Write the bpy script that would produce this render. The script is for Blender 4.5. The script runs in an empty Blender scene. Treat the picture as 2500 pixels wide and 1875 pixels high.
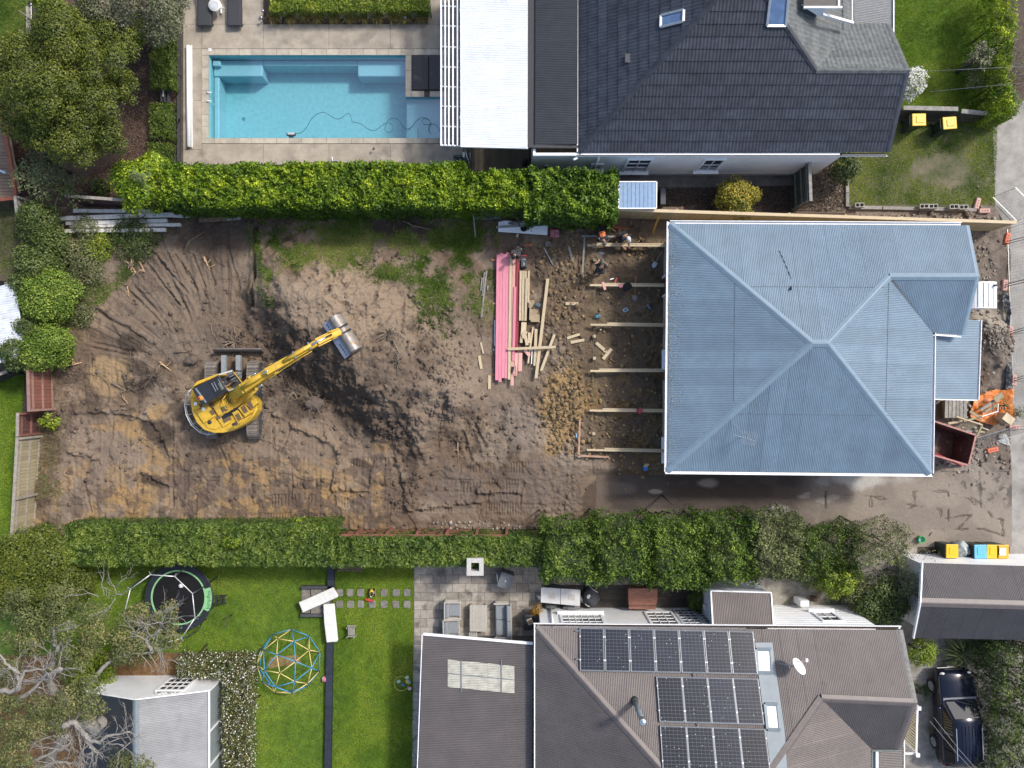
import bpy,math,random
import numpy as np
from mathutils import Vector,Matrix
random.seed(7)
SC=bpy.context.scene
COL=SC.collection
# ---------------------------------------------------------------- camera, sky, sun, exposure
H=35.0  # drone height in metres
S=0.02  # metres per photo pixel on the ground
cam_d=bpy.data.cameras.new('drone_camera');cam_d.sensor_width=36.0
cam_d.lens=18.0/(25.0/H);cam_d.clip_start=0.5;cam_d.clip_end=600
cam=bpy.data.objects.new('drone_camera',cam_d);COL.objects.link(cam)
cam.location=(0,0,H);cam.rotation_euler=(0,0,0);SC.camera=cam
SUN=Vector((0.74,0.54,1.0)).normalized()
world=bpy.data.worlds.new('World');SC.world=world;world.use_nodes=True
wn=world.node_tree.nodes;bg=wn['Background']
sky=wn.new('ShaderNodeTexSky');sky.sky_type='NISHITA';sky.sun_disc=False
sky.sun_elevation=math.asin(SUN.z);sky.sun_rotation=math.atan2(SUN.x,SUN.y)
sky.dust_density=3.0;sky.air_density=1.0;sky.ozone_density=1.0
world.node_tree.links.new(sky.outputs[0],bg.inputs[0]);bg.inputs[1].default_value=0.15
sl=bpy.data.lights.new('sun','SUN');sl.energy=2.1;sl.angle=math.radians(6.0);sl.color=(1.0,0.955,0.89)
so=bpy.data.objects.new('sun',sl);COL.objects.link(so)
so.rotation_euler=SUN.to_track_quat('Z','Y').to_euler()
SC.view_settings.view_transform='Standard';SC.view_settings.look='None'
SC.view_settings.exposure=0.58;SC.view_settings.gamma=1.0;SC.view_settings.use_curve_mapping=False
SC.render.engine='CYCLES'
SC.cycles.max_bounces=6;SC.cycles.diffuse_bounces=3;SC.cycles.glossy_bounces=3
SC.cycles.transparent_max_bounces=8;SC.cycles.caustics_reflective=False;SC.cycles.caustics_refractive=False

def P(px,py,z=0.0):
 """point of the place at height z that the photo shows at photo pixel (px, py)"""
 k=S*(H-z)/H
 return Vector(((px-1250)*k,(937.5-py)*k,z))
def PX(p):
 k=S*(H-p[2])/H
 return(p[0]/k+1250,937.5-p[1]/k)

 # ---------------------------------------------------------------- materials
MATS={}
def _nt(name):
 m=bpy.data.materials.new(name);m.use_nodes=True
 nt=m.node_tree;return m,nt,nt.nodes['Principled BSDF']
def _ramp(nt,cols,fac,pos=None):
 r=nt.nodes.new('ShaderNodeValToRGB');e=r.color_ramp.elements
 while len(e)<len(cols):e.new(0.5)
 for i,c in enumerate(cols):
  e[i].position=pos[i]if pos else i/max(1,len(cols)-1);e[i].color=(*c,1)
 nt.links.new(fac,r.inputs[0]);return r
def mat(name,c,rough=0.6,metal=0.0,var=0.12,scale=6.0,rnd=0.0,bump=0.0,bscale=60.0,stretch=None,c2=None,spec=0.5,detail=6.0,dirt=None):
 """plain surface: colour c with noise towards c2 (or +-var), optional per-object variation and fine relief"""
 if name in MATS:return MATS[name]
 m,nt,b=_nt(name);L=nt.links
 co=nt.nodes.new('ShaderNodeTexCoord')
 mp=nt.nodes.new('ShaderNodeMapping');L.new(co.outputs['Object'],mp.inputs[0])
 if stretch:mp.inputs['Scale'].default_value=stretch
 n=nt.nodes.new('ShaderNodeTexNoise');n.inputs['Scale'].default_value=scale;n.inputs['Detail'].default_value=detail
 n.inputs['Roughness'].default_value=0.62
 L.new(mp.outputs[0],n.inputs['Vector'])
 lo=tuple(x*(1-var)for x in c);hi=c2 if c2 else tuple(min(1,x*(1+var))for x in c)
 r=_ramp(nt,[lo,hi],n.outputs['Fac'],[0.32,0.68]);out=r.outputs[0]
 if dirt:
  n3=nt.nodes.new('ShaderNodeTexNoise');n3.inputs['Scale'].default_value=dirt[1];n3.inputs['Detail'].default_value=8
  L.new(co.outputs['Object'],n3.inputs['Vector'])
  rr=_ramp(nt,[(0,0,0),(1,1,1)],n3.outputs['Fac'],[dirt[2],dirt[2]+0.15])
  mx=nt.nodes.new('ShaderNodeMix');mx.data_type='RGBA'
  L.new(rr.outputs[0],mx.inputs[0]);L.new(out,mx.inputs[6]);mx.inputs[7].default_value=(*dirt[0],1);out=mx.outputs[2]
 if rnd:
  oi=nt.nodes.new('ShaderNodeObjectInfo')
  mr=nt.nodes.new('ShaderNodeMapRange');mr.inputs[3].default_value=1-rnd;mr.inputs[4].default_value=1+rnd
  L.new(oi.outputs['Random'],mr.inputs[0])
  vm=nt.nodes.new('ShaderNodeVectorMath');vm.operation='SCALE'
  L.new(out,vm.inputs[0]);L.new(mr.outputs[0],vm.inputs['Scale']);out=vm.outputs[0]
 L.new(out,b.inputs['Base Color'])
 b.inputs['Roughness'].default_value=rough;b.inputs['Metallic'].default_value=metal
 b.inputs['Specular IOR Level'].default_value=spec
 if bump:
  n2=nt.nodes.new('ShaderNodeTexNoise');n2.inputs['Scale'].default_value=bscale;n2.inputs['Detail'].default_value=8
  L.new(mp.outputs[0],n2.inputs['Vector'])
  bp=nt.nodes.new('ShaderNodeBump');bp.inputs['Strength'].default_value=bump;bp.inputs['Distance'].default_value=0.02
  L.new(n2.outputs['Fac'],bp.inputs['Height']);L.new(bp.outputs[0],b.inputs['Normal'])
 MATS[name]=m;return m
def tint_mat(name,cols,pos=None,rough=0.55,spec=0.35,trans=0.0):
 """leaves, blades, chips: colour by the random 'tint' stored with each piece"""
 if name in MATS:return MATS[name]
 m,nt,b=_nt(name);L=nt.links
 a=nt.nodes.new('ShaderNodeAttribute');a.attribute_name='tint'
 r=_ramp(nt,cols,a.outputs['Fac'],pos)
 L.new(r.outputs[0],b.inputs['Base Color']);b.inputs['Roughness'].default_value=rough
 b.inputs['Specular IOR Level'].default_value=spec
 if trans:
  t=nt.nodes.new('ShaderNodeBsdfTranslucent');L.new(r.outputs[0],t.inputs[0])
  mx=nt.nodes.new('ShaderNodeMixShader');mx.inputs[0].default_value=trans
  L.new(b.outputs[0],mx.inputs[1]);L.new(t.outputs[0],mx.inputs[2])
  L.new(mx.outputs[0],nt.nodes['Material Output'].inputs[0])
 MATS[name]=m;return m
def col_mat(name,rough=0.9,bump=0.5,bscale=45.0):
 """terrain: colour from the soil map stored with the mesh, times grain"""
 m,nt,b=_nt(name);L=nt.links
 a=nt.nodes.new('ShaderNodeAttribute');a.attribute_name='soil'
 co=nt.nodes.new('ShaderNodeTexCoord')
 n=nt.nodes.new('ShaderNodeTexNoise');n.inputs['Scale'].default_value=14;n.inputs['Detail'].default_value=10;n.inputs['Roughness'].default_value=0.7
 L.new(co.outputs['Object'],n.inputs['Vector'])
 mr=nt.nodes.new('ShaderNodeMapRange');mr.inputs[1].default_value=.25;mr.inputs[2].default_value=.75;mr.inputs[3].default_value=0.72;mr.inputs[4].default_value=1.28
 L.new(n.outputs['Fac'],mr.inputs[0])
 vm=nt.nodes.new('ShaderNodeVectorMath');vm.operation='SCALE'
 L.new(a.outputs['Color'],vm.inputs[0]);L.new(mr.outputs[0],vm.inputs['Scale'])
 L.new(vm.outputs[0],b.inputs['Base Color']);b.inputs['Roughness'].default_value=rough
 b.inputs['Specular IOR Level'].default_value=0.25
 n2=nt.nodes.new('ShaderNodeTexNoise');n2.inputs['Scale'].default_value=bscale;n2.inputs['Detail'].default_value=9
 L.new(co.outputs['Object'],n2.inputs['Vector'])
 bp=nt.nodes.new('ShaderNodeBump');bp.inputs['Strength'].default_value=bump;bp.inputs['Distance'].default_value=0.03
 L.new(n2.outputs['Fac'],bp.inputs['Height']);L.new(bp.outputs[0],b.inputs['Normal'])
 return m
def see_through(name,tint,fac=0.12,rough=0.05,gl=(1,1,1),bump=0.0,bscale=8):
 """water and clear sheet: tinted transparency plus a glossy share"""
 if name in MATS:return MATS[name]
 m,nt,b=_nt(name);L=nt.links;nt.nodes.remove(b)
 t=nt.nodes.new('ShaderNodeBsdfTransparent');t.inputs[0].default_value=(*tint,1)
 g=nt.nodes.new('ShaderNodeBsdfGlossy');g.inputs[0].default_value=(*gl,1);g.inputs['Roughness'].default_value=rough
 mx=nt.nodes.new('ShaderNodeMixShader');mx.inputs[0].default_value=fac
 L.new(t.outputs[0],mx.inputs[1]);L.new(g.outputs[0],mx.inputs[2]);L.new(mx.outputs[0],nt.nodes['Material Output'].inputs[0])
 if bump:
  n=nt.nodes.new('ShaderNodeTexNoise');n.inputs['Scale'].default_value=bscale
  bp=nt.nodes.new('ShaderNodeBump');bp.inputs['Strength'].default_value=bump
  co=nt.nodes.new('ShaderNodeTexCoord');L.new(co.outputs['Object'],n.inputs['Vector'])
  L.new(n.outputs['Fac'],bp.inputs['Height']);L.new(bp.outputs[0],g.inputs['Normal'])
 MATS[name]=m;return m

 # ---------------------------------------------------------------- objects
def thing(name,label,cat,loc=(0,0,0),group=None,kind=None):
 o=bpy.data.objects.new(name,None);COL.objects.link(o);o.location=loc;o.empty_display_size=0.2
 if label:o['label']=label
 if cat:o['category']=cat
 if group:o['group']=group
 if kind:o['kind']=kind
 return o
def tag(o,label,cat,group=None,kind=None):
 if label:o['label']=label
 if cat:o['category']=cat
 if group:o['group']=group
 if kind:o['kind']=kind
 return o
def put(name,me,m,parent=None):
 if m is not None and not me.materials:me.materials.append(m)
 o=bpy.data.objects.new(name,me);COL.objects.link(o)
 if parent is not None:
  o.parent=parent
  if parent.type=='EMPTY' and parent.parent is None:
   o.matrix_parent_inverse=Matrix.Translation(-Vector(parent.location))
 return o
def kids(o):return[c for c in KID.get(o.name,[])]
KID={}
def dup(root,loc=None,rz=None,label=None,group=None,scale=None,swap=None):
 """copy of a thing with copies of its parts and their sub-parts"""
 r=root.copy();COL.objects.link(r)
 if loc is not None:r.location=loc
 if rz is not None:r.rotation_euler=(r.rotation_euler[0],r.rotation_euler[1],rz)
 if scale is not None:r.scale=(scale,)*3
 if label:r['label']=label
 if group:r['group']=group
 for ch in list(root.children):
  c=ch.copy();COL.objects.link(c);c.parent=r
  if swap and ch.name.split('.')[0]in swap:
   c.data=c.data.copy();c.data.materials.clear();c.data.materials.append(swap[ch.name.split('.')[0]])
  for g in list(ch.children):
   d=g.copy();COL.objects.link(d);d.parent=c
 return r
def frame(d):
 """side and up vectors for a direction"""
 d=Vector(d).normalized();up=Vector((0,0,1))
 if abs(d.z)>0.95:up=Vector((0,1,0))
 s=d.cross(up).normalized();return s,s.cross(d).normalized()
class MB:
 def __init__(s):s.v=[];s.f=[]
 def add(s,vs,fs):
  k=len(s.v);s.v+=[tuple(v)for v in vs];s.f+=[tuple(i+k for i in f)for f in fs];return s
 def quad(s,*pts):return s.add(pts,[tuple(range(len(pts)))])
 def box(s,c,size,rz=0.0,M=None,taper=1.0):
  x,y,z=size[0]/2,size[1]/2,size[2]/2;R=M or Matrix.Rotation(rz,3,'Z');c=Vector(c)
  vs=[]
  for sz in(-1,1):
   t=taper if sz>0 else 1.0
   for sx,sy in((-1,-1),(1,-1),(1,1),(-1,1)):vs.append(c+R@Vector((sx*x*t,sy*y*t,sz*z)))
  return s.add(vs,[(3,2,1,0),(4,5,6,7),(0,1,5,4),(1,2,6,5),(2,3,7,6),(3,0,4,7)])
 def bar(s,a,b,w,h,w2=None,h2=None):
  a=Vector(a);b=Vector(b);sd,up=frame(b-a);w2=w2 or w;h2=h2 or h;vs=[]
  for p,ww,hh in((a,w,h),(b,w2,h2)):
   for i,j in((-1,-1),(1,-1),(1,1),(-1,1)):vs.append(p+sd*i*ww/2+up*j*hh/2)
  return s.add(vs,[(0,1,2,3),(7,6,5,4),(1,0,4,5),(2,1,5,6),(3,2,6,7),(0,3,7,4)])
 def tube(s,pts,r,n=6,closed=False):
  pts=[Vector(p)for p in pts];k=len(pts);rs=r if isinstance(r,(list,tuple))else[r]*k;vs=[];fs=[]
  for i,p in enumerate(pts):
   d=(pts[(i+1)%k]-pts[i-1])if closed else(pts[min(i+1,k-1)]-pts[max(i-1,0)])
   if d.length<1e-6:d=Vector((0,0,1))
   sd,up=frame(d)
   for j in range(n):
    a=2*math.pi*j/n;vs.append(p+(sd*math.cos(a)+up*math.sin(a))*rs[i])
  for i in range(k if closed else k-1):
   i2=(i+1)%k
   for j in range(n):
    j2=(j+1)%n;fs.append((i*n+j,i*n+j2,i2*n+j2,i2*n+j))
  if not closed:fs+=[tuple(range(n-1,-1,-1)),tuple((k-1)*n+j for j in range(n))]
  return s.add(vs,fs)
 def prism(s,poly,z0,z1,inset=0.0):
  """poly: xy points (counter-clockwise or not), from z0 to z1"""
  n=len(poly);pts=[Vector((p[0],p[1],0))for p in poly]
  area=sum(pts[i].x*pts[(i+1)%n].y-pts[(i+1)%n].x*pts[i].y for i in range(n))
  if area<0:pts.reverse()
  c=sum(pts,Vector())/n;top=[p+(c-p)*inset for p in pts]
  vs=[Vector((p.x,p.y,z0))for p in pts]+[Vector((p.x,p.y,z1))for p in top]
  fs=[tuple(range(n-1,-1,-1)),tuple(range(n,2*n))]+[(i,(i+1)%n,n+(i+1)%n,n+i)for i in range(n)]
  return s.add(vs,fs)
 def hull2(s,bot,top):
  """two matching loops of 3D points joined into a closed solid"""
  n=len(bot);vs=list(bot)+list(top)
  fs=[tuple(range(n-1,-1,-1)),tuple(range(n,2*n))]+[(i,(i+1)%n,n+(i+1)%n,n+i)for i in range(n)]
  return s.add(vs,fs)
 def cyl(s,c,r,z0,z1,n=16,r2=None):
  r2=r if r2 is None else r2;vs=[]
  for z,rr in((z0,r),(z1,r2)):
   for j in range(n):a=2*math.pi*j/n;vs.append((c[0]+rr*math.cos(a),c[1]+rr*math.sin(a),z))
  return s.add(vs,[tuple(range(n-1,-1,-1)),tuple(range(n,2*n))]+[(j,(j+1)%n,n+(j+1)%n,n+j)for j in range(n)])
 def rod(s,a,b,r,n=10,r2=None):return s.tube([a,b],[r,r2 if r2 is not None else r],n)
 def lathe(s,c,prof,n=20,ax=None):
  """profile (radius, height) turned about an axis through c"""
  c=Vector(c);R=Vector((0,0,1)).rotation_difference(Vector(ax)).to_matrix()if ax is not None else Matrix.Identity(3);vs=[];fs=[]
  for r,h in prof:
   for j in range(n):a=2*math.pi*j/n;vs.append(c+R@Vector((r*math.cos(a),r*math.sin(a),h)))
  for i in range(len(prof)-1):
   for j in range(n):j2=(j+1)%n;fs.append((i*n+j,i*n+j2,(i+1)*n+j2,(i+1)*n+j))
  fs+=[tuple(range(n-1,-1,-1)),tuple((len(prof)-1)*n+j for j in range(n))]
  return s.add(vs,fs)
 def ball(s,c,r,n=12,m=8,sq=(1,1,1)):
  c=Vector(c);vs=[];fs=[]
  for i in range(m+1):
   t=math.pi*i/m
   for j in range(n):
    a=2*math.pi*j/n
    vs.append(c+Vector((r*sq[0]*math.sin(t)*math.cos(a),r*sq[1]*math.sin(t)*math.sin(a),r*sq[2]*math.cos(t))))
  for i in range(m):
   for j in range(n):j2=(j+1)%n;fs.append((i*n+j,(i+1)*n+j,(i+1)*n+j2,i*n+j2))
  return s.add(vs,fs)
 def mesh(s,name,smooth=False):
  me=bpy.data.meshes.new(name);me.from_pydata(s.v,[],s.f);me.update()
  if smooth:me.polygons.foreach_set('use_smooth',[True]*len(me.polygons))
  return me
 def build(s,name,m,parent=None,smooth=False,bevel=0.0,seg=2):
  o=put(name,s.mesh(name,smooth),m,parent)
  if bevel:
   b=o.modifiers.new('edge','BEVEL');b.width=bevel;b.segments=seg;b.limit_method='ANGLE';b.angle_limit=0.6
  return o
def sheet(name,pts,m,z=0.0,thick=0.0,px=True):
 """flat piece of the setting, outline in photo pixels on the ground"""
 q=[P(*p)for p in pts]if px else[Vector((p[0],p[1],0))for p in pts]
 mb=MB();mb.prism([(p.x,p.y)for p in q],z-max(thick,0.002),z)
 o=mb.build(name,m);o['kind']='structure';return o
def np_mesh(name,V,F,m=None,tint=None,smooth=False,parent=None,soil=None):
 V=np.asarray(V,np.float32);F=np.asarray(F,np.int32);k=F.shape[1]
 me=bpy.data.meshes.new(name)
 me.vertices.add(len(V));me.vertices.foreach_set('co',V.ravel())
 me.loops.add(F.size);me.loops.foreach_set('vertex_index',F.ravel())
 me.polygons.add(len(F));me.polygons.foreach_set('loop_start',np.arange(0,F.size,k,dtype=np.int32))
 me.polygons.foreach_set('loop_total',np.full(len(F),k,np.int32))
 if smooth:me.polygons.foreach_set('use_smooth',np.ones(len(F),bool))
 if tint is not None:
  a=me.attributes.new('tint','FLOAT','POINT');a.data.foreach_set('value',np.asarray(tint,np.float32))
 if soil is not None:
  a=me.attributes.new('soil','FLOAT_COLOR','POINT')
  c=np.ones((len(V),4),np.float32);c[:,:3]=soil;a.data.foreach_set('color',c.ravel())
 me.update(calc_edges=True)
 return put(name,me,m,parent)
 # ---------------------------------------------------------------- numpy noise
_NZ={}
def vnoise(x,y,seed):
 if seed not in _NZ:_NZ[seed]=np.random.RandomState(seed).rand(64,64).astype(np.float32)
 r=_NZ[seed]
 xi=np.floor(x).astype(int);yi=np.floor(y).astype(int);fx=x-xi;fy=y-yi
 fx=fx*fx*(3-2*fx);fy=fy*fy*(3-2*fy)
 a=r[xi%64,yi%64];b=r[(xi+1)%64,yi%64];c=r[xi%64,(yi+1)%64];d=r[(xi+1)%64,(yi+1)%64]
 return(a*(1-fx)+b*fx)*(1-fy)+(c*(1-fx)+d*fx)*fy-0.5
def fbm(x,y,s,seed,o=4,g=0.5):
 t=0;a=1.0
 for i in range(o):
  c,q=math.cos(i*1.1),math.sin(i*1.1)
  t=t+a*vnoise((x*c-y*q)/s+7.3*i,(x*q+y*c)/s+3.1*i,seed+i);a*=g;s*=0.5
 return t
def inpoly(x,y,poly):
 r=np.zeros(len(x),bool);n=len(poly)
 for i in range(n):
  x0,y0=poly[i];x1,y1=poly[(i+1)%n]
  c=((y0>y)!=(y1>y));t=x0+(y-y0)*(x1-x0)/((y1-y0)if y1!=y0 else 1e-9)
  r^=c&(x<t)
 return r
 # ---------------------------------------------------------------- leaves and blades
def leaf_obj(name,pos,nrm,L,W,m,tint,rng,parent=None,fold=0.25,sprd=1.0):
 n=len(pos);nrm=nrm/np.linalg.norm(nrm,axis=1,keepdims=True)
 t=rng.normal(size=(n,3));t-=(t*nrm).sum(1,keepdims=True)*nrm;t/=np.linalg.norm(t,axis=1,keepdims=True)
 b=np.cross(nrm,t);ln=(L*(0.65+0.7*rng.rand(n)))[:,None];wd=(W*(0.65+0.7*rng.rand(n)))[:,None]
 V=np.empty((n,4,3));V[:,0]=pos-t*ln*.5;V[:,2]=pos+t*ln*.5-nrm*ln*.12
 V[:,1]=pos+b*wd*.5+nrm*wd*fold;V[:,3]=pos-b*wd*.5+nrm*wd*fold
 F=np.arange(n*4).reshape(n,4)
 return np_mesh(name,V.reshape(-1,3),F,m,np.repeat(tint,4),False,parent)
def shell_points(blobs,n,rng,shell=0.3,under=0.25,cull=0.72):
 B=np.asarray(blobs,float);w=B[:,3]*B[:,4]+B[:,3]*B[:,5]+B[:,4]*B[:,5]
 i=rng.choice(len(B),n,p=w/w.sum());d=rng.normal(size=(n,3));d/=np.linalg.norm(d,axis=1,keepdims=True)
 fl=(d[:,2]<0)&(rng.rand(n)>under);d[fl,2]*=-1
 r=1-shell*rng.rand(n)**1.6+np.abs(rng.normal(size=n))*.13
 pos=B[i,:3]+d*B[i,3:]*r[:,None];nr=d/B[i,3:];nr/=np.linalg.norm(nr,axis=1,keepdims=True)
 pos+=rng.normal(size=(n,3))*.045
 keep=pos[:,2]>0.04
 if cull and len(B)>1:
  for k in range(len(B)):
   q=(((pos-B[k,:3])/B[k,3:])**2).sum(1);keep&=~((q<cull*cull*.8)&(i!=k))
 return pos[keep],nr[keep],i[keep],r[keep]
def crown_blobs(c,R,n,rs,rng,zmin=-0.3):
 """n clumps of radius about rs spread over an ellipsoid's upper surface"""
 out=[];g=math.pi*(3-math.sqrt(5))
 for k in range(n):
  z=1-(1-zmin)*(k+.5)/n;q=math.sqrt(max(0,1-z*z));a=k*g+rng.rand()*.7
  f=0.72+0.3*rng.rand();r=rs*(0.65+0.7*rng.rand())
  out.append((c[0]+R[0]*q*math.cos(a)*f,c[1]+R[1]*q*math.sin(a)*f,c[2]+R[2]*z*f,r,r*(.8+.4*rng.rand()),r*.75))
 return out
def hedge_points(x0,x1,y0,y1,h,dens,rng,amp,ws,ragged,seed):
 """leaf positions over a hedge's uneven top and sides; world extents of the top"""
 W_,D_=x1-x0,y1-y0;nt=int(W_*D_*dens*1.7);ns=int((W_+D_)*2*h*dens*.42)
 x=x0+rng.rand(nt)*W_;y=y0+rng.rand(nt)*D_
 ed=np.minimum(np.minimum(x-x0,x1-x),np.minimum(y-y0,y1-y));rg_=ragged*(1+1.6*fbm(x,y,.8,seed,3))
 hf=lambda a,b:amp*(1.3*fbm(a,b,ws,seed+1,3)+1.5*np.maximum(fbm(a,b,ws*.4,seed+2,2),-.2))
 e=.05;z=hf(x,y);gx=(hf(x+e,y)-z)/e;gy=(hf(x,y+e)-z)/e
 z=h+z-amp*.6-np.clip(rg_*1.6-ed,0,9)*.9-.42*rng.rand(nt)**2.2+.06*np.abs(rng.normal(size=nt))
 k=ed+.12*rng.normal(size=nt)>rg_*.55
 pos=np.stack([x,y,z],1)[k];nr=np.stack([-gx,-gy,np.ones(nt)],1)[k]
 t=rng.rand(ns)*2*(W_+D_);a=rng.rand(ns)**.7;zs=h*(.04+.92*a);px=np.zeros(ns);py=np.zeros(ns);n2=np.zeros((ns,3))
 m=t<W_;px[m]=x0+t[m];py[m]=y0;n2[m,1]=-1
 m=(t>=W_)&(t<2*W_);px[m]=x0+t[m]-W_;py[m]=y1;n2[m,1]=1
 m=(t>=2*W_)&(t<2*W_+D_);px[m]=x0;py[m]=y0+t[m]-2*W_;n2[m,0]=-1
 m=t>=2*W_+D_;px[m]=x1;py[m]=y0+t[m]-2*W_-D_;n2[m,0]=1
 ins=ragged*(.75+1.4*fbm(px*1.3+zs,py*1.3,.7,seed+3,3))+.10*np.abs(rng.normal(size=ns))+.12*a**6
 side=np.stack([px,py,zs],1)-n2*ins[:,None]
 pos=np.concatenate([pos,side]);nr=np.concatenate([nr,n2+np.array([0,0,.35])]);return pos,nr
def hedge(label,box,h,dens,L,W,m,seed,group=None,amp=.2,ws=.55,ragged=.16,name='hedge',tintf=None,wild=.75,stems=14,cat='hedge'):
 """box: photo pixels (x0, x1, y0, y1) of the hedge's top"""
 rng=np.random.RandomState(seed);a,b=P(box[0],box[3],h),P(box[1],box[2],h);c=(a+b)/2
 t=thing(name,label,cat,(c.x,c.y,0),group);pos,nr=hedge_points(a.x,b.x,a.y,b.y,h,dens,rng,amp,ws,ragged,seed)
 nr=nr/np.linalg.norm(nr,axis=1,keepdims=True)+rng.normal(size=nr.shape)*wild*.55
 k=fbm(pos[:,0],pos[:,1],.5,seed+9,3);tint=np.clip(.08+.5*rng.rand(len(pos))**1.15+.42*np.clip((pos[:,2]-h+.35)/.6,0,1)+.35*k,0,1)  # leaves get paler towards the hedge top
 if tintf:tint=tintf(pos,tint,rng)
 leaf_obj('foliage',pos,nr,L,W,m,np.clip(tint,0,1),rng,t)
 mb=MB()
 for _ in range(stems):
  x,y=a.x+(b.x-a.x)*rng.rand(),(a.y+b.y)/2+(b.y-a.y)*.25*rng.normal();mb.tube([(x,y,0),(x+.1*rng.normal(),y+.1*rng.normal(),h*.5),(x+.2*rng.normal(),y+.2*rng.normal(),h*.85)],[.045,.03,.012],5)
 o=mb.build('stems',bark(),t,True);o['kind']='stuff';return t
WOOD=None
def bark(name='bark_brown',c=(0.09,0.07,0.055)):return mat(name,c,0.9,var=.3,scale=18,bump=.6)
def limbs(base,top,ends,r0,name,m,parent,rng,sub=None):
 """tapered trunk with limbs out to the clumps"""
 mb=MB();base=Vector(base);top=Vector(top)
 mb.tube([base,base.lerp(top,.5)+Vector((rng.normal()*.05,rng.normal()*.05,0)),top],[r0,r0*.8,r0*.6],8)
 tr=mb.build('trunk',m,parent,True)
 if ends:
  lb=MB()
  for e in ends:
   e=Vector(e[:3]);a=base.lerp(top,.55+.4*rng.rand());mid=a.lerp(e,.5)+Vector((rng.normal()*.12,rng.normal()*.12,rng.rand()*.15))
   lb.tube([a,mid,e],[r0*.4,r0*.25,r0*.08],5)
  lb.build('limb',m,tr if sub else parent,True)
 return tr
def plant(name,label,cat,base,blobs,dens,L,W,m,seed,group=None,trunk=None,tm=None,top=None,up=.45,shell=.35,wild=.7,nl=10,shade=0.0,tintf=None,under=.25):
 rng=np.random.RandomState(seed)
 t=thing(name,label,cat,base,group)
 area=sum(2*math.pi*(b[3]*b[4]+b[3]*b[5]+b[4]*b[5])/3 for b in blobs)
 pos,nr,i,r=shell_points(blobs,int(area*dens),rng,shell,under)
 nrm=nr+np.array([0,0,up])+rng.normal(size=nr.shape)*wild*.5
 bt=rng.rand(len(blobs));z=pos[:,2];zz=(z-z.min())/max(1e-3,np.ptp(z))
 tint=0.22*bt[i]+0.5*rng.rand(len(pos))**1.2+0.28*np.clip((r-.72)/.3,0,1)  # leaves get paler towards the outside of each clump
 if tintf:tint=tintf(pos,tint,rng)
 leaf_obj('crown' if cat=='tree' else 'foliage',pos,nrm,L,W,m,np.clip(tint,0,1),rng,t)
 if trunk:
  k=rng.choice(len(blobs),min(nl,len(blobs)),replace=False)
  tp=top or(sum(b[0]for b in blobs)/len(blobs),sum(b[1]for b in blobs)/len(blobs),max(b[2]for b in blobs)*.75)
  limbs(base,tp,[blobs[q]for q in k],trunk,'trunk',tm or bark(),t,rng)
 return t
def blades(name,poly,n,hgt,m,seed,wid=.014,lean=.6,z=0.0,holes=(),px=True,zf=None,label=None,dens=None,kind='stuff',cat='grass',parent=None):
 """grass as single blades; poly in photo pixels on the ground"""
 rng=np.random.RandomState(seed);pp=np.array(poly,float);lo=pp.min(0);hi=pp.max(0)
 x=lo[0]+rng.rand(n)*(hi[0]-lo[0]);y=lo[1]+rng.rand(n)*(hi[1]-lo[1])
 k=inpoly(x,y,poly)
 for h in holes:k&=~inpoly(x,y,h)
 if dens is not None:k&=rng.rand(n)<dens(x,y)
 x,y=x[k],y[k];n=len(x);X=(x-1250)*S;Y=(937.5-y)*S
 Z=zf(x,y)if zf else np.full(n,z)
 a=rng.rand(n)*6.283;h=hgt*(.5+rng.rand(n));ln=lean*(0.3+rng.rand(n))*h
 ca,sa=np.cos(a),np.sin(a);w=wid*(.6+.8*rng.rand(n))
 V=np.empty((n,3,3));V[:,0]=np.stack([X-sa*w,Y+ca*w,Z],1);V[:,1]=np.stack([X+sa*w,Y-ca*w,Z],1)
 V[:,2]=np.stack([X+ca*ln,Y+sa*ln,Z+h*.8],1)
 patch=fbm(X,Y,1.4,seed+5,3);tint=np.clip(.5+1.05*patch+.28*rng.normal(size=n),0,1)
 o=np_mesh(name,V.reshape(-1,3),np.arange(n*3).reshape(n,3),m,np.repeat(tint,3),False,parent)
 if kind:o['kind']=kind
 if label:o['label']=label
 if cat and kind!='structure':o['category']=cat
 return o
def rocks(name,pos,r,m,seed,squash=.7,label=None,cat='clods',tint=None):
 """many lumps of soil or stone as one mesh"""
 rng=np.random.RandomState(seed);n=len(pos)
 g=(1+5**.5)/2
 iv=np.array([(-1,g,0),(1,g,0),(-1,-g,0),(1,-g,0),(0,-1,g),(0,1,g),(0,-1,-g),(0,1,-g),(g,0,-1),(g,0,1),(-g,0,-1),(-g,0,1)])/math.sqrt(1+g*g)
 fc=np.array([(0,11,5),(0,5,1),(0,1,7),(0,7,10),(0,10,11),(1,5,9),(5,11,4),(11,10,2),(10,7,6),(7,1,8),(3,9,4),(3,4,2),(3,2,6),(3,6,8),(3,8,9),(4,9,5),(2,4,11),(6,2,10),(8,6,7),(9,8,1)])
 V=iv[None]*(1+.35*rng.normal(size=(n,12,1)).clip(-1.5,1.5))*np.asarray(r)[:,None,None]
 a=rng.rand(n)*6.283;ca,sa=np.cos(a)[:,None],np.sin(a)[:,None]
 st=.7+.6*rng.rand(n)[:,None]
 X=V[:,:,0]*st;Y=V[:,:,1];V=np.stack([X*ca-Y*sa,X*sa+Y*ca,V[:,:,2]*squash],2)+np.asarray(pos)[:,None]
 F=(fc[None]+(np.arange(n)*12)[:,None,None]).reshape(-1,3)
 t=rng.rand(n)if tint is None else tint
 o=np_mesh(name,V.reshape(-1,3),F,m,np.repeat(t,12));o['kind']='stuff'
 if label:o['label']=label
 o['category']=cat;return o
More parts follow.
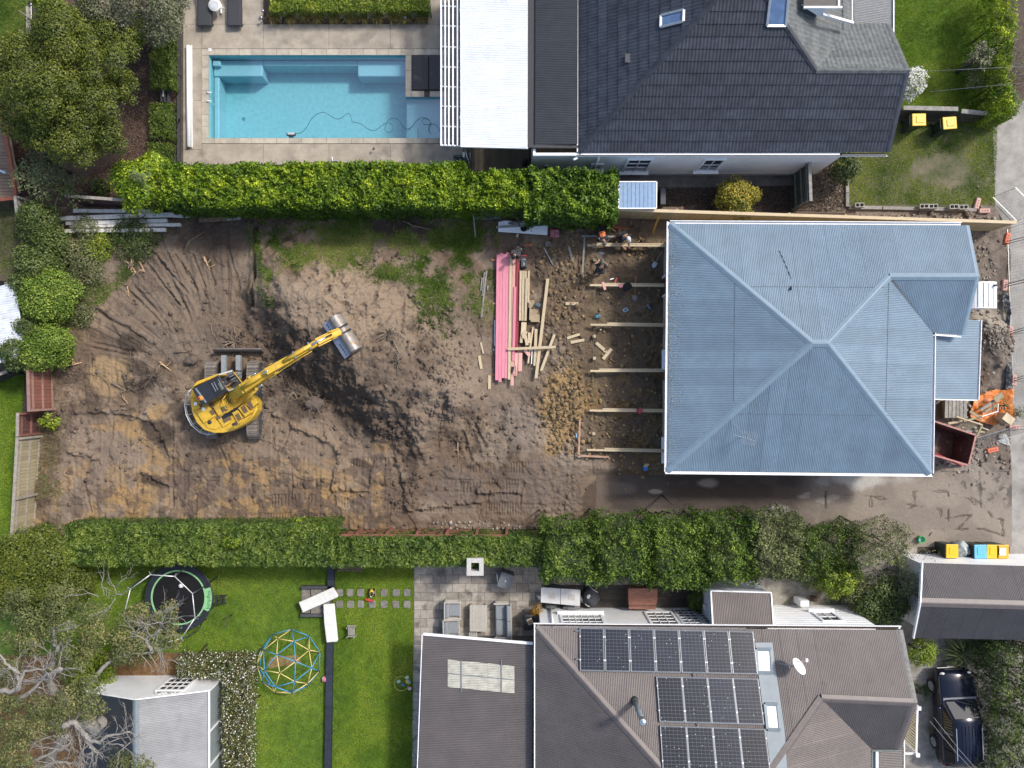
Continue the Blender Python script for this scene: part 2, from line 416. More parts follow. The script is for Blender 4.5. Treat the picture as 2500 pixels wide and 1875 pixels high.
 # ---------------------------------------------------------------- roofs
def plane_of(pts):
 A=np.array([[p[0],p[1],1]for p in pts]);b=np.array([p[2]for p in pts]);a,c,d=np.linalg.lstsq(A,b,rcond=None)[0];return a,c,d
def _span(uv,u):
 vs=[];n=len(uv)
 for i in range(n):
  (u0,v0),(u1,v1)=uv[i],uv[(i+1)%n]
  if(u0<=u<=u1)or(u1<=u<=u0):
   if abs(u1-u0)<1e-9:vs+=[v0,v1]
   else:vs.append(v0+(v1-v0)*(u-u0)/(u1-u0))
 return(min(vs),max(vs))if len(vs)>=2 else None
def facet(parent,pts,m,pitch=.076,amp=.0145,width=.762,name='roof_sheet',tile=None,lift=0.0,sub=4,flow=None,lap=None):
 """one roof slope of corrugated sheets (or courses of pressed tiles), each sheet or tile a part"""
 a,c,d=plane_of(pts);n=Vector((-a,-c,1)).normalized()
 g=Vector((a,c,0))if flow is None else Vector((flow[0],flow[1],0))
 g.normalize();us=Vector((-g.y,g.x,0));vs3=Vector((g.x,g.y,0));o0=Vector((pts[0][0],pts[0][1],0))
 uv=[((Vector((p[0],p[1],0))-o0).dot(us),(Vector((p[0],p[1],0))-o0).dot(vs3))for p in pts]
 u0,u1=min(p[0]for p in uv),max(p[0]for p in uv);v0,v1=min(p[1]for p in uv),max(p[1]for p in uv)
 def W(u,v,off):
  q=o0+us*u+vs3*v;q.z=a*q.x+c*q.y+d;return q+n*(off+lift)
 if tile is None:
  ks=int(math.ceil((u1-u0)/width))
  for k in range(ks):
   s0,s1=u0+k*width,min(u1,u0+(k+1)*width);st=pitch/sub;U=[s0+1e-5]
   x=s0+st
   while x<s1-1e-4:U.append(x);x+=st
   U.append(s1-1e-5);mb=MB();prev=None
   for u in U:
    sp=_span(uv,u)
    if sp is None or sp[1]-sp[0]<1e-3:prev=None;continue
    off=amp*math.sin(2*math.pi*(u-u0)/pitch)
    i=len(mb.v);mb.v+=[tuple(W(u,sp[0],off)),tuple(W(u,sp[1],off))]
    if prev is not None:mb.f.append((prev,i,i+1,prev+1))
    prev=i
   if mb.f:
    so_=mb.build(name,m,parent,True);sp=_span(uv,(s0+s1)/2)
    if lap is not None and sp:
     vl=v0+(v1-v0)*lap
     if sp[0]+.1<vl<sp[1]-.1:q=MB();q.bar(W(s0+.01,vl,amp*.6),W(s1-.01,vl,amp*.6),.013,.012);q.build('lap_joint',mat('grimy_lap',(.10,.125,.145),.8,var=.4,scale=20),so_)
 else:
  course,tw,wave=tile;nv=int(math.ceil((v1-v0)/course))
  for r in range(nv):
   a0,a1=v0+r*course,v0+(r+1)*course;shift=(r%2)*tw*.5
   nu=int(math.ceil((u1-u0+shift)/tw))
   for k in range(nu):
    s0,s1=max(u0,u0-shift+k*tw),min(u1,u0-shift+(k+1)*tw)
    if s1-s0<.02:continue
    st=wave/sub;N=max(1,int(round((s1-s0)/st)));mb=MB();prev=None
    for j in range(N+1):
     u=s0+(s1-s0)*j/N+(1e-5 if j==0 else-1e-5 if j==N else 0);sp=_span(uv,u)
     if sp is None:prev=None;continue
     lo,hi=max(a0,sp[0]),min(a1,sp[1])
     if hi-lo<2e-3:prev=None;continue
     wv=.5+.5*math.cos(2*math.pi*(u-u0)/wave);wv=amp*wv**1.5
     i=len(mb.v)
     f=lambda v:.030*(1-(v-a0)/course)
     mb.v+=[tuple(W(u,lo-.004,-.008)),tuple(W(u,lo,f(lo)+wv)),tuple(W(u,lo,f(lo)+wv)),tuple(W(u,hi,f(hi)+wv))]
     if prev is not None:mb.f+=[(prev,i,i+1,prev+1),(prev+2,i+2,i+3,prev+3)]
     prev=i
    if mb.f:mb.build(name,m,parent,True)
def cap(parent,a,b,m,w=.16,drop=.06,lift=.02,name='ridge_cap'):
 a=Vector(a)+Vector((0,0,lift));b=Vector(b)+Vector((0,0,lift));d=(b-a);h=Vector((d.x,d.y,0)).normalized();s=Vector((-h.y,h.x,0))
 mb=MB();dz=Vector((0,0,-drop));r=Vector((0,0,.012))
 prof=[s*w+dz-r*3,s*w+dz,s*.025+r,-s*.025+r,-s*w+dz,-s*w+dz-r*3]
 vs=[a+p for p in prof]+[b+p for p in prof];n=len(prof)
 mb.add(vs,[(i,i+1,n+i+1,n+i)for i in range(n-1)]+[tuple(range(n-1,-1,-1)),tuple(range(n,2*n))])
 return mb.build(name,m,parent)
def gutter(parent,pts,m,out=None,name='gutter',w=.11,lip=.03,h=.09):
 """open channel along the eave: outer lip and bottom"""
 mb=MB()
 for i in range(len(pts)-1):
  a,b=Vector(pts[i]),Vector(pts[i+1]);d=(b-a).normalized();o=Vector((d.y,-d.x,0))
  if out is not None and o.dot(Vector((*out[i],0)))<0:o=-o
  mb.bar(a+o*w-Vector((0,0,h*.4)),b+o*w-Vector((0,0,h*.4)),lip,h)
  mb.bar(a+o*w*.45-Vector((0,0,h*.95)),b+o*w*.45-Vector((0,0,h*.95)),w*.95,.012)
 return mb.build(name,m,parent)
def plank(a,b,w,h,m,label,group=None,name='plank',cat='timber',bow=0.0,parent=None):
 mb=MB();a=Vector(a);b=Vector(b)
 mb.bar(a,b,w,h);o=mb.build(name,m,parent,bevel=min(.006,h*.2),seg=1)
 if parent is None:tag(o,label,cat,group)
 return o
def add_text(parent,body,loc,size,m,rz=0.0,name='lettering',rot=None,ext=.002):
 cu=bpy.data.curves.new(name,'FONT');cu.body=body;cu.size=size;cu.align_x='CENTER';cu.align_y='CENTER';cu.extrude=ext;cu.resolution_u=3
 cu.materials.append(m);tmp=bpy.data.objects.new(name,cu);COL.objects.link(tmp);bpy.context.view_layer.update()
 me=bpy.data.meshes.new_from_object(tmp.evaluated_get(bpy.context.evaluated_depsgraph_get()));bpy.data.objects.remove(tmp);o=bpy.data.objects.new(name,me);COL.objects.link(o);o.parent=parent
 pl=Vector(parent.location)if parent.type=='EMPTY' and parent.parent is None else Vector()
 o.location=Vector(loc)-pl;o.rotation_euler=rot or(0,0,rz);return o
 # ================================================================ THE SETTING
M_earth=mat('bare_earth',(0.085,0.066,0.05),0.95,var=.35,scale=3,bump=.6,bscale=30)
M_lawn=mat('lawn_soil',(0.08,0.14,0.014),0.95,var=.35,scale=2.5,bump=.5,bscale=90)
M_mulch=mat('bark_mulch',(0.085,0.055,0.04),0.95,var=.5,scale=30,bump=.9,bscale=60)
M_deck=mat('pool_concrete',(0.34,0.295,0.235),0.8,var=.22,scale=1.6,rnd=.05,bump=.25,bscale=90,dirt=((0.20,0.175,0.145),1.1,.56))
M_cope=mat('coping_stone',(0.41,0.365,0.29),0.75,var=.15,scale=3,rnd=.12,bump=.2,bscale=80)
M_conc=mat('path_concrete',(0.30,0.285,0.255),0.85,var=.25,scale=1.8,bump=.35,bscale=70,dirt=((0.17,0.155,0.135),.9,.55))
M_concd=mat('dark_concrete',(0.10,0.095,0.085),0.7,var=.4,scale=1.5,bump=.3)  # darker concrete tone throughout, for the side path
M_gravel=mat('driveway_gravel',(0.27,0.25,0.225),0.95,var=.3,scale=4,bump=.9,bscale=50,dirt=((0.11,0.10,0.06),1.0,.56))
M_sand=mat('sandy_bed',(0.30,0.275,0.23),0.95,var=.3,scale=3,bump=.7,bscale=50,dirt=((0.12,0.11,0.07),1.3,.52))
# ground with an opening where the pool is sunk in
def ground():
 mb=MB();z=-0.03;X0,X1=-120,120
 a=P(510,135);b=P(990,337);c=P(1085,237)
 for x0,x1,y0,y1 in((X0,a.x,X0,X1),(c.x,X1,X0,X1),(a.x,c.x,a.y,X1),(a.x,c.x,X0,b.y),(b.x,c.x,c.y,a.y)):
  mb.quad((x0,y0,z),(x1,y0,z),(x1,y1,z),(x0,y1,z))
 o=mb.build('ground',M_earth);o['kind']='structure'
ground()
sheet('garden_bed',[(-300,-300),(440,-300),(440,500),(-300,500)],M_mulch,-0.02)
sheet('lawn',[(-400,-300),(68,-300),(66,108),(-400,120)],M_lawn,-0.012)
sheet('path',[(70,-300),(98,-300),(92,100),(68,108)],mat('tar_strip',(0.035,0.033,0.032),.9,var=.3),-0.012)
sheet('lawn',[(-400,478),(74,478),(64,800),(-400,800)],mat('worn_grass',(0.045,0.055,0.02),.95,var=.5,scale=1.2,c2=(.13,.10,.065),bump=.6),-0.012)
sheet('lawn',[(-400,915),(60,915),(30,1340),(-400,1500)],M_lawn,-0.012)
sheet('lawn',[(2182,-300),(2432,-300),(2425,280),(2150,262)],M_lawn,-0.012)
sheet('lawn',[(2000,296),(2440,296),(2432,505),(2060,505),(2056,420),(2020,380)],mat('patchy_verge',(0.08,0.11,0.025),.95,var=.4,scale=1.0,c2=(.19,.16,.11),bump=.6),-0.012)
sheet('lawn',[(-400,1368),(800,1368),(800,2200),(-400,2200)],M_lawn,-0.012)
sheet('lawn',[(814,1368),(1012,1368),(1008,2200),(806,2200)],M_lawn,-0.012)
sheet('footpath',[(2424,300),(2440,290),(2560,200),(2560,620),(2462,560),(2430,505)],M_conc,-0.010,.08)
sheet('footpath',[(2452,560),(2700,560),(2700,1420),(2462,1420),(2470,1200)],M_conc,-0.006,.08)
sheet('concrete_path',[(1500,415),(1945,415),(1945,452),(1600,462),(1500,452)],M_concd,-0.010)
sheet('garden_bed',[(1500,452),(1945,448),(1945,520),(1500,520)],mat('dark_mulch',(0.05,0.04,0.034),.95,var=.5,scale=25,bump=.9),-0.014)
sheet('garden_bed',[(1945,400),(2062,400),(2062,520),(1945,520)],mat('dry_litter',(0.17,0.13,0.095),.95,var=.4,scale=14,bump=.9),-0.014)
sheet('garden_bed',[(2062,505),(2440,505),(2440,545),(2062,530)],mat('strip_earth',(0.20,0.155,0.12),.95,var=.35,scale=6,bump=.8),-0.013)
sheet('garden_bed',[(1330,1300),(2240,1300),(2240,1560),(1330,1560)],M_sand,-0.016)
sheet('parking_pad',[(2190,1540),(2700,1540),(2700,2200),(2190,2200)],M_gravel,-0.012)
sheet('garden_bed',[(0,1600),(615,1598),(612,2200),(0,2200)],mat('edging_earth',(0.16,0.09,0.035),.95,var=.45,scale=6,bump=.7),-0.006)

# ---------------------------------------------------------------- pool deck, coping, pool
deck=thing('pool_deck',None,None,P(700,380),kind='structure')
def slab(x0,x1,y0,y1,m=M_deck,name='slab',z=0.0,g=.35,par=None,th=.05):
 mb=MB();q=[P(x0+g,y1-g),P(x1-g,y1-g),P(x1-g,y0+g),P(x0+g,y0+g)]
 mb.prism([(p.x,p.y)for p in q],z-th,z);return mb.build(name,m,par or deck)
XS=[447,493,643,803,953,1130]
for x0,x1 in zip(XS[:-1],XS[1:]):
 for y0,y1 in((-180,-60),(-60,59)):
  if x0>=643 and x1<=953:continue
  slab(x0,x1,y0,y1)
 if x0>=493:slab(x0,x1,59,119)
 slab(x0,x1,351 if x0>=493 else 365,402)
for y0,y1 in((59,119),(119,245),(245,365)):slab(447,493,y0,y1)
slab(1088,1130,119,351)
for k in range(2):slab(803,953,-180+60*k,-120+60*k)
cx=[493+30.4*i for i in range(20)]+[1105]
for x0,x1 in zip(cx[:-1],cx[1:]):
 slab(x0,x1,119.6,135,M_cope,'coping_stone',.012);slab(x0,x1,337,350.5,M_cope,'coping_stone',.012)
cy=[135+28.9*i for i in range(8)]
for y0,y1 in zip(cy[:-1],cy[1:]):slab(493,510,y0,y1,M_cope,'coping_stone',.012)
for y0,y1 in((135,173),(173,220),(220,237)):slab(990,1005,y0,y1,M_cope,'coping_stone',.014)
for x0,x1 in((1005,1036),(1049,1088)):slab(x0,x1,222,237,M_cope,'coping_stone',.014)
pool=thing('swimming_pool','rectangular blue swimming pool sunk in the concrete deck','pool',P(750,236,-1.4))
M_basin=mat('pool_plaster',(0.18,0.465,0.52),0.5,var=.10,scale=5,bump=.1)  # mottling stands in for rippling light on the pool floor
M_ledge=mat('pool_ledge',(0.235,0.485,0.57),0.5,var=.05,scale=8)
def lv(px,py,z):q=P(px,py);return(q.x,q.y,z)
mb=MB();D=-1.42;O=[(510,135),(990,135),(990,337),(510,337)]
mb.quad(*[lv(x,y,D)for x,y in((510,337),(990,337),(990,135),(510,135))])
for i in range(4):
 (x0,y0),(x1,y1)=O[i],O[(i+1)%4]
 if i==1:
  mb.quad(lv(990,135,0),lv(990,237,0),lv(990,237,D),lv(990,135,D));mb.quad(lv(990,237,-.4),lv(990,337,-.4),lv(990,337,D),lv(990,237,D));continue
 mb.quad(lv(x0,y0,0),lv(x1,y1,0),lv(x1,y1,D),lv(x0,y0,D))
mb.build('basin',M_basin,pool)
mb=MB();mb.quad(lv(990,337,-.4),lv(1085,337,-.4),lv(1085,237,-.4),lv(990,237,-.4))
for a,b in(((990,237),(1085,237)),((1085,237),(1085,337)),((1085,337),(990,337))):mb.quad(lv(*a,0),lv(*b,0),lv(*b,-.4),lv(*a,-.4))
mb.build('shallow_shelf',M_ledge,pool)
def block(x0,x1,y0,y1,zt,name,m=M_ledge,zb=D):
 mb=MB();q=[P(x0,y1),P(x1,y1),P(x1,y0),P(x0,y0)];mb.prism([(p.x,p.y)for p in q],zb+.002,zt);return mb.build(name,m,pool,bevel=.05,seg=2)
block(511,632,136,176,-.5,'bench');block(868,989,136,176,-.5,'bench');block(632,868,136,150,-.5,'bench',M_basin)
block(511,524,176,336,-.55,'bench');block(513,532,141,155,-.28,'step',zb=-.51);block(990,1018,308,336,-.2,'step',M_basin,-.4);block(968,989,322,336,-.75,'step',M_basin)
mb=MB()
for x0,x1,y0,y1 in((510,990,135,337),(990,1085,237,337)):mb.quad(lv(x0,y1,-.13),lv(x1,y1,-.13),lv(x1,y0,-.13),lv(x0,y0,-.13))
mb.build('water',see_through('pool_water',(0.87,0.96,0.98),.13,.10,bump=1.0,bscale=7),pool)
mb=MB();c=P(569,264);mb.lathe((c.x,c.y,D+.002),[(.09,0),(.09,.02),(.05,.03),(.01,.03)],12);mb.build('drain_cover',mat('drain_green',(.05,.25,.25)),pool)
mb=MB()
for x,y in((511,227),(511,248)):q=P(x,y);mb.tube([(q.x-.1,q.y,.02),(q.x-.05,q.y,.12),(q.x+.12,q.y,.06),(q.x+.12,q.y,-.3)],.018,6)
mb.build('handrail',mat('steel',(.6,.62,.64),.25,1.0),pool)
# ---------------------------------------------------------------- patio, timber decks
M_pave=mat('patio_stone',(0.31,0.278,0.235),.85,var=.22,scale=5,rnd=.28,bump=.45,bscale=40,dirt=((0.13,.115,.10),1.6,.55))
patio=thing('patio',None,None,P(1150,1450),kind='structure')
sheet('patio_base',[(1010,1372),(1330,1372),(1330,1580),(1036,1580),(1036,2100),(1008,2100)],mat('joint_sand',(.10,.09,.075),.95),-0.008)
rr=random.Random(3)
for r in range(9):
 y0=1382+21.3*r;off=(-16 if r%2 else 0)
 for k in range(11):
  x0=max(1011,1011+31.2*k+off);x1=1011+31.2*(k+1)+off
  if x1>1326 or x1-x0<6:x1=min(x1,1326)
  if x1-x0<6 or(x0>1316 and y0>1400):continue
  if y0>1540 and x0>1040:continue
  o=slab(x0,x1,y0,y0+21.3,M_pave,'paver',.0+rr.random()*.008,.45,patio,.04)
for k in range(17):
 y0=1382+191.7+23*k;slab(1009-k*.3,1033,y0,y0+23,M_pave,'paver',rr.random()*.008,.5,patio,.04)
def boards(name,x0,x1,y0,y1,m,wpx,horiz,z=.0,label=None):
 t=thing(name,None,None,P((x0+x1)/2,(y0+y1)/2),kind='structure');k=0;n=int(((y1-y0)if horiz else(x1-x0))/wpx)
 for i in range(n):
  a=i*wpx
  if horiz:slab(x0,x1,y0+a,y0+a+wpx,m,'board',z,.28,t,.03)
  else:slab(x0+a,x0+a+wpx,y0,y1,m,'board',z,.28,t,.03)
 return t
M_decking=mat('brown_decking',(0.125,0.095,0.062),.75,var=.3,scale=5,rnd=.2,stretch=(6,1,6),bump=.3)
M_darkdeck=mat('dark_decking',(0.05,0.042,0.035),.7,var=.35,scale=5,rnd=.25,stretch=(1,6,6),bump=.3)
boards('timber_deck',1130,1292,340,432,M_decking,7,False,.005)
boards('timber_deck',1322,1770,1428,1500,M_darkdeck,7,True,.012)

# ---------------------------------------------------------------- bare site: soil relief and soil map
def sst(a,b,x):t=np.clip((x-a)/(b-a),0,1);return t*t*(3-2*t)
def blob(x,y,cx,cy,rx,ry,rot=0,soft=.35,seed=1,warp=.5,ws=1.0):
 c,s=math.cos(math.radians(rot)),math.sin(math.radians(rot));dx,dy=x-cx,y-cy
 u=(dx*c+dy*s)/rx;v=(-dx*s+dy*c)/ry
 return 1-sst(1-soft,1+soft,np.sqrt(u*u+v*v)+warp*2*fbm(x*S,y*S,ws,seed,4))
def seg(x,y,x0,y0,x1,y1):
 dx,dy=x1-x0,y1-y0;L2=dx*dx+dy*dy;t=np.clip(((x-x0)*dx+(y-y0)*dy)/L2,0,1)
 return np.hypot(x-x0-t*dx,y-y0-t*dy),t
TREADS=[(525,1105,525,1182,15,9),(622,1078,622,1135,14,8),(663,1219,777,1221,15,8),(834,1225,862,1225,13,7),(945,1231,980,1231,13,7),
(834,1127,957,1127,12,7),(1049,1239,1105,1239,10,7),(1170,1240,1275,1240,16,6.5),(1145,1140,1290,1140,14,7),(640,1262,790,1262,11,7),(1190,1180,1270,1180,12,7),(1120,1188,1270,1195,14,8)]
BERMS=[[(968,1105),(985,1160),(1000,1235),(1010,1245)],[(800,1060),(832,1100)],[(832,1105),(820,1188),(905,1196),(920,1130)],[(370,1010),(400,1055),(428,1110)],[(190,1005),(260,1000),(330,1012),(385,1030)],
[(985,1020),(1035,1085),(1045,1130)],[(1000,1240),(1100,1228),(1170,1218)],[(1170,1195),(1270,1200)],[(180,1100),(245,1115)],[(360,1150),(425,1185)],[(410,650),(380,610)],[(675,1010),(800,1075)]]
CUTS=[(628,560,628,745,6,.16),(305,700,400,790,3,.07),(330,700,420,800,3,.06),(360,645,440,745,3,.08),(395,640,460,715,3,.07),(430,625,485,710,4,.08),(470,620,505,705,3,.06),(505,630,525,695,4,.08),(555,590,585,705,3,.06),
(240,760,360,830,5,.09),(235,850,330,870,3,.06),(235,838,325,860,3,.05),(428,1020,428,1235,2.5,.07),(535,1070,570,1160,2.5,.05),(485,1205,485,1280,2,.05),(1130,1055,1150,1125,5,.09),(1160,1035,1185,1090,4,.07),(716,1140,716,1205,2,.05),(215,1160,230,1255,2,.05),(232,940,232,865,2,.04),(640,1075,712,1100,2,.03),(690,1105,720,1030,2,.04),(1270,1230,1272,1195,3,.06),(460,1010,560,1010,2,.04)]
def soil_h(x,y):
 X,Y=x*S,y*S
 h=.24+.07*fbm(X,Y,2.2,11,4)+.07*fbm(X,Y,.55,21,4,.6)
 rough=.35+.9*sst(-.12,.2,fbm(X,Y,1.7,31,3))
 h+=.05*rough*fbm(X,Y,.2,41,4,.65)
 # spoil heap under the bucket, steep on the shaded side
 def hump(cx,cy,rx,ry,rot,p,hh,sd):
  c,s=math.cos(math.radians(rot)),math.sin(math.radians(rot));dx,dy=x-cx,y-cy
  d=np.sqrt(((dx*c+dy*s)/rx)**2+((-dx*s+dy*c)/ry)**2)+.35*fbm(X,Y,1.5,sd,4)
  return hh*np.clip(1-d,0,1)**p
 sg=(x-850)*.6-(y-885)*.8+30*fbm(X,Y,1.8,51,2)+26*fbm(X,Y,.4,52,3)
 m=1.95*blob(x,y,900,840,250,235,0,.42,53,.22,2)*np.where(sg>0,1-.85*sst(70,235,sg),1-sst(-25,140,-sg))
 m=np.maximum(m,hump(775,745,150,95,0,1,.35,54))
 h+=m+.28*np.clip(m,0,.5)*fbm(X,Y,.5,55,4,.6)
 h-=.2*blob(x,y,735,900,95,70,20,.5,56)
 h+=.035*vnoise(x/5.0,y/130.0,58)*(y>1040)*(x<960)+.03*vnoise(x/120.0,y/6.0,59)*(x>1000)*(y>1080)
 h-=.2*(1-sst(622,632,x+14*fbm(X,Y,2,57,3)))*sst(250,330,x)*(1-sst(760,800,y))
 # bucket scrapes fanning out from the machine
 dx,dy=x-560,y-960;r=np.hypot(dx,dy);th=np.arctan2(dy,dx)
 fan=sst(180,230,r)*(1-sst(400,470,r))*(y<860)*(x<640)*(x>215)
 h+=fan*(.11*vnoise(th*26,r/260,61)+.07*vnoise(th*60,r/160,62))
 h+=.05*(fbm(X,Y,1.6,71,2)>.05)+.035*(fbm(X+9,Y,1.1,73,2)>.08)
 for x0,y0,x1,y1,w,sp in TREADS:
  d,t=seg(x,y,x0,y0,x1,y1);L=math.hypot(x1-x0,y1-y0);k=(1-sst(w-2,w+2,d))*(fbm(X,Y,.6,81,2)>-.16)
  ph=np.abs(((t*L/sp)%1)-.5)*2;h+=k*(-.02-.055*(1-sst(.12,.38,ph)))
 for pl in BERMS:
  d=np.full(x.shape,1e9)
  for a,b in zip(pl[:-1],pl[1:]):d=np.minimum(d,seg(x,y,*a,*b)[0])
  d=d+9*fbm(X,Y,.5,91,3);h+=(.16+.2*fbm(X,Y,.22,92,3))*(1-sst(1,10,np.abs(d)))
 for x0,y0,x1,y1,w,dp in CUTS:
  d=seg(x,y,x0,y0,x1,y1)[0]+4*fbm(X,Y,.4,95,3);h-=dp*(1-sst(w*.4,w*1.3,np.abs(d)));h+=dp*.5*np.exp(-((d-w*2)/w)**2)
 k=blob(x,y,1370,880,70,330,0,.4,97);h+=k*(.10*np.abs(fbm(X,Y,.35,98,4,.6))*2)
 dig=blob(x,y,1545,860,112,290,0,.1,99,.06);h+=dig*(-.16+.07*fbm(X,Y,.25,100,4))
 e=sst(1395,1470,x)*sst(1140,1165,y);h=h*(1-e)-.03*e
 return np.where(y>1290,h*.5,h)
TAN=(.250,.194,.146);BRN=(.166,.124,.093);DRK=(.072,.056,.046);OCH=(.35,.235,.11);GRY=(.275,.232,.19);LTN=(.29,.232,.178);WET=(.10,.078,.064)
OCHRE=[(289,1201,30,22),(353,1212,46,38),(386,1112,26,38),(340,1055,32,36),(290,1045,40,20),(579,1109,25,20),(624,1251,18,22),(578,1175,20,18),(647,1156,32,18),(802,1178,20,42),(853,1203,42,11),(926,1210,12,50),(632,1235,38,20),(711,1250,28,14),(948,1092,20,12),(235,1240,12,26),(330,1240,14,25),(405,1000,22,20),(560,1230,30,14)]
def paint(col,m,c):return col*(1-m[:,None])+np.array(c)*m[:,None]
def soil_c(x,y,h):
 X,Y=x*S,y*S;n=len(x)
 col=np.tile(np.array(BRN),(n,1))
 col=paint(col,sst(-.1,.25,fbm(X,Y,3,111,4)),TAN);col=paint(col,.7*sst(.03,.26,fbm(X,Y,.8,113,4,.6)),DRK)
 col=paint(col,.6*sst(.05,.3,fbm(X+5,Y,1.3,117,4)),GRY)
 L=lambda m,c:paint(col,m,c)
 col=L(.75*blob(x,y,420,720,210,130,0,.4,119),(.185,.150,.122));col=L(.75*blob(x,y,560,575,85,55,0,.4,121),DRK)
 col=L(.85*blob(x,y,900,740,180,120,10,.35,123),LTN);col=L(.8*blob(x,y,840,690,70,45,0,.5,124),(.30,.235,.175));col=L(.85*blob(x,y,775,910,150,95,30,.4,125,.4),(.105,.081,.064));col=L(.7*blob(x,y,900,1000,110,50,35,.4,126,.4),(.09,.07,.056))  # heap: lit top painted paler, shaded slope painted darker
 col=L(.6*blob(x,y,1010,950,110,100,30,.4,127),(.16,.125,.10));col=L(.7*blob(x,y,1120,840,80,110,0,.4,128),(.235,.19,.15))
 col=L(.9*blob(x,y,760,1100,170,70,10,.35,129),(.25,.195,.148));col=L(.7*blob(x,y,250,1150,110,130,0,.4,130),(.235,.185,.15));col=L(.6*blob(x,y,175,1190,40,100,0,.5,132),GRY)
 col=L(.8*blob(x,y,271,922,58,55,0,.2,131,.35),(.34,.25,.15));col=L(.8*blob(x,y,950,560,110,28,0,.4,133),DRK);col=L(.7*blob(x,y,490,1130,65,90,0,.4,134),(.175,.135,.105))  # dark blob along the north fence puts its shade into the soil
 for i,(cx,cy,rx,ry)in enumerate(OCHRE):col=paint(col,0.6*blob(x,y,cx,cy,rx,ry,0,.3,140+i,.8,.4),OCH)
 col=L(.4*sst(.06,.2,fbm(X,Y,.7,173,4))*(y>1120)*(x<960),OCH)
 col=L(.75*sst(.08,.16,fbm(X,Y,.5,175,4,.6))*blob(x,y,560,1200,420,110,0,.3,176),(.12,.092,.078))
 for cx,cy,rx,ry in((332,838,28,26),(396,1052,32,24),(410,1075,18,30),(395,1178,36,14),(880,1128,30,8),(350,900,40,25)):col=paint(col,.9*blob(x,y,cx,cy,rx,ry,20,.3,cx,.5),DRK)
 col=L(.85*blob(x,y,1545,855,130,330,0,.2,181,.15),(.128,.098,.07));col=L(.7*sst(0,.2,fbm(X,Y,1.1,183,4))*blob(x,y,1545,855,112,300,0,.2,184),(.20,.155,.105))
 col=L(.8*sst(-.02,.16,fbm(X,Y,.8,185,4))*blob(x,y,1530,1020,110,120,0,.3,186),(.22,.145,.065))
 col=L(.9*blob(x,y,1365,1000,52,85,10,.35,187,.5),(.34,.235,.115));col=L(.5*blob(x,y,1385,700,60,130,0,.4,188),(.20,.15,.10));col=L(.5*blob(x,y,1300,1040,60,50,40,.4,189),(.30,.262,.23));col=L(.7*blob(x,y,1420,1130,70,26,0,.4,190),GRY)
 col=L(.75*blob(x,y,1120,1190,90,45,0,.4,191),(.155,.125,.108));col=L(.85*blob(x,y,1330,1200,90,60,0,.4,192),(.165,.132,.112));col=L(.85*blob(x,y,1440,1215,18,40,20,.35,193),DRK);col=L(.6*blob(x,y,1150,960,130,60,0,.5,194),(.27,.22,.178))
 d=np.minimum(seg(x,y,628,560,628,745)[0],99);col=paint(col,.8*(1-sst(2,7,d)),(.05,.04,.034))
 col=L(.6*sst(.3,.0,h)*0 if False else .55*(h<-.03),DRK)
 return col*np.array((.84,.80,.74))
def relief(name,x0,x1,y0,y1,step,hf,cf,m):
 nx=int((x1-x0)/step)+1;ny=int((y1-y0)/step)+1
 gx,gy=np.meshgrid(np.linspace(x0,x1,nx),np.linspace(y0,y1,ny));x,y=gx.ravel(),gy.ravel()
 h=hf(x,y);V=np.stack([(x-1250)*S,(937.5-y)*S,h],1)
 i=np.arange(nx*ny).reshape(ny,nx);F=np.stack([i[1:,:-1],i[1:,1:],i[:-1,1:],i[:-1,:-1]],2).reshape(-1,4)
 o=np_mesh(name,V,F,m,smooth=True,soil=cf(x,y,h));o['kind']='structure';return o
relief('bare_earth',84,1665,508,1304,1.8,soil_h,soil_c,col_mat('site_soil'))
_gx,_gy=np.meshgrid(np.arange(80,1670,2.0),np.arange(504,1310,2.0));_gh=soil_h(_gx.ravel(),_gy.ravel()).reshape(_gx.shape)
def sz(px,py):
 u=min(max((px-80)/2.0,0),_gh.shape[1]-1.01);v=min(max((py-504)/2.0,0),_gh.shape[0]-1.01);i,j=int(u),int(v);a,b=u-i,v-j
 return float((_gh[j,i]*(1-a)+_gh[j,i+1]*a)*(1-b)+(_gh[j+1,i]*(1-a)+_gh[j+1,i+1]*a)*b)
def G(px,py,up=0.0):
 """point on the bare earth seen at a photo pixel"""
 z=sz(px,py);q=P(px,py,z)
 for _ in range(2):qx,qy=q.x/S+1250,937.5-q.y/S;z=sz(qx,qy);q=P(px,py,z)
 return q+Vector((0,0,up))
 # driveway: old concrete, wet beside the house, cracked towards the road
def drive_h(x,y):X,Y=x*S,y*S;return .012+.010*fbm(X,Y,1.5,201,3)+.012*fbm(X,Y,.2,203,3)-.04*crack(x,y)
def crack(x,y):
 X,Y=x*S,y*S;d=np.full(x.shape,9.0)
 for pl in([(2230,1205),(2234,1235),(2295,1245),(2298,1285)],[(2234,1235),(2190,1255)],[(2234,1235),(2120,1210),(2040,1208)],[(2298,1268),(2370,1258)],[(2230,1200),(2310,1200),(2400,1230),(2420,1262),(2450,1270)],[(2315,1180),(2315,1295)],[(2260,1292),(2400,1292),(2460,1312)],[(2350,1180),(2380,1230)],[(2390,1150),(2395,1240)],[(2440,1220),(2450,1320)],[(2015,1200),(2016,1240)],[(2125,1210),(2125,1235)],[(2370,1258),(2340,1290)]):
  for a,b in zip(pl[:-1],pl[1:]):d=np.minimum(d,np.abs(seg(x,y,*a,*b)[0]+7*fbm(X,Y,.5,205,3)))
 return 1-sst(.4,1.7,d)
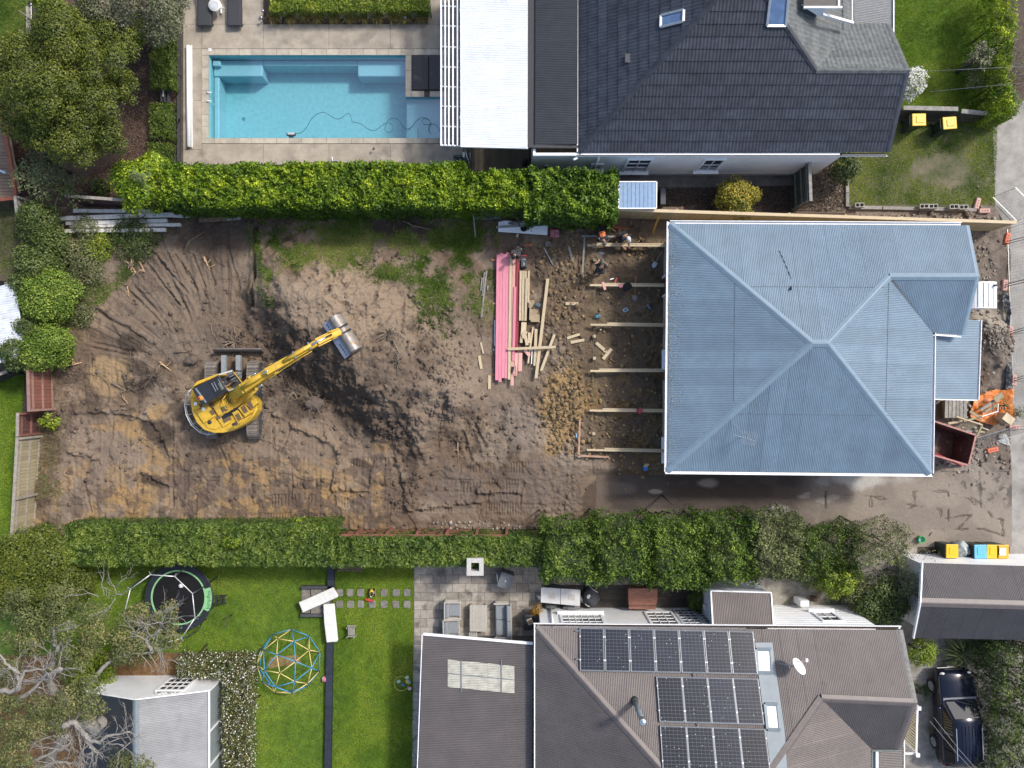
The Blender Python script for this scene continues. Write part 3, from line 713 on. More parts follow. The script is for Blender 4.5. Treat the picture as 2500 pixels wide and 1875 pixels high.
def drive_c(x,y,h):
 X,Y=x*S,y*S;col=np.tile(np.array((.25,.212,.172)),(len(x),1));L=lambda m,c:paint(col,m,c)
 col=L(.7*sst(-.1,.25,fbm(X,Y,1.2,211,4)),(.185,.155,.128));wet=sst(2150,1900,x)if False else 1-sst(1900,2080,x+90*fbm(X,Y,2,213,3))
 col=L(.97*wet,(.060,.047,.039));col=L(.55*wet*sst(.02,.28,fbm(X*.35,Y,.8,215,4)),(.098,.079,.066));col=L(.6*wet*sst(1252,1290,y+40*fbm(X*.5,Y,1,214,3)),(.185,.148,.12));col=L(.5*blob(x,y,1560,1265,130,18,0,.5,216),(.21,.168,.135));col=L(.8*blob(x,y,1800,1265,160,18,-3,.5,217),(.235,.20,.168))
 col=L(.3*blob(x,y,1500,1190,40,14,0,.5,218),(.25,.22,.19));col=L(.9*(1-sst(1460,1530,x+60*fbm(X,Y,.7,226,3))),(.135,.102,.078));col=L(.7*blob(x,y,1880,1248,40,14,0,.5,219),(.35,.33,.31));col=L(.85*blob(x,y,2110,1170,90,18,0,.5,220),(.44,.42,.38))
 for k,(a,b,r)in enumerate(((1960,1212,16),(2010,1222,18),(1970,1205,12),(2030,1214,14),(1720,1180,30),(1600,1200,12))):col=paint(col,.75*blob(x,y,a,b,r,r*.35,0,.4,230+k),(.33,.29,.25))
 col=L(.7*sst(.0,.2,fbm(X,Y,.35,221,4,.65))*blob(x,y,2430,1170,60,80,0,.5,222),(.06,.055,.05))
 col=L(.75*crack(x,y),(.055,.045,.038));return col
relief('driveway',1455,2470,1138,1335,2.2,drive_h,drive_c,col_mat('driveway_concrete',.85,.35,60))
def yard_h(x,y):X,Y=x*S,y*S;return .03+.09*fbm(X,Y,.9,241,4)+.05*fbm(X,Y,.2,243,4,.65)+.35*blob(x,y,2425,835,35,50,0,.6,245)
def yard_c(x,y,h):
 X,Y=x*S,y*S;col=np.tile(np.array((.20,.162,.128)),(len(x),1));col=paint(col,.8*sst(-.1,.2,fbm(X,Y,1.2,251,4)),(.13,.105,.085))
 col=paint(col,.8*blob(x,y,2420,780,40,25,0,.4,253),(.36,.315,.25));return paint(col,.8*blob(x,y,2330,1100,110,60,0,.4,255),(.24,.215,.185))
relief('bare_earth',2270,2466,545,1150,2.6,yard_h,yard_c,col_mat('yard_soil'))
# clods of soil and clay
rng=np.random.RandomState(5)
def scatter(n,blobs,r0,r1,seed,zf=soil_h,pw=2.5):
 g=np.random.RandomState(seed);w=np.array([b[2]*b[3]*b[4]for b in blobs],float);k=g.choice(len(blobs),n,p=w/w.sum())
 B=np.array([b[:4]for b in blobs],float)[k];q=g.normal(size=(n,2))*.62;x=B[:,0]+q[:,0]*B[:,2];y=B[:,1]+q[:,1]*B[:,3]
 x=np.clip(x,90,2464);r=r0+(r1-r0)*g.rand(n)**pw;z=zf(x,y)+r*.25
 return np.stack([(x-1250)*S,(937.5-y)*S,z],1),r
M_clod=tint_mat('soil_clods',[(.05,.038,.030),(.115,.087,.066),(.20,.155,.118)],None,.95,.2);M_clay=tint_mat('clay_clods',[(.085,.062,.042),(.165,.118,.068),(.31,.22,.115)],None,.95,.2)
p,r=scatter(6500,[(1085,880,60,120,1.6),(1060,760,50,60,1.5),(960,1000,120,70,1),(900,800,200,180,.35),(660,770,100,100,.6),(1150,1040,120,90,.7),(380,980,160,160,.25),(700,880,110,90,1),(970,1055,40,25,4),(700,1150,350,110,.2),(420,760,200,150,.15),(1000,1180,30,70,2),(740,940,150,70,.8),(1030,640,40,30,1),(900,640,120,16,1),(180,1020,90,150,.3),(1330,1290,120,14,1.5),(1250,1050,90,40,.6)],.010,.115,31,pw=4.5)
_cx,_cy=p[:,0]/S+1250,937.5-p[:,1]/S;_ct=np.clip((soil_c(_cx,_cy,p[:,2]).mean(1)-.045)/.15+.12*rng.normal(size=len(p)),0,1)  # clods follow the soil map, its painted shade included
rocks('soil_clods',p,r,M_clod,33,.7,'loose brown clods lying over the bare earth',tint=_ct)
p,r=scatter(4200,[(1375,650,55,60,1),(1370,780,55,90,.8),(1385,960,45,70,1.6),(1360,1010,45,55,2.2),(1540,820,100,260,.28),(1520,1060,110,80,.7),(1400,1090,50,30,.8),(1560,610,60,15,1.5)],.010,.105,41,pw=3.2)
rocks('clay_clods',p,r,M_clay,43,.7,'yellow brown clay clods piled beside the floor joists')
p,r=scatter(1100,[(2400,700,40,160,1),(2425,830,35,45,3),(2380,1110,90,40,1),(2250,535,150,8,2)],.012,.10,45,lambda x,y:np.where(y<1150,yard_h(x,y),0))
rocks('rubble',p,r,tint_mat('rubble',[(.10,.08,.065),(.22,.185,.15),(.40,.36,.30)],None,.95,.2),46,.7,'grey rubble and clods by the site fence','rubble')
p,r=scatter(320,[(1450,1285,200,8,1),(1130,1275,60,8,2),(1200,1285,80,8,2),(2380,1000,60,120,.2)],.02,.09,47)
rocks('pale_stones',p,r,tint_mat('pale_stones',[(.15,.13,.105),(.25,.22,.185),(.38,.35,.31)],None,.9,.3),48,.6,'pale stones and rubble along the earth edge','rubble')
# grass
M_grass=tint_mat('grass_blades',[(.075,.150,.008),(.150,.255,.014),(.26,.36,.022),(.38,.42,.06)],[0,.4,.75,1],.8,.08,.25)
M_weed=tint_mat('rank_grass',[(.045,.085,.013),(.095,.165,.026),(.18,.245,.045),(.30,.31,.10)],[0,.4,.75,1],.8,.1,.2)
LAWN_L=[(60,1366),(800,1366),(800,1880),(612,1880),(615,1596),(250,1592),(60,1592)]
blades('lawn_grass',LAWN_L,150000,.05,M_grass,61,.009,.9,-.01,label='green lawn grass around the climbing dome')
blades('lawn_grass',[(815,1368),(1011,1368),(1008,1880),(806,1880)],60000,.055,M_grass,62,.009,.9,-.01,label='green lawn grass beside the brown roofed wing')
blades('lawn_grass',[(2184,-20),(2428,-20),(2420,276),(2180,262)],45000,.055,M_grass,63,.009,.9,-.01,label='green lawn grass behind the dark tiled house')
blades('lawn_grass',[(0,-20),(64,-20),(64,104),(0,110)],8000,.07,M_weed,64,.009,.9,-.01,label='dark green lawn in the far corner')
blades('lawn_grass',[(0,920),(62,920),(34,1340),(0,1345)],14000,.06,M_grass,65,.009,.9,-.01,label='green lawn outside the timber boundary fence')
blades('lawn_grass',[(0,482),(70,482),(60,790),(0,790)],7000,.06,M_weed,66,.01,.9,-.01,label='thin grass in the neighbouring yard',dens=lambda x,y:np.clip(.55+2.5*fbm(x*S,y*S,1.6,67,3),0,1))
bare=lambda x,y:np.clip(1.15-1.25*blob(x,y,2285,425,95,48,0,.5,68)+.3*fbm(x*S,y*S,.7,69,3),.06,1)
blades('verge_grass',[(2004,298),(2436,298),(2428,500),(2066,500),(2060,420),(2020,380)],62000,.05,M_grass,70,.009,.9,-.01,label='patchy grass on the front verge',dens=bare)
wd=lambda x,y:np.clip((.46+2.0*fbm(x*S,y*S,.9,71,4)+1.0*fbm(x*S,y*S,.22,70,3))*np.clip(.9*blob(x,y,930,605,290,72,8,.5,72)+blob(x,y,1120,680,85,105,15,.5,73)+.9*blob(x,y,760,570,120,60,0,.5,75)+.8*blob(x,y,690,660,50,65,0,.5,76)+.45*blob(x,y,1060,760,50,50,0,.5,77),0,1)-.9*blob(x,y,965,555,90,22,0,.4,74),0,1)
blades('rank_grass',[(600,522),(1225,522),(1220,830),(600,830)],150000,.16,M_weed,75,.009,1.2,0,zf=soil_h,label='rank green weeds left along the site edge',dens=wd,cat='weeds')
blades('rank_grass',[(130,560),(420,560),(300,700),(200,800),(130,800)],20000,.15,M_weed,76,.012,1.1,0,zf=soil_h,label='weeds growing in front of the white beams',cat='weeds',dens=lambda x,y:np.clip(.4+3*fbm(x*S,y*S,.9,77,3),0,1))
blades('rank_grass',[(830,1268),(1290,1262),(1290,1300),(830,1300)],9000,.14,M_weed,78,.011,1.0,.02,label='green weeds along the red fence',cat='weeds',dens=lambda x,y:np.clip(.4+4*fbm(x*S,y*S,.8,79,3),0,1))
blades('rank_grass',[(110,900),(150,880),(160,1330),(90,1340)],6000,.2,tint_mat('dry_weeds',[(.09,.07,.04),(.20,.16,.09),(.10,.14,.04)],None,.8,.2),80,.012,1.4,.02,zf=soil_h,label='dry weeds and leaf litter along the timber fence',cat='weeds',dens=lambda x,y:np.clip(.35+4*fbm(x*S,y*S,.7,86,3),0,1))
blades('rank_grass',[(1950,1420),(2200,1420),(2200,1560),(2080,1560)],6000,.12,M_weed,81,.011,1.0,-.01,label='sparse grass in the sandy bed',cat='weeds',dens=lambda x,y:np.clip(.25+3*fbm(x*S,y*S,.8,82,3),0,1))
blades('rank_grass',[(2205,1590),(2290,1590),(2260,1720),(2210,1720)],5000,.10,M_weed,83,.011,1.0,-.01,label='sparse grass at the parking pad edge',cat='weeds',dens=lambda x,y:np.clip(.35+3*fbm(x*S,y*S,.8,84,3),0,1))
# bark chips and dry litter
def chips(name,poly,n,L,W,m,seed,label,z=-.01,cat='mulch',tilt=.5):
 g=np.random.RandomState(seed);pp=np.array(poly,float);lo,hi=pp.min(0),pp.max(0);x=lo[0]+g.rand(n)*(hi[0]-lo[0]);y=lo[1]+g.rand(n)*(hi[1]-lo[1]);k=inpoly(x,y,poly);x,y=x[k],y[k];n=len(x)
 pos=np.stack([(x-1250)*S,(937.5-y)*S,z+.03*g.rand(n)],1);nr=np.array([0,0,1.0])+tilt*g.normal(size=(n,3))
 o=leaf_obj(name,pos,nr,L,W,m,g.rand(n),g,None,.1);o['kind']='stuff';o['label']=label;o['category']=cat;return o
M_chip=tint_mat('bark_chips',[(.05,.032,.024),(.13,.08,.055),(.30,.21,.15)],[0,.6,1],.9,.2)
chips('bark_mulch',[(300,-10),(440,-10),(440,410),(250,480),(100,480),(300,380)],26000,.07,.035,M_chip,91,'brown bark mulch between tree and pool deck')
chips('leaf_litter',[(1948,395),(2060,405),(2060,515),(1948,515)],5200,.17,.05,tint_mat('dry_leaves',[(.10,.075,.055),(.28,.22,.16),(.48,.41,.33)],None,.85,.2),92,'dry curled leaves heaped by the timber gate',0,'litter',1.0)
chips('bark_mulch',[(1600,458),(1945,455),(1945,515),(1600,515)],7000,.07,.04,tint_mat('dark_chips',[(.025,.02,.018),(.07,.055,.045),(.14,.11,.09)],None,.9,.2),93,'dark mulch in the side garden')
chips('bark_mulch',[(20,310),(95,310),(95,480),(50,480)],5000,.07,.035,tint_mat('dark_chips2',[(.03,.018,.015),(.08,.04,.032),(.14,.08,.06)],None,.9,.2),94,'dark red brown mulch behind the neighbouring deck')
chips('leaf_litter',[(100,1290),(160,1270),(190,1310),(100,1345)],700,.10,.045,tint_mat('pale_chips',[(.3,.22,.15),(.5,.4,.3)],None,.9,.2),95,'pale wood chips at the fence foot',.1,'litter')
# ================================================================ BUILDINGS
M_blue=mat('blue_grey_iron',(0.150,0.215,0.275),.5,.0,var=.10,scale=1.2,rnd=.07,stretch=(1,1,1),dirt=((0.135,0.175,0.21),2.2,.62))
M_bluecap=mat('blue_ridge',(0.165,0.235,0.295),.5,var=.08,scale=4)
M_brown=mat('brown_iron',(0.128,0.108,0.100),.5,.0,var=.12,scale=1.2,rnd=.06,dirt=((0.095,0.08,0.073),1.5,.62))
M_browncap=mat('brown_ridge',(0.128,0.108,0.10),.5,var=.12,scale=4)
M_brown2=mat('wing_and_shade_iron',(0.100,0.088,0.084),.5,var=.12,scale=1.2,rnd=.04)  # wing iron; also paints shade on the slopes turned from the sun
M_tile=mat('charcoal_tile',(0.029,0.034,0.046),.5,var=.35,scale=3,rnd=.22,bump=.15,bscale=90)
M_tilelit=mat('sunlit_tile',(0.105,0.115,0.115),.7,var=.35,scale=5,rnd=.18,bump=.25,bscale=60)  # charcoal tile lightened for the slopes that face the sun
M_char=mat('charcoal_iron',(0.024,0.028,0.034),.45,var=.15,scale=2,rnd=.06)
M_white=mat('white_paint',(0.82,0.825,0.83),.5,var=.05,scale=3)
M_wall=mat('white_weatherboard',(0.81,0.82,0.825),.6,var=.06,scale=2,bump=.1)
M_wallb=mat('pale_plaster',(0.66,0.70,0.75),.7,var=.08,scale=1.5)
M_wroof=mat('white_roof_iron',(0.655,0.685,0.71),.5,var=.07,scale=1.5,rnd=.035,dirt=((.55,.58,.60),2.5,.62))
M_glass=mat('window_glass',(0.03,0.04,0.05),.08,spec=.8,var=.1)
M_sky=mat('skylight_glass',(0.10,0.17,0.30),.08,spec=.9,var=.25,scale=3)
M_frost=mat('frosted_skylight',(0.62,0.68,0.70),.3,var=.08,scale=9,dirt=((.40,.43,.42),14,.68))
M_flash=mat('grey_flashing',(0.175,0.21,0.235),.45,var=.12,scale=2)
M_dark=mat('dark_metal',(0.03,0.033,0.037),.5)
M_black=mat('black_plastic',(0.015,0.015,0.017),.5)
M_cream=mat('cream_weatherboard',(0.50,0.45,0.36),.7,var=.08)
M_red=mat('oxide_red_board',(0.13,0.05,0.042),.8,var=.25,scale=5)
M_galv=mat('galvanised_steel',(0.42,0.44,0.45),.35,.8,var=.1)

def on(plane,px,py,off=0.0):
 a,c,d=plane;z=3.5
 for _ in range(40):q=P(px,py,z);z=a*q.x+c*q.y+d+off
 return P(px,py,z)
def wall(parent,pts,z0,z1,m,t=.12,name='wall',close=False):
 n=len(pts)
 for i in range(n if close else n-1):
  a,b=Vector(pts[i]).to_2d(),Vector(pts[(i+1)%n]).to_2d();d=(b-a).normalized();mb=MB()
  za=z1[i]if isinstance(z1,(list,tuple))else z1;zb=z1[(i+1)%n]if isinstance(z1,(list,tuple))else z1
  s=Vector((-d.y,d.x))*t/2;e=d*(t/2-.003)
  A,B=a-e,b+e
  bot=[Vector((*(A+s),z0)),Vector((*(B+s),z0)),Vector((*(B-s),z0)),Vector((*(A-s),z0))]
  top=[Vector((*(A+s),za)),Vector((*(B+s),zb)),Vector((*(B-s),zb)),Vector((*(A-s),za))]
  mb.hull2(bot,top);mb.build(name,m,parent)
def window(parent,c,u,n,w,h,nx,ny,mf=None,mg=None,sill=True,fr=.07,up=(0,0,1),name='window',mun=.035,casing=.11):
 """casing with pane, glazing bars and sill, set on a wall at c; u along, n outwards"""
 mf=mf or M_white;mg=mg or M_glass;c,u,n,v=Vector(c),Vector(u).normalized(),Vector(n).normalized(),Vector(up).normalized()
 mb=MB();q=lambda x,y,z=0:c+u*x+v*y+n*z
 for x in(-w/2-casing/2,w/2+casing/2):mb.bar(q(x,-h/2-casing,.02),q(x,h/2+casing,.02),casing,.07)if abs(v.z)>.9 else mb.bar(q(x,-h/2-casing,.02),q(x,h/2+casing,.02),casing,.07)
 for y in(-h/2-casing/2,h/2+casing/2):mb.bar(q(-w/2,y,.022),q(w/2,y,.022),.064 if abs(v.z)>.9 else casing,casing if abs(v.z)>.9 else .064)
 wo=mb.build(name,mf,parent)
 mb=MB();mb.quad(q(-w/2,-h/2,.008),q(w/2,-h/2,.008),q(w/2,h/2,.008),q(-w/2,h/2,.008));mb.build('pane',mg,wo)
 mb=MB()
 for i in range(1,nx):x=-w/2+w*i/nx;mb.bar(q(x,-h/2,.02),q(x,h/2,.02),mun,mun)
 for j in range(1,ny):y=-h/2+h*j/ny;mb.bar(q(-w/2,y,.021),q(w/2,y,.021),mun,mun)
 if mb.f:mb.build('glazing_bar',mf,wo)
 if sill:mb=MB();mb.bar(q(-w/2-.2,-h/2-casing-.03,.08),q(w/2+.2,-h/2-casing-.03,.08),.2,.06);mb.build('sill',mf,wo)
 return wo
def downs(parent,pts,m,r=.04):mb=MB();mb.tube(pts,r,8);mb.build('downpipe',m,parent,True)

# ---------------------------------------------------------------- blue roofed villa on the site
E=3.0
nw,ne,sw,se=P(1636,546,E),P(2359,550,E),P(1630,1149,E),P(2272,1156,E)
r1,r2=P(1983,838,4.7),P(2020,838,4.7);jn=P(2172,675,3.77);pk=P(2384,675,3.76);ge=P(2348,817,3.0);vb=P(2277,812,3.0)
bh=thing('villa','single storey villa with a pale blue corrugated iron hip roof','house',(12.5,1.5,0))
facet(bh,[nw,ne,pk,jn,r2,r1],M_blue,lap=.54);facet(bh,[nw,r1,sw],M_blue,lap=.47);facet(bh,[sw,r1,r2,se],M_blue,lap=.46)
facet(bh,[se,r2,jn,vb],M_blue,lap=.45);facet(bh,[jn,pk,ge,vb],M_blue,flow=(0,1))
for a,b in((nw,r1),(sw,r1),(r1,r2),(r2,se),(r2,jn),(jn,pk)):cap(bh,a,b,M_bluecap,.16,.055,.03)
for a,b in((ne,pk),(pk,ge)):cap(bh,a,b,M_bluecap,.15,.035,.02,'barge_cap')
mb=MB();mb.bar(jn,vb,.14,.01);mb.build('valley_tray',M_dark,bh)
Wx=lambda p,dx,dy:(p.x+dx,p.y+dy)
wall(bh,[Wx(nw,.38,-.38),Wx(ne,-.5,-.4),Wx(ge,-.9,.3),Wx(vb,-.4,.3),Wx(se,-.45,.42),Wx(sw,.42,.42)],0,2.95,M_cream,close=True)
gutter(bh,[sw+Vector((-.02,-.05,0)),nw+Vector((-.02,.1,0))],M_white,[(-1,0)]);gutter(bh,[sw+Vector((-.1,-.02,0)),se+Vector((.1,-.02,0))],M_white,[(0,-1)])
gutter(bh,[nw+Vector((0,.02,0)),ne+Vector((-.2,.02,0))],M_white,[(0,1)]);gutter(bh,[se+Vector((.02,0,0)),vb+Vector((.02,0,0))],M_white,[(1,0)]);gutter(bh,[vb,ge],M_white,[(0,-1)])
mb=MB()
mb.add([nw+Vector((0,0,-.08)),ne+Vector((0,0,-.08)),vb+Vector((0,0,-.08)),se+Vector((0,0,-.08)),sw+Vector((0,0,-.08))],[(0,1,2,3,4)]);mb.build('soffit',M_white,bh)
# west wall joinery
wx=nw.x+.30
for y0,y1,z0,z1,nx,ny in((865,893,.8,2.1,1,2),(1075,1118,.7,2.3,2,2)):
 a,b=P(1640,y0),P(1640,y1);window(bh,(wx,(a.y+b.y)/2,(z0+z1)/2),(0,1,0),(-1,0,0),abs(a.y-b.y),z1-z0,nx,ny)
mb=MB();a,b=P(1640,682),P(1640,722);mb.box((wx,(a.y+b.y)/2,1.25),(.06,abs(a.y-b.y),2.1));dr=mb.build('door',mat('dark_grey_door',(.07,.08,.10),.4),bh)
mb=MB();mb.box((wx-.035,(a.y+b.y)/2+.1,1.25),(.03,.3,1.7));mb.build('door_panel',mat('dark_red',(.20,.03,.03),.5),dr)
mb=MB()
for y in(a.y+.06,b.y-.06):mb.box((wx-.01,y,1.3),(.1,.12,2.4))
mb.build('door_frame',M_white,dr)
mb=MB();a,b=P(1640,905),P(1640,1070);mb.box((wx+.0,(a.y+b.y)/2,1.2),(.05,abs(a.y-b.y),2.2));mb.build('stripped_cladding',mat('bare_red_timber',(.19,.10,.085),.8,var=.3,scale=6,stretch=(1,1,5)),bh)
# aerial, overflow stains of litter in the gutter line
pl=plane_of([sw,r1,r2,se]);an=on(pl,1806,1068,.0);mb=MB();b0=on(pl,1784,1022);top=an+Vector((0,0,.9))
mb.tube([an,top],.014,6);mb.tube([b0,top],.007,5);at=mb.build('aerial_mast',mat('aerial_grey',(.30,.32,.34),.5),bh);mb=MB();mb.tube([top+Vector((-.55,.18,0)),top+Vector((.45,-.1,0))],.010,5)
for k in range(7):q=top+Vector((-.15+.09*k,.08-.02*k,.02));mb.tube([q+Vector((-.09,-.28,0)),q+Vector((.09,.28,0))],.008,4)
mb.build('aerial_element',MATS['aerial_grey'],at)
mb=MB();pn=plane_of([nw,ne,r2,r1]);mb.tube([on(pn,1903,612,.03),on(pn,1918,645,.03),on(pn,1932,680,.03)],.012,5);mb.tube([on(pn,1931,700,.0),on(pn,1931,707,.12)],.04,6);mb.build('cable',M_dark,bh)
g=np.random.RandomState(3);n=800;y=548+600*g.rand(n);x=1634+30*g.rand(n)**3.2+(fbm(y*S,y*0,.8,4,3)>.05)*8*g.rand(n);pw_=plane_of([nw,r1,sw])
pos=np.array([on(pw_,a,b,.02)for a,b in zip(x,y)]);o=leaf_obj('lichen',pos,np.array([0,0,1.0])+.3*g.normal(size=(n,3)),.04,.03,tint_mat('lichen',[(.10,.11,.08),(.24,.25,.19),(.42,.42,.34)]),g.rand(n),g,bh);o['kind']='stuff'
# front porch
pA,pB,pC,pD=P(2281,783,2.75),P(2391,781,2.4),P(2384,977,2.4),P(2279,975,2.75)
facet(bh,[pA,pB,pC,pD],M_blue,flow=(1,0),name='porch_sheet');gutter(bh,[pB,pC],M_white,[(1,0)]);mb=MB();mb.bar(pC,pD,.04,.10);mb.build('porch_fascia',M_white,bh)
mb=MB()
for p in(pB,pC):mb.box((p.x-.12,p.y+(.15 if p is pC else-.15),1.15),(.1,.1,2.3))
mb.build('porch_post',M_white,bh);mb=MB();q=P(2283,800);r=P(2372,960);mb.box(((q.x+r.x)/2,(q.y+r.y)/2,.2),(r.x-q.x,q.y-r.y,.4));mb.build('porch_floor',mat('old_floor',(.16,.11,.08),.8,var=.3),bh)

# ---------------------------------------------------------------- dark tiled house
Yd=10.36;sl_=.545
th=thing('tiled_house','large house with a charcoal pressed tile roof and white walls','house',(9,14,0))
d_sw,d_se=Vector((2.98,Yd,3.0)),Vector((16.73,Yd,3.0));d_pk=Vector((16.73,13.3,4.6));d_A=Vector((12.89,13.3,4.6));d_ap=Vector((9.3,16.68,6.45));d_vb=Vector((15.07,16.0,3.13));d_vb2=Vector((16.66,16.0,3.13))
d_top=Vector((9.3,16.68,6.45));d_nw=Vector((2.98,23.0,3.0))
facet(th,[d_sw,d_se,d_pk,d_A,d_top],M_tile,amp=.017,name='roof_tile',tile=(.408,1.38,.15),sub=5,flow=(0,1))
facet(th,[d_sw,d_top,d_nw],M_tile,amp=.017,name='roof_tile',tile=(.408,1.38,.15),sub=5,flow=(1,0))
facet(th,[d_A,d_pk,d_vb2,d_vb],M_tilelit,amp=.024,name='roof_tile',tile=(.40,1.3,.20),sub=5,flow=(0,-1))
facet(th,[d_A,d_vb,Vector((15.07,20,3.13)),d_top],M_tilelit,amp=.024,name='roof_tile',tile=(.40,1.3,.20),sub=5,flow=(-1,0))
for a,b in((d_sw,d_top),(d_A,d_top)):cap(th,a,b,M_tile,.13,.05,.05)
for a,b in((d_A,d_pk),):cap(th,a,b,M_tilelit,.12,.06,.05)
for a,b in((d_se,d_pk),(d_pk,d_vb2)):cap(th,a,b,M_tile if a is d_se else M_tilelit,.16,.03,.04,'barge_cap')
mb=MB();mb.bar(d_A+Vector((0,0,.03)),d_vb+Vector((0,0,.03)),.24,.02);mb.build('valley_tray',M_tilelit,th)
gutter(th,[d_sw+Vector((-.1,-.03,0)),d_se+Vector((0,-.03,0))],M_dark,[(0,-1)],w=.12);mb=MB();mb.bar(d_sw+Vector((-.1,-.17,-.07)),d_se+Vector((.05,-.17,-.07)),.03,.07);mb.build('fascia',M_white,th)
mb=MB();mb.bar(d_sw+Vector((-.06,0,0)),d_nw+Vector((-.06,0,0)),.05,.08);mb.build('fascia',M_white,th)
Wy=10.28
wall(th,[(1.0,Wy),(14.72,Wy),(14.72,15.9)],0,2.95,M_wall);wall(th,[(1.0,Wy),(1.0,22)],0,2.9,M_wallb)
mb=MB();mb.bar((1.0,Wy-.075,.12),(14.75,Wy-.075,.12),.04,.24);mb.build('plinth',mat('grey_plinth',(.36,.37,.38),.8),th)
for x,w,z0,z1,nx,ny in((1555,1.0,.75,2.4,2,3),(1733,.8,.9,2.4,2,2),(1457,.35,1.1,1.7,1,1)):
 q=P(x,395,1.5);window(th,(q.x,Wy-.07,(z0+z1)/2),(1,0,0),(0,-1,0),w,z1-z0,nx,ny)
mb=MB();q=P(1415,395,1);mb.box((q.x,Wy-.12,.8),(.35,.15,.5));mb.build('meter_box',M_white,th);mb=MB();q=P(1335,380,1.9);mb.box((q.x,Wy-.1,1.5),(.16,.1,.3));mb.build('wall_lamp',M_galv,th)
downs(th,[(3.9,Wy-.12,.05),(3.9,Wy-.12,2.8)],M_white,.045);downs(th,[(2.95,Wy-.12,2.8),(2.75,Wy-.25,2.95)],M_white,.05)
# roof windows
pS,pW=plane_of([d_sw,d_se,d_top]),plane_of([d_sw,d_top,d_nw])
def rooflight(parent,plane,quad,mg,mf,name='roof_window',wd=.11):
 q=[on(plane,x,y,.07)for x,y in quad];mb=MB()
 for i in range(4):mb.bar(q[i],q[(i+1)%4],wd,.09)
 wo=mb.build(name,mf,parent,bevel=.01);mb=MB();mb.quad(*[on(plane,x,y,.075)for x,y in quad]);mb.build('pane',mg,wo);return wo
rooflight(th,pW,[(1612,67),(1613,38),(1669,24),(1668,53)],M_sky,M_galv);rooflight(th,pS,[(1872,64),(1882,-20),(1925,-20),(1918,64)],M_sky,M_galv)
mb=MB();q=on(pW,1535,142,.05);mb.box(q,(.32,.38,.03));mb.build('vent_tile',M_tile,th)
# dormer and veranda at the front of the tiled house
dz=5.3;q=[P(1962,-60,dz),P(2044,-60,dz),P(2044,15,dz),P(1962,15,dz)];mb=MB();mb.prism([(p.x,p.y)for p in q],dz-.06,dz);dm=mb.build('dormer_roof',mat('brown_flat_roof',(.10,.088,.08),.7),th)
mb=MB();mb.bar((q[2].x+.05,q[0].y,dz),(q[2].x+.05,q[2].y-.06,dz),.08,.1);mb.bar((q[2].x+.2,q[2].y-.05,dz-.02),(q[3].x,q[3].y-.05,dz-.02),.08,.1);mb.build('dormer_gutter',M_white,dm)
mb=MB();a,b,c=P(1962,17,5.2),P(2020,17,5.2),P(2002,42,4.75);mb.hull2([a,b,c],[v+Vector((0,.3,-.35))for v in(a,b,c)]);mb.build('dormer_gable',M_white,dm)
mb=MB();mb.bar(P(2008,35,5.1),P(2082,56,4.1),.10,.10);mb.build('gutter',M_white,th);mb=MB();mb.bar(P(2080,-60,3.9),P(2080,54,3.9),.05,.09);mb.build('gutter',M_white,th)
facet(th,[P(2085,60,2.9),P(2085,-160,2.9),P(2182,-160,2.5),P(2182,80,2.5),P(2160,60,2.6)],mat('grey_veranda_iron',(.15,.16,.165),.5,rnd=.05),flow=(1,0),name='veranda_sheet');mb=MB();mb.bar(P(2181,-100,2.55),P(2181,82,2.55),.05,.08);mb.build('gutter',M_white,th)
# charcoal lean-to between the tiled house and the white roof
lz=3.15;facet(th,[P(1308,-160,lz-.1),P(1411,-160,lz),P(1410,352,lz),P(1306,355,lz-.1)],M_char,flow=(1,0),name='lean_to_sheet',amp=.012)
mb=MB();a,b=P(1299,-160,2.95),P(1297,358,2.95);mb.bar(a,b,.36,.02);mb.build('box_gutter',M_dark,th);mb=MB();mb.bar(P(1290,358,3.0),P(1411,359,3.0),.12,.14);mb.build('fascia',M_dark,th)
# white roofed outdoor room and its pergola
wr=thing('outdoor_room','open sided patio room under a bright white corrugated roof','patio room',P(1205,250));wz=3.05
facet(wr,[P(1125,-160,wz),P(1289,-160,wz+.12),P(1288,360,wz+.12),P(1126,356,wz)],M_wroof,flow=(1,0),amp=.013)
mb=MB();mb.bar(P(1125,-160,wz-.05),P(1126,357,wz-.05),.05,.12);mb.bar(P(1125,358,wz-.05),P(1289,362,wz+.05),.05,.12);mb.build('fascia',M_white,wr)
mb=MB()
for x,y in((1140,340),(1140,100),(1140,-120)):q=P(x,y,0);mb.box((q.x-.1,q.y,1.45),(.12,.12,2.9))
mb.build('post',M_white,wr);mb=MB();q=P(1140,30);mb.box((q.x+.1,q.y+.5,1.2),(.06,1.6,2.3));mb.build('dark_screen',M_black,wr)
pg=thing('pergola','white slatted pergola overhanging the end of the pool','pergola',P(1100,200));pz=2.85
for i,x in enumerate((1077,1087,1096,1106,1117)):mb=MB();mb.bar(P(x,-160,pz),P(x,356,pz),.062,.07);mb.build('slat',M_white,pg)
for y in(-40,16,64,115,164,212,260,309,355):mb=MB();mb.bar(P(1075,y,pz-.11),P(1126,y+2,pz-.11),.05,.14);mb.build('rafter',M_white if y==355 else mat('weathered_white',(.55,.57,.58),.7,var=.2,scale=9),pg)
mb=MB();mb.bar(P(1081,-160,pz-.24),P(1081,354,pz-.24),.06,.12);mb.build('beam',M_galv,pg)
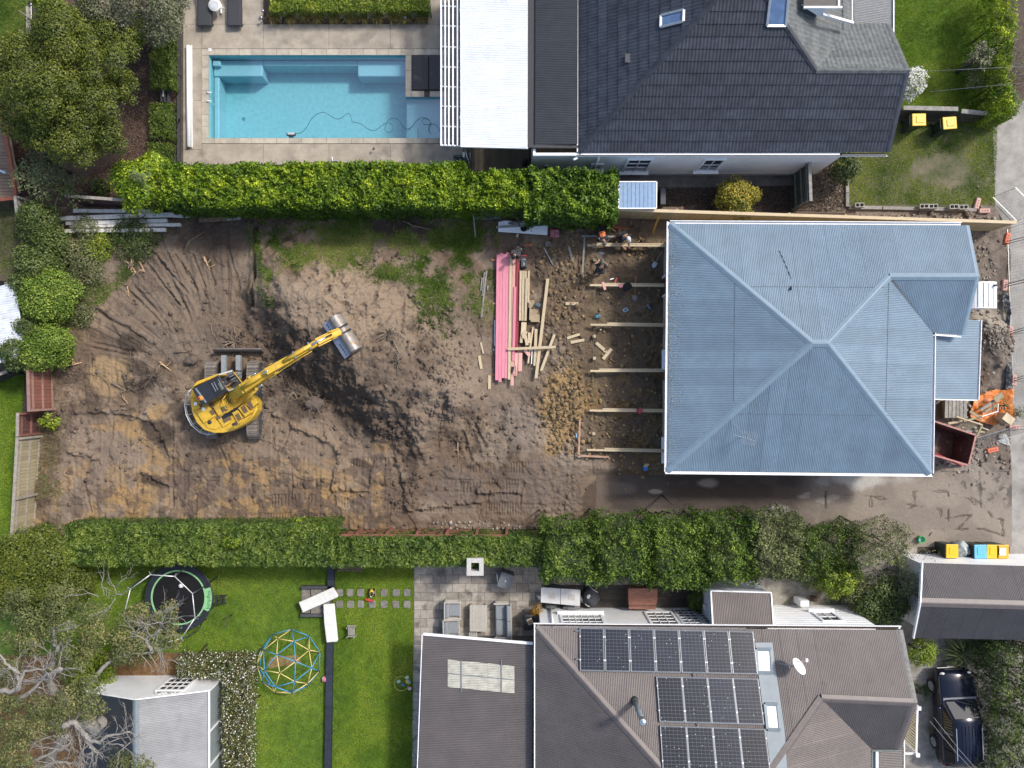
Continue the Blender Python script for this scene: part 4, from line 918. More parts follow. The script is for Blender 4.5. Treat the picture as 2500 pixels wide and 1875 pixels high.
# small blue garden shed
gs=thing('garden_shed','small flat topped metal shed with a blue ribbed roof','shed',P(1556,478));z=2.0
q=[P(1510,444,z),P(1603,444,z),P(1602,509,z),P(1510,509,z)]
for k in range(9):
 x0=1511+k*10.1;mb=MB();a,b=P(x0+.4,445,z),P(x0+9.7,508,z);mb.box(((a.x+b.x)/2,(a.y+b.y)/2,z),(b.x-a.x,a.y-b.y,.03));mb.build('roof_panel',mat('blue_shed_roof',(.20,.31,.46),.45,rnd=.10,var=.1),gs)
mb=MB()
for i in range(4):mb.bar(q[i],q[(i+1)%4],.05,.08)
mb.build('roof_trim',M_white,gs);w=[P(1517,448,0),P(1617,448,0)];wall(gs,[(q[0].x+.1,q[0].y-.1),(q[1].x-.1,q[1].y-.1),(q[2].x-.1,q[2].y+.1),(q[3].x+.1,q[3].y+.1)],0,1.95,mat('navy_shed_wall',(.04,.05,.07),.5),.04,close=True)
mb=MB();a,b=P(1604,470),P(1617,509);mb.box(((a.x+b.x)/2,(a.y+b.y)/2,.4),(abs(b.x-a.x),abs(a.y-b.y),.8));bx=mb.build('storage_box',mat('navy_box',(.04,.045,.06),.5),None,bevel=.02);tag(bx,'dark navy storage box against the little blue shed','box')

# ---------------------------------------------------------------- brown roofed house with solar panels
BE=3.3;b_nw,b_ne=P(1308,1527,BE),P(2195,1541,BE);Yn=-10.75;b_nw.y=Yn;b_ne.y=Yn-.12
b_pk,b_A=Vector((17.12,-13.58,4.45)),Vector((13.19,-13.4,4.45));b_ap=Vector((8.45,-18.15,6.44));b_vb=Vector((15.9,-16.15,3.3));b_v2=Vector((17.05,-16.15,3.3))
ho=thing('brown_house','house with a brown corrugated roof carrying rows of solar panels','house',(9,-15,0))
facet(ho,[b_nw,b_ne,b_pk,b_A,b_ap],M_brown,flow=(0,1));facet(ho,[b_nw,b_ap,Vector((1.05,-22.5,3.3))],M_brown2,flow=(1,0))
facet(ho,[b_A,b_ap,Vector((13.0,-21.3,4.5)),Vector((15.9,-21.3,3.3)),b_vb],M_brown,flow=(1,0));facet(ho,[b_A,b_pk,b_v2,b_vb],M_brown2,flow=(0,1))
for a,b in((b_nw,b_ap),(b_A,b_ap),(b_A,b_pk)):cap(ho,a,b,M_browncap,.17,.06,.035)
for a,b in((b_ne,b_pk),(b_pk,b_v2)):cap(ho,a,b,mat('mossy_barge',(.17,.165,.155),.8,var=.3,scale=8)if a is b_ne else M_browncap,.17,.03,.03,'barge_cap')
gutter(ho,[b_nw+Vector((-.1,.02,0)),b_ne+Vector((.1,.02,0))],M_white,[(0,1)],w=.13);mb=MB();mb.bar(b_nw+Vector((0,.08,-.05)),b_ne+Vector((0,.08,-.05)),.09,.02);mb.build('gutter_litter',mat('leaf_silt',(.05,.03,.018),.9,var=.5,scale=20),ho)
mb=MB();mb.bar(b_nw+Vector((-.05,.1,-.02)),Vector((1.0,-22.5,3.28)),.05,.1);mb.build('gutter',M_white,ho);mb=MB();mb.bar(b_vb+Vector((0,-.05,0)),b_v2+Vector((0,-.05,0)),.06,.1);mb.bar(b_vb+Vector((.03,0,-.03)),Vector((15.93,-21,3.27)),.06,.1);mb.build('gutter',mat('green_gutter',(.16,.18,.17),.5),ho)
wall(ho,[(1.35,-21),(1.35,-10.98),(10.4,-10.98)],0,3.2,M_wall);wall(ho,[(11.4,-10.85),(16.2,-10.85),(16.2,-21)],0,3.2,M_wall)
mb=MB()
for k in range(11):mb.bar((11.46,-10.79,.35+.26*k),(16.2,-10.79,.35+.26*k),.018,.03)
mb.build('weatherboard',M_wall,ho)
def wn(x0,x1,z0,z1,nx,ny,Y=-10.92,mf=None,sill=True,lab=None):
 window(ho,((x0+x1)/2,Y,(z0+z1)/2),(1,0,0),(0,1,0),x1-x0,z1-z0,nx,ny,mf or M_white,None,sill)
wn(2.35,4.15,1.2,2.55,6,3);wn(6.4,7.55,.8,2.5,3,4,sill=False)
for k in range(2):wn(7.85+k*.98,8.65+k*.98,.35,2.6,3,6,mf=mat('pale_grey_joinery',(.55,.58,.62),.5),sill=False)
wn(9.85,10.2,.7,2.4,2,4,sill=False);wn(14.2,15.0,1.3,2.4,2,2,Y=-10.78)
downs(ho,[(1.85,-10.85,.05),(1.85,-10.85,3.0)],M_white,.05)
# entrance porch on its north side
ez=2.75;e=[P(1735,1442,ez-.35),P(1882,1446,ez-.35),P(1888,1530,ez+.1),P(1740,1527,ez+.1)]
facet(ho,e,M_brown,flow=(0,1),name='porch_sheet');mb=MB()
for a,b in((e[0],e[1]),(e[1],e[2]),(e[3],e[0])):mb.bar(a,b,.06,.10)
mb.build('porch_trim',M_white,ho);wall(ho,[(e[3].x+.08,e[3].y),(e[0].x+.08,e[0].y-.1),(e[1].x-.08,e[1].y-.1),(e[2].x-.08,e[2].y)],0,2.3,mat('blue_white_board',(.60,.66,.72),.6),.08)
mb=MB();mb.box((e[3].x-.02,e[0].y-1.0,1.5),(.06,.2,.28));mb.build('meter_box',M_white,ho)
mb=MB();q=P(1868,1448,1.2);mb.bar(P(1822,1425,1.9),P(1872,1447,1.7),.03,.05);mb.bar(P(1830,1420,1.9),P(1880,1447,1.7),.03,.05);mb.build('porch_rail',M_galv,ho)
# lower wing with a translucent patch
w_=[P(1034,1549,2.5),P(1301,1572,2.85),P(1299,1990,2.85),P(1018,1990,2.5)]
facet(ho,w_,M_brown2,flow=(1,0),name='wing_sheet');mb=MB();mb.bar(w_[0]+Vector((0,.03,.02)),w_[1]+Vector((0,.03,.02)),.11,.06);mb.build('wing_flashing',M_white,ho)
mb=MB();mb.bar(w_[0]+Vector((-.06,0,-.02)),w_[3]+Vector((-.06,0,-.02)),.035,.08);mb.build('gutter',M_white,ho);wall(ho,[(w_[0].x+.9,-21),(w_[0].x+.9,-12.9),(w_[1].x,-12.9)],0,2.4,M_wall)
pw2=plane_of(w_)
for k,(x0,x1)in enumerate(((1093,1126),(1126,1191),(1191,1224),(1224,1256))):
 f=lambda x:1610+(x-1093)*.095
 facet(ho,[on(pw2,x0,f(x0),.02),on(pw2,x1,f(x1),.02),on(pw2,x1,f(x1)+67,.02),on(pw2,x0,f(x0)+67,.02)],mat('translucent_sheet',(.44,.43,.36),.4,var=.2,scale=3,rnd=.06,dirt=((.27,.26,.21),2.0,.6)),flow=(1,0),name='clear_sheet',width=3,lift=.012)
mb=MB()
for x in(1126,1224):mb.bar(on(pw2,x,1611,.05),on(pw2,x,1690,.05),.05,.012)
mb.bar(on(pw2,1093,1644,.05),on(pw2,1256,1660,.05),.03,.012);mb.build('fixing_strip',M_galv,ho)
# solar panels
pN=plane_of([b_nw,b_ne,b_pk,b_A,b_ap]);M_cell=mat('solar_cell',(.010,.014,.026),.3,var=.3,scale=2,rnd=.35,spec=.28);M_back=mat('cell_lines',(.12,.135,.155),.4);M_pfr=mat('panel_frame',(.30,.32,.34),.35,.5)
def solar(q,seed):
 rn=random.Random(seed);n=Vector((-pN[0],-pN[1],1)).normalized();a,b,c,d=[Vector(v)for v in q]
 def at(u,v,k=0):return(a.lerp(b,u)).lerp(d.lerp(c,u),v)+n*k
 mb=MB()
 for i,j in((a,b),(b,c),(c,d),(d,a)):mb.bar(i,j,.020,.04)
 so_=mb.build('solar_panel',M_pfr,ho);mb=MB();mb.quad(at(0,0),at(0,1),at(1,1),at(1,0));mb.build('backing',M_back,so_)
 mb=MB();NU,NV=6,12;e=.0036
 for i in range(NU):
  for j in range(NV):
   u0,u1=.03+.94*i/NU+e*1.4,.03+.94*(i+1)/NU-e*1.4;v0,v1=.02+.96*j/NV+e*.9,.02+.96*(j+1)/NV-e*.9;k=.006+rn.random()*.001
   mb.quad(at(u0,v0,k),at(u0,v1,k),at(u1,v1,k),at(u1,v0,k))
 o=mb.build('cell',M_cell,so_);o['kind']='stuff'
 mb=MB()
 for v in(.2,.75):mb.box(at(0,v,.03),(.05,.05,.03));mb.box(at(1,v,.03),(.05,.05,.03))
 for _ in range(rn.randint(2,9)):p=at(rn.random(),rn.random(),.012);mb.box(p,(.02,.025,.004),rn.random()*3)
 mb.build('clamp',M_white,so_)
def row(tl,tr,br,bl,n,sd):
 A,B,C,D_=[on(pN,*p,.11)for p in(tl,tr,br,bl)]
 for k in range(n):
  t0,t1=k/n+.004,(k+1)/n-.004;solar([A.lerp(B,t0),A.lerp(B,t1),D_.lerp(C,t1),D_.lerp(C,t0)],sd+k)
row((1414,1533),(1839,1542),(1851,1646),(1415,1637),7,100);row((1602,1652),(1851,1657),(1866,1769),(1610,1762),4,200);row((1611,1772),(1868,1780),(1882,1893),(1618,1886),4,300)
mb=MB()
for x,y in((1409,1540),(1410,1609),(1694,1648),(1704,1770)):mb.box(on(pN,x,y,.1),(.16,.05,.05)if x<1500 else(.04,.2,.05))
mb.build('mounting_rail',M_galv,ho)
# grey flashing strip with two skylights, flue, dish
zz=lambda x,y:(1250+x/3.16,1420+y/3.16)
mb=MB();fl=[on(pN,*zz(x,y),.035)for x,y in((1875,470),(2010,470),(2037,705),(2052,785),(2102,1130),(2122,1438),(1995,1438),(1903,725))];mb.add(fl,[tuple(range(len(fl)))]);mb.build('flashing',M_flash,ho)
rooflight(ho,pN,[zz(1893,700),zz(1884,523),zz(1998,523),zz(2008,702)],M_frost,M_flash,'skylight',.13);rooflight(ho,pN,[zz(1970,1138),zz(1950,945),zz(2050,948),zz(2070,1142)],M_frost,M_flash,'skylight',.13)
fb=on(pN,1549,1710);fx,fy=fb.x,fb.y;mb=MB();mb.cyl((fx,fy),.17,fb.z-.1,fb.z+.16,16,.13);fl_=mb.build('flue',M_dark,ho,True);mb=MB();mb.cyl((fx,fy),.105,fb.z,fb.z+1.75,16);mb.build('flue_pipe',M_flash,fl_,True)
mb=MB();mb.lathe((fx,fy,fb.z+1.72),[(.13,0),(.13,.16),(.16,.18),(.16,.26),(.10,.32),(.02,.345)],16);mb.build('flue_cowl',mat('bright_steel',(.68,.70,.71),.25,.9),fl_,True)
db=on(pN,1910,1618,.05);top=db+Vector((.35,.1,.75));ax=Vector((.55,.62,.5)).normalized();mb=MB();mb.lathe(top,[(.02,0),(.2,.03),(.36,.10),(.37,.10),(.36,.115),(.2,.045),(.02,.02)],22,ax);ds=mb.build('satellite_dish',M_white,ho,True)
mb=MB();mb.tube([db+Vector((-.25,0,0)),db+Vector((.2,.08,.55)),top-ax*.03],.022,6);mb.tube([db+Vector((.3,-.3,.05)),db+Vector((.2,.08,.55))],.014,5);s_,u_=frame(ax);mb.tube([top-u_*.33,top+ax*.5-u_*.1],.016,5);mb.build('dish_mount',M_galv,ds);mb=MB();mb.box(top+ax*.52-u_*.1,(.09,.14,.08));mb.build('dish_receiver',M_white,ds)
# front veranda roof and porch railing
facet(ho,[P(2124,1822,2.75),P(2206,1822,2.6),P(2206,1990,2.6),P(2124,1990,2.75)],M_brown2,flow=(1,0),name='veranda_sheet');mb=MB();mb.bar(P(2207,1770,2.6),P(2207,1990,2.6),.05,.08);mb.build('gutter',M_white,ho)
pr=MB();a,b=P(2241,1727,1.55),P(2238,1841,1.55)
for p in(a,b):pr.box((p.x,p.y,.85),(.12,.12,1.55));pr.box((p.x,p.y,1.65),(.17,.17,.06))
pr.bar((a.x,a.y,1.5),(b.x,b.y,1.5),.08,.06);pr.bar((b.x,b.y,1.5),(b.x-1.4,b.y+.02,1.5),.08,.06);rl=pr.build('porch_railing',M_white,ho)
for k in range(15):mb=MB();y=a.y+(b.y-a.y)*(k+.7)/15.6;mb.box((a.x+(b.x-a.x)*k/15,y,.98),(.045,.05,1.0));mb.build('baluster',mat('cream_baluster',(.62,.55,.36),.6),rl)
mb=MB();mb.box((a.x-.75,(a.y+b.y)/2,.22),(1.4,abs(a.y-b.y),.42));mb.build('porch_floor',mat('ochre_porch_floor',(.26,.19,.06),.7),ho)

# ---------------------------------------------------------------- garage by the road
ga=thing('garage','white walled garage with a dark brown gable roof','garage',P(2380,1465))
M_gar=mat('garage_iron',(0.068,0.062,0.064),.5,var=.12,scale=1.5,rnd=.04)
g1,g2,g3,g4,g5,g6=P(2252,1374,2.4),P(2640,1386,2.4),P(2650,1482,3.3),P(2247,1471,3.3),P(2231,1557,2.4),P(2660,1566,2.4)
facet(ga,[g1,g2,g3,g4],M_gar);facet(ga,[g4,g3,g6,g5],M_gar);cap(ga,g4,g3,M_browncap,.2,.07,.03);mb=MB();mb.bar(g1+Vector((-.03,0,0)),g4+Vector((-.03,0,.02)),.06,.12);mb.bar(g4+Vector((-.03,0,.02)),g5+Vector((-.03,0,0)),.06,.12);mb.build('barge_board',M_white,ga)
gx=18.95;wall(ga,[(26,-8.35),(gx,-8.35),(gx,-9.85),(gx,-11.3),(26,-11.45)],0,[2.35,2.35,3.15,2.35,2.35],M_wall);mb=MB()
for k in range(4):mb.bar((gx-.07,-9.3,.5+.5*k),(gx-.07,-10.2,.45+.5*k),.02,.03)
mb.build('board_gap',M_dark,ga)

# ---------------------------------------------------------------- white gabled sleepout
sh=thing('sleepout','small white gabled outbuilding with arched window and grey roof','outbuilding',P(430,1760))
s1,s2,s3,s4=P(331,1713,3.0),P(507,1689,2.1),P(497,1990,2.1),P(372,1990,3.0);yb=s1.y-.12
s1.y=s2.y=min(s1.y,s2.y)+.05;M_sh=mat('grey_shed_iron',(.25,.255,.26),.5,var=.12,scale=2,rnd=.05)
sx=-15.75;s0=Vector((s1.x-(s2.x-s1.x),s1.y,2.1));s5=Vector((s0.x,s3.y,2.1));s4.x=s1.x;s3.x=s2.x
facet(sh,[s1,s2,s3,s4],M_sh,flow=(1,0));facet(sh,[s0,s1,s4,s5],M_char,flow=(1,0));cap(sh,s1,s4,M_flash,.14,.05,.03)
mb=MB()
for a,b in((s0,s1),(s1,s2)):mb.bar(a+Vector((0,.06,-.02)),b+Vector((0,.06,-.02)),.05,.14)
mb.build('barge_board',M_white,sh);mb=MB();mb.bar(s2+Vector((.06,.1,-.03)),s3+Vector((.06,0,-.03)),.05,.10);mb.build('gutter',M_white,sh)
yw=s1.y-.1;mb=MB();xs=[s0.x+.15,s1.x,s2.x-.12];mb.hull2([Vector((x,yw,z))for x,z in((xs[0],0),(xs[2],0),(xs[2],2.05),(xs[1],2.92),(xs[0],2.05))],[Vector((x,yw-.1,z))for x,z in((xs[0],0),(xs[2],0),(xs[2],2.05),(xs[1],2.92),(xs[0],2.05))]);mb.build('gable_wall',M_white,sh)
wall(sh,[(xs[2],yw-.1),(xs[2],s3.y)],0,2.0,mat('grey_green_cladding',(.20,.235,.235),.5),.06)
mb=MB()
for y in(s2.y-.1,s2.y-2.0,s2.y-3.6):mb.bar((xs[2]+.05,y,2.05),(xs[2]+.05,y,.1),.09,.05)
mb.build('white_post',M_white,sh)
cxw=(s1.x+xs[2])/2-.35;wo=window(sh,(cxw,yw+.06,1.2),(1,0,0),(0,1,0),1.15,1.25,4,3,sill=False)
mb=MB();N=12;pts=[Vector((cxw+.62*math.cos(math.pi*k/N),yw+.05,1.95+.42*math.sin(math.pi*k/N)))for k in range(N+1)];mb.tube(pts,.05,5);mb.build('arch_casing',M_white,wo);mb=MB();mb.add([Vector((p.x,yw+.01,p.z))for p in pts],[tuple(range(N,-1,-1))]);mb.build('pane',M_glass,wo)
mb=MB()
for k in range(1,5):a=math.pi*k/5;mb.tube([(cxw+.12*math.cos(a),yw+.03,1.97+.1*math.sin(a)),(cxw+.58*math.cos(a),yw+.03,1.97+.40*math.sin(a))],.018,4)
mb.tube([(cxw+.32*math.cos(math.pi*k/8),yw+.03,1.97+.22*math.sin(math.pi*k/8))for k in range(9)],.018,4);mb.build('glazing_bar',M_white,wo)
# ---------------------------------------------------------------- neighbours' roofs at the left edge
tin=thing('tin_shed','old white corrugated iron shed half under the bushes','shed',P(20,790));z=2.1
facet(tin,[P(-60,715,z+.1),P(36,688,z),P(54,800,z),P(60,868,z),P(-60,905,z+.1)],mat('old_white_iron',(.58,.62,.65),.4,var=.2,scale=3,rnd=.08,dirt=((.33,.24,.16),2.5,.62)),flow=(1,.2),name='roof_sheet',pitch=.11,amp=.016);mb=MB();a,b=P(36,690,1),P(60,866,1);wall(tin,[(a.x-.1,a.y-.05),(b.x-.15,b.y+.1)],0,2.0,M_char,.05)
mb=MB();mb.box(P(30,694,1.6),(.5,.3,.3),.3);o=mb.build('timber_crate',mat('grey_timber',(.20,.185,.16),.85,var=.3,scale=5,stretch=(1,6,1)),bevel=.01);tag(o,'grey timber crate end beside the white tin shed','crate')
nd=thing('raised_deck','raised neighbouring deck with red brown rim at the photo edge','deck',P(5,420));M_redd=mat('red_rim',(.23,.075,.04),.7,var=.2,scale=6)
o_=[(0,285),(8,300),(22,380),(36,468),(36,480),(-80,492),(-80,285)]
for k in range(24):
 y0=292+k*8;x1=np.interp(y0,[285,300,380,468,492],[-2,6,19,32,33]);a,b=P(-80,y0,.9),P(float(x1),y0+7.4,.9);mb=MB();mb.box(((a.x+b.x)/2,(a.y+b.y)/2,.88),(b.x-a.x,a.y-b.y,.05));mb.build('board',mat('worn_deck_board',(.17,.125,.09),.8,var=.25,rnd=.12,scale=5,stretch=(1,6,1)),nd)
mb=MB();q=[P(x,y,1.0)for x,y in((-2,270),(8,300),(24,380),(38,470),(37,484),(-80,496))]
for a,b in zip(q[:-1],q[1:]):mb.bar(a,b,.16,.14)
mb.build('rim_beam',M_redd,nd);mb=MB();mb.bar(P(18,330,.7),P(43,470,.7),.12,.3);mb.build('outer_rail',mat('grey_rail',(.28,.26,.23),.8,var=.3),nd);mb=MB();mb.prism([(p.x,p.y)for p in(P(-40,440,0),P(0,452,0),P(10,465,0),P(-2,475,0),P(-40,478,0))],.92,.96);mb.build('dark_mat',M_dark,nd);mb=MB();mb.bar(P(-30,406,1.1),P(14,422,1.1),.1,.06);mb.build('blue_pole',mat('pale_blue',(.35,.5,.62),.5),nd)
# ================================================================ FENCES AND LOW WALLS
M_pale=mat('new_pine',(0.46,0.345,0.195),.75,var=.16,scale=4,rnd=.10,stretch=(5,5,.6),bump=.15)
M_oldp=mat('weathered_paling',(0.31,0.265,0.165),.85,var=.22,scale=5,rnd=.16,stretch=(5,5,.7),bump=.3)
M_redp=mat('dark_red_paling',(0.10,0.048,0.045),.8,var=.3,scale=4,rnd=.16,stretch=(5,5,.7),bump=.3)
M_redf=mat('red_brown_fence',(0.21,0.085,0.06),.8,var=.22,scale=4,rnd=.12,bump=.3)
M_grail=mat('weathered_rail',(0.30,0.27,0.225),.85,var=.25,scale=6,rnd=.1)
M_greyw=mat('grey_weathered_timber',(0.27,0.255,0.225),.85,var=.28,scale=6,rnd=.12,bump=.3)
def fence(label,a,b,h,m,side,pw=.15,gap=.012,name='paling_fence',capm=None,rails=3,railm=None,post=2.4,z0=0.0,group=None,cat='fence',topcap=True,postw=.1,posts=True):
 """palings on one face, rails and posts on the other; side = +1/-1: which side the rails are on"""
 a,b=Vector((a.x,a.y,z0)),Vector((b.x,b.y,z0));t=thing(name,label,cat,(a+b)/2,group);d=(b-a);L=d.length;d.normalize();s=Vector((-d.y,d.x,0))*side
 n=int(L/(pw+gap));rn=random.Random(int(L*100));R=Matrix.Rotation(math.atan2(d.y,d.x),3,'Z')
 mb=MB();mb.box((0,0,h/2),(pw,.018,h));me=mb.mesh('paling')
 for k in range(n):
  o=put('paling',me,m,None);o.parent=t;o.location=a+d*((k+.5)*L/n)-(a+b)/2+Vector((0,0,rn.uniform(-.03,.03)))+s*rn.uniform(-.004,.004);o.rotation_euler=(0,0,math.atan2(d.y,d.x));o.scale=(L/n/(pw+gap),1,1)
 for r in range(rails):
  z=z0+h*(.14+.36*r)if rails>1 else z0+h*.5;mb=MB();mb.bar(a+s*.036+Vector((0,0,z-z0)),b+s*.036+Vector((0,0,z-z0)),.05,.09);mb.build('rail',railm or m,t)
 if posts:
  k=max(2,int(L/post)+1)
  for i in range(k):q=a+d*(.05+(L-.1)*i/(k-1))+s*(.062+postw/2);mb=MB();mb.box((q.x,q.y,z0+h*.49),(postw,postw,h*.98),math.atan2(d.y,d.x));mb.build('post',railm or m,t)
 if topcap:mb=MB();mb.bar(a+Vector((0,0,h+.035))+s*.03,b+Vector((0,0,h+.035))+s*.03,.14,.035);mb.build('capping',capm or m,t)
 return t
fence('dark red brown paling fence under the lime hedge',P(412,514),P(1155,527),1.8,M_redp,-1,railm=M_redp,topcap=False,posts=False)
fence('sagging dark paling fence with a grey cap behind the white beams',P(215,500),P(412,514),1.75,M_redp,-1,capm=M_grail)
fence('new pale pine fence behind the blue roofed villa',P(1240,527),P(2417,565),1.8,M_pale,1,capm=mat('pine_cap',(.56,.45,.29),.75,var=.12,scale=5,stretch=(.5,5,5)),post=2.4)
fence('weathered timber paling fence with three bays of exposed rails',P(104,1061),P(88,1345),1.8,M_oldp,1,railm=M_grail,capm=M_grail,post=2.1)
fence('short dark red fence bay between the tall red bay and the timber fence',P(105,1004),P(104,1059),1.8,M_redp,1,railm=M_redf,capm=M_grail,post=1.1)
fence('tall brick red fence bay standing forward at the west boundary',P(133,893),P(136,1001),1.95,M_redf,1,railm=mat('pinkish_rail',(.27,.16,.135),.8,var=.2),capm=mat('pinkish_cap',(.25,.15,.13),.8,var=.2),post=2.2)
fence('low red brown fence along the clipped hedge',P(815,1293),P(1240,1294),1.5,M_redf,1,post=1.35,postw=.12,capm=M_redf)
fence('dark fence panel by the tin shed',P(64,906),P(-40,948),1.3,mat('charcoal_board',(.05,.048,.046),.8,rnd=.1),1,capm=M_grail)
fence('thin grey fence beside the raised neighbouring deck',P(92,500),P(96,540),1.6,M_greyw,1)
fence('dark timber side gate between the tiled house and the villa',P(1936,408),P(1940,516),1.95,mat('dark_gate_board',(.06,.052,.042),.8,var=.3,rnd=.15),-1,railm=M_greyw,capm=M_greyw,cat='gate',name='side_gate')
t=thing('wire_gate','green wire frame leaning on the dark timber side gate','gate',P(1933,460));mb=MB();gm=mat('green_steel',(.03,.10,.075),.5);x=P(1931,460).x;y0,y1=P(0,518).y,P(0,412).y
mb.tube([(x,y0,.1),(x,y1,.1),(x,y1,1.75),(x,y0,1.75)],.022,6,True);mb.build('gate_frame',gm,t)
for k in range(5):mb=MB();z=.35+.3*k;mb.tube([(x,y0,z),(x,y1,z)],.010,4);mb.build('wire',gm,t)
# low retaining wall between the two front lawns
t=thing('retaining_wall','weathered grey timber retaining wall behind the yellow lidded bins','wall',P(2310,285))
wl=[P(2180,284),P(2310,287),P(2318,292),P(2440,303)];
for i in(0,2):
 a,b=wl[i],wl[i+1]
 for k in range(4):mb=MB();mb.bar(a+Vector((0,0,.12+.22*k)),b+Vector((0,0,.12+.22*k)),.07,.21);mb.build('sleeper',mat('dark_sleeper',(.085,.075,.06),.9,var=.35,scale=5,rnd=.2,bump=.4),t)
 mb=MB();mb.bar(a+Vector((0,.06,.92)),b+Vector((0,.06,.92)),.2,.06);mb.build('capping',M_greyw,t)
t=thing('garden_edging','low grey edging around the patchy front verge','edging',P(2066,480));
for a,b in((P(2066,440),P(2066,472)),(P(2066,473),P(2066,506)),(P(2070,508),P(2150,509)),(P(2152,509),P(2240,511)),(P(2242,511),P(2345,513)),(P(2347,513),P(2380,514))):mb=MB();mb.bar(a+Vector((0,0,.07)),b+Vector((0,0,.07)),.16,.16);mb.build('edging_block',mat('grey_edging',(.25,.235,.21),.9,var=.25,scale=7,rnd=.15,bump=.3),t,bevel=.01)
def cinder(px,py,lab,L=.44,holes=2,rz=.04):
 t=thing('concrete_block',lab,'block',P(px,py,0),'hollow concrete blocks along the verge');c=P(px,py);R=Matrix.Rotation(rz,3,'Z');mc=mat('block_concrete',(.36,.345,.30),.9,var=.2,scale=10,bump=.4);mb=MB()
 for y in(-.09,.09):mb.box(c+R@Vector((0,y,.29)),(L,.035,.2),rz)
 for k in range(holes+1):mb.box(c+R@Vector((-L/2+.0175+(L-.035)*k/holes,0,.29)),(.034,.145,.2),rz)
 mb.build('block_shell',mc,t);mb=MB();mb.box(c+Vector((0,0,.2)),(L*.98,.17,.015),rz);mb.build('core',mat('block_shadowed_core',(.10,.09,.08),.9),t)
cinder(2090,505,'hollow concrete block at the left end of the verge edging');cinder(2246,508,'left one of the joined pair of hollow blocks mid verge edging');cinder(2268,508,'right one of the joined pair of hollow blocks mid verge edging');cinder(2318,509,'hollow block left of the gap near the pink feet');cinder(2341,510,'hollow block nearest to the pink fence feet')
t=thing('edging_strip','low grey timber edge with wire beside the far left lawn','edging',P(72,60));mb=MB();mb.bar(P(69,18,.1),P(71,98,.1),.12,.2);mb.build('timber',M_greyw,t);mb=MB();mb.tube([P(75,-20,.9),P(78,95,.9)],.012,4);mb.build('wire',M_galv,t);mb=MB()
for y in(0,50,95):q=P(78,y);mb.box((q.x,q.y,.45),(.05,.05,.9))
mb.build('stake',M_greyw,t)
dk=thing('deck_edging','dark timber kerb between pool deck and planting','edging',P(438,200));mb=MB();mb.bar(P(437,-150,.06),P(437,400,.06),.13,.16);mb.build('kerb_board',mat('charcoal_stain',(.05,.048,.052),.7,var=.2),dk)
for x0,x1,y0,y1,lab in((397,415,213,250,'dark stained'),):
 t=thing('garden_steps','dark timber garden box with white marker between the low hedges','box',P(405,230));mb=MB()
 for x in(397,405,414):mb.bar(P(x,213,.2),P(x,252,.2),.07,.3)
 mb.build('side_board',MATS['charcoal_stain'],t);mb=MB();mb.box(P(400.5,226,.33),(.12,.38,.03));mb.build('white_marker',M_white,t)
t=thing('sleeper_edge','long dark navy sleeper wall dividing the two lawns','retaining wall',P(806,1600));M_navy=mat('navy_sleeper',(.022,.027,.042),.6,var=.25,scale=6,rnd=.12)
for y0,y1 in((1366,1410),(1411,1435),(1560,1640),(1641,1720),(1721,1800),(1801,1890),(1891,1990)):
 f=lambda y:811-(y-1366)*.016;a,b=P(f(y0),y0,.0),P(f(y1),y1,.0);mb=MB();mb.bar(a+Vector((0,0,.12)),b+Vector((0,0,.12)),.30,.26);mb.build('sleeper',M_navy,t)
for x0,x1,y in((737,816,1433),(735,805,1501)):mb=MB();mb.bar(P(x0,y,.12),P(x1,y,.12),.13,.26);mb.build('sleeper',mat('grey_navy',(.06,.063,.07),.8,var=.3,scale=7),t)
t=thing('garden_steps','grey concrete steps sunk between the navy sleepers','steps',P(770,1467))
for x0,x1,z in((737,758,.05),(761,788,.12),(790,806,.19)):mb=MB();a,b=P(x0,1498),P(x1,1437);mb.box(((a.x+b.x)/2,(a.y+b.y)/2,z/2),(b.x-a.x,b.y-a.y,z));mb.build('tread',mat('step_concrete',(.20,.185,.16),.9,var=.3,scale=6),t)

# ================================================================ VEGETATION
LIME=tint_mat('lime_hedge_leaf',[(0.0257,0.0664,0.00661),(0.0803,0.158,0.011),(0.257,0.365,0.0154),(0.642,0.697,0.0551)],[0,.38,.72,1],.5,.3,.2)
LIMED=tint_mat('glossy_hedge_leaf',[(0.0269,0.0709,0.00986),(0.0769,0.15,0.0138),(0.193,0.301,0.0247),(0.424,0.514,0.0493)],[0,.4,.75,1],.5,.3,.2)
DARKH=tint_mat('willow_hedge_leaf',[(0.0238,0.052,0.00872),(0.0693,0.122,0.0157),(0.148,0.216,0.0261),(0.317,0.363,0.0654)],[0,.4,.78,1],.5,.4,.15)
CAM=tint_mat('camellia_leaf',[(0.0309,0.067,0.0117),(0.0883,0.149,0.0211),(0.187,0.278,0.0351),(0.419,0.484,0.0937)],[0,.4,.78,1],.55,.28,.15)
OLIVE=tint_mat('olive_leaf',[(0.05,0.0667,0.0247),(0.125,0.151,0.0493),(0.233,0.259,0.0986),(0.4,0.416,0.184)],[0,.4,.78,1],.6,.3,.15)
TREE=tint_mat('dense_tree_leaf',[(0.0215,0.0378,0.00731),(0.0604,0.0878,0.011),(0.128,0.156,0.0165),(0.254,0.257,0.032)],[0,.4,.75,1],.5,.35,.15)
GREYT=tint_mat('grey_tree_leaf',[(0.0435,0.0508,0.0261),(0.109,0.116,0.0653),(0.203,0.21,0.123),(0.319,0.304,0.189)],None,.6,.3,.15)
POHU=tint_mat('rust_green_leaf',[(0.0429,0.06,0.023),(0.107,0.13,0.043),(0.2,0.208,0.0718),(0.321,0.225,0.108)],[0,.4,.72,1],.6,.3,.12)
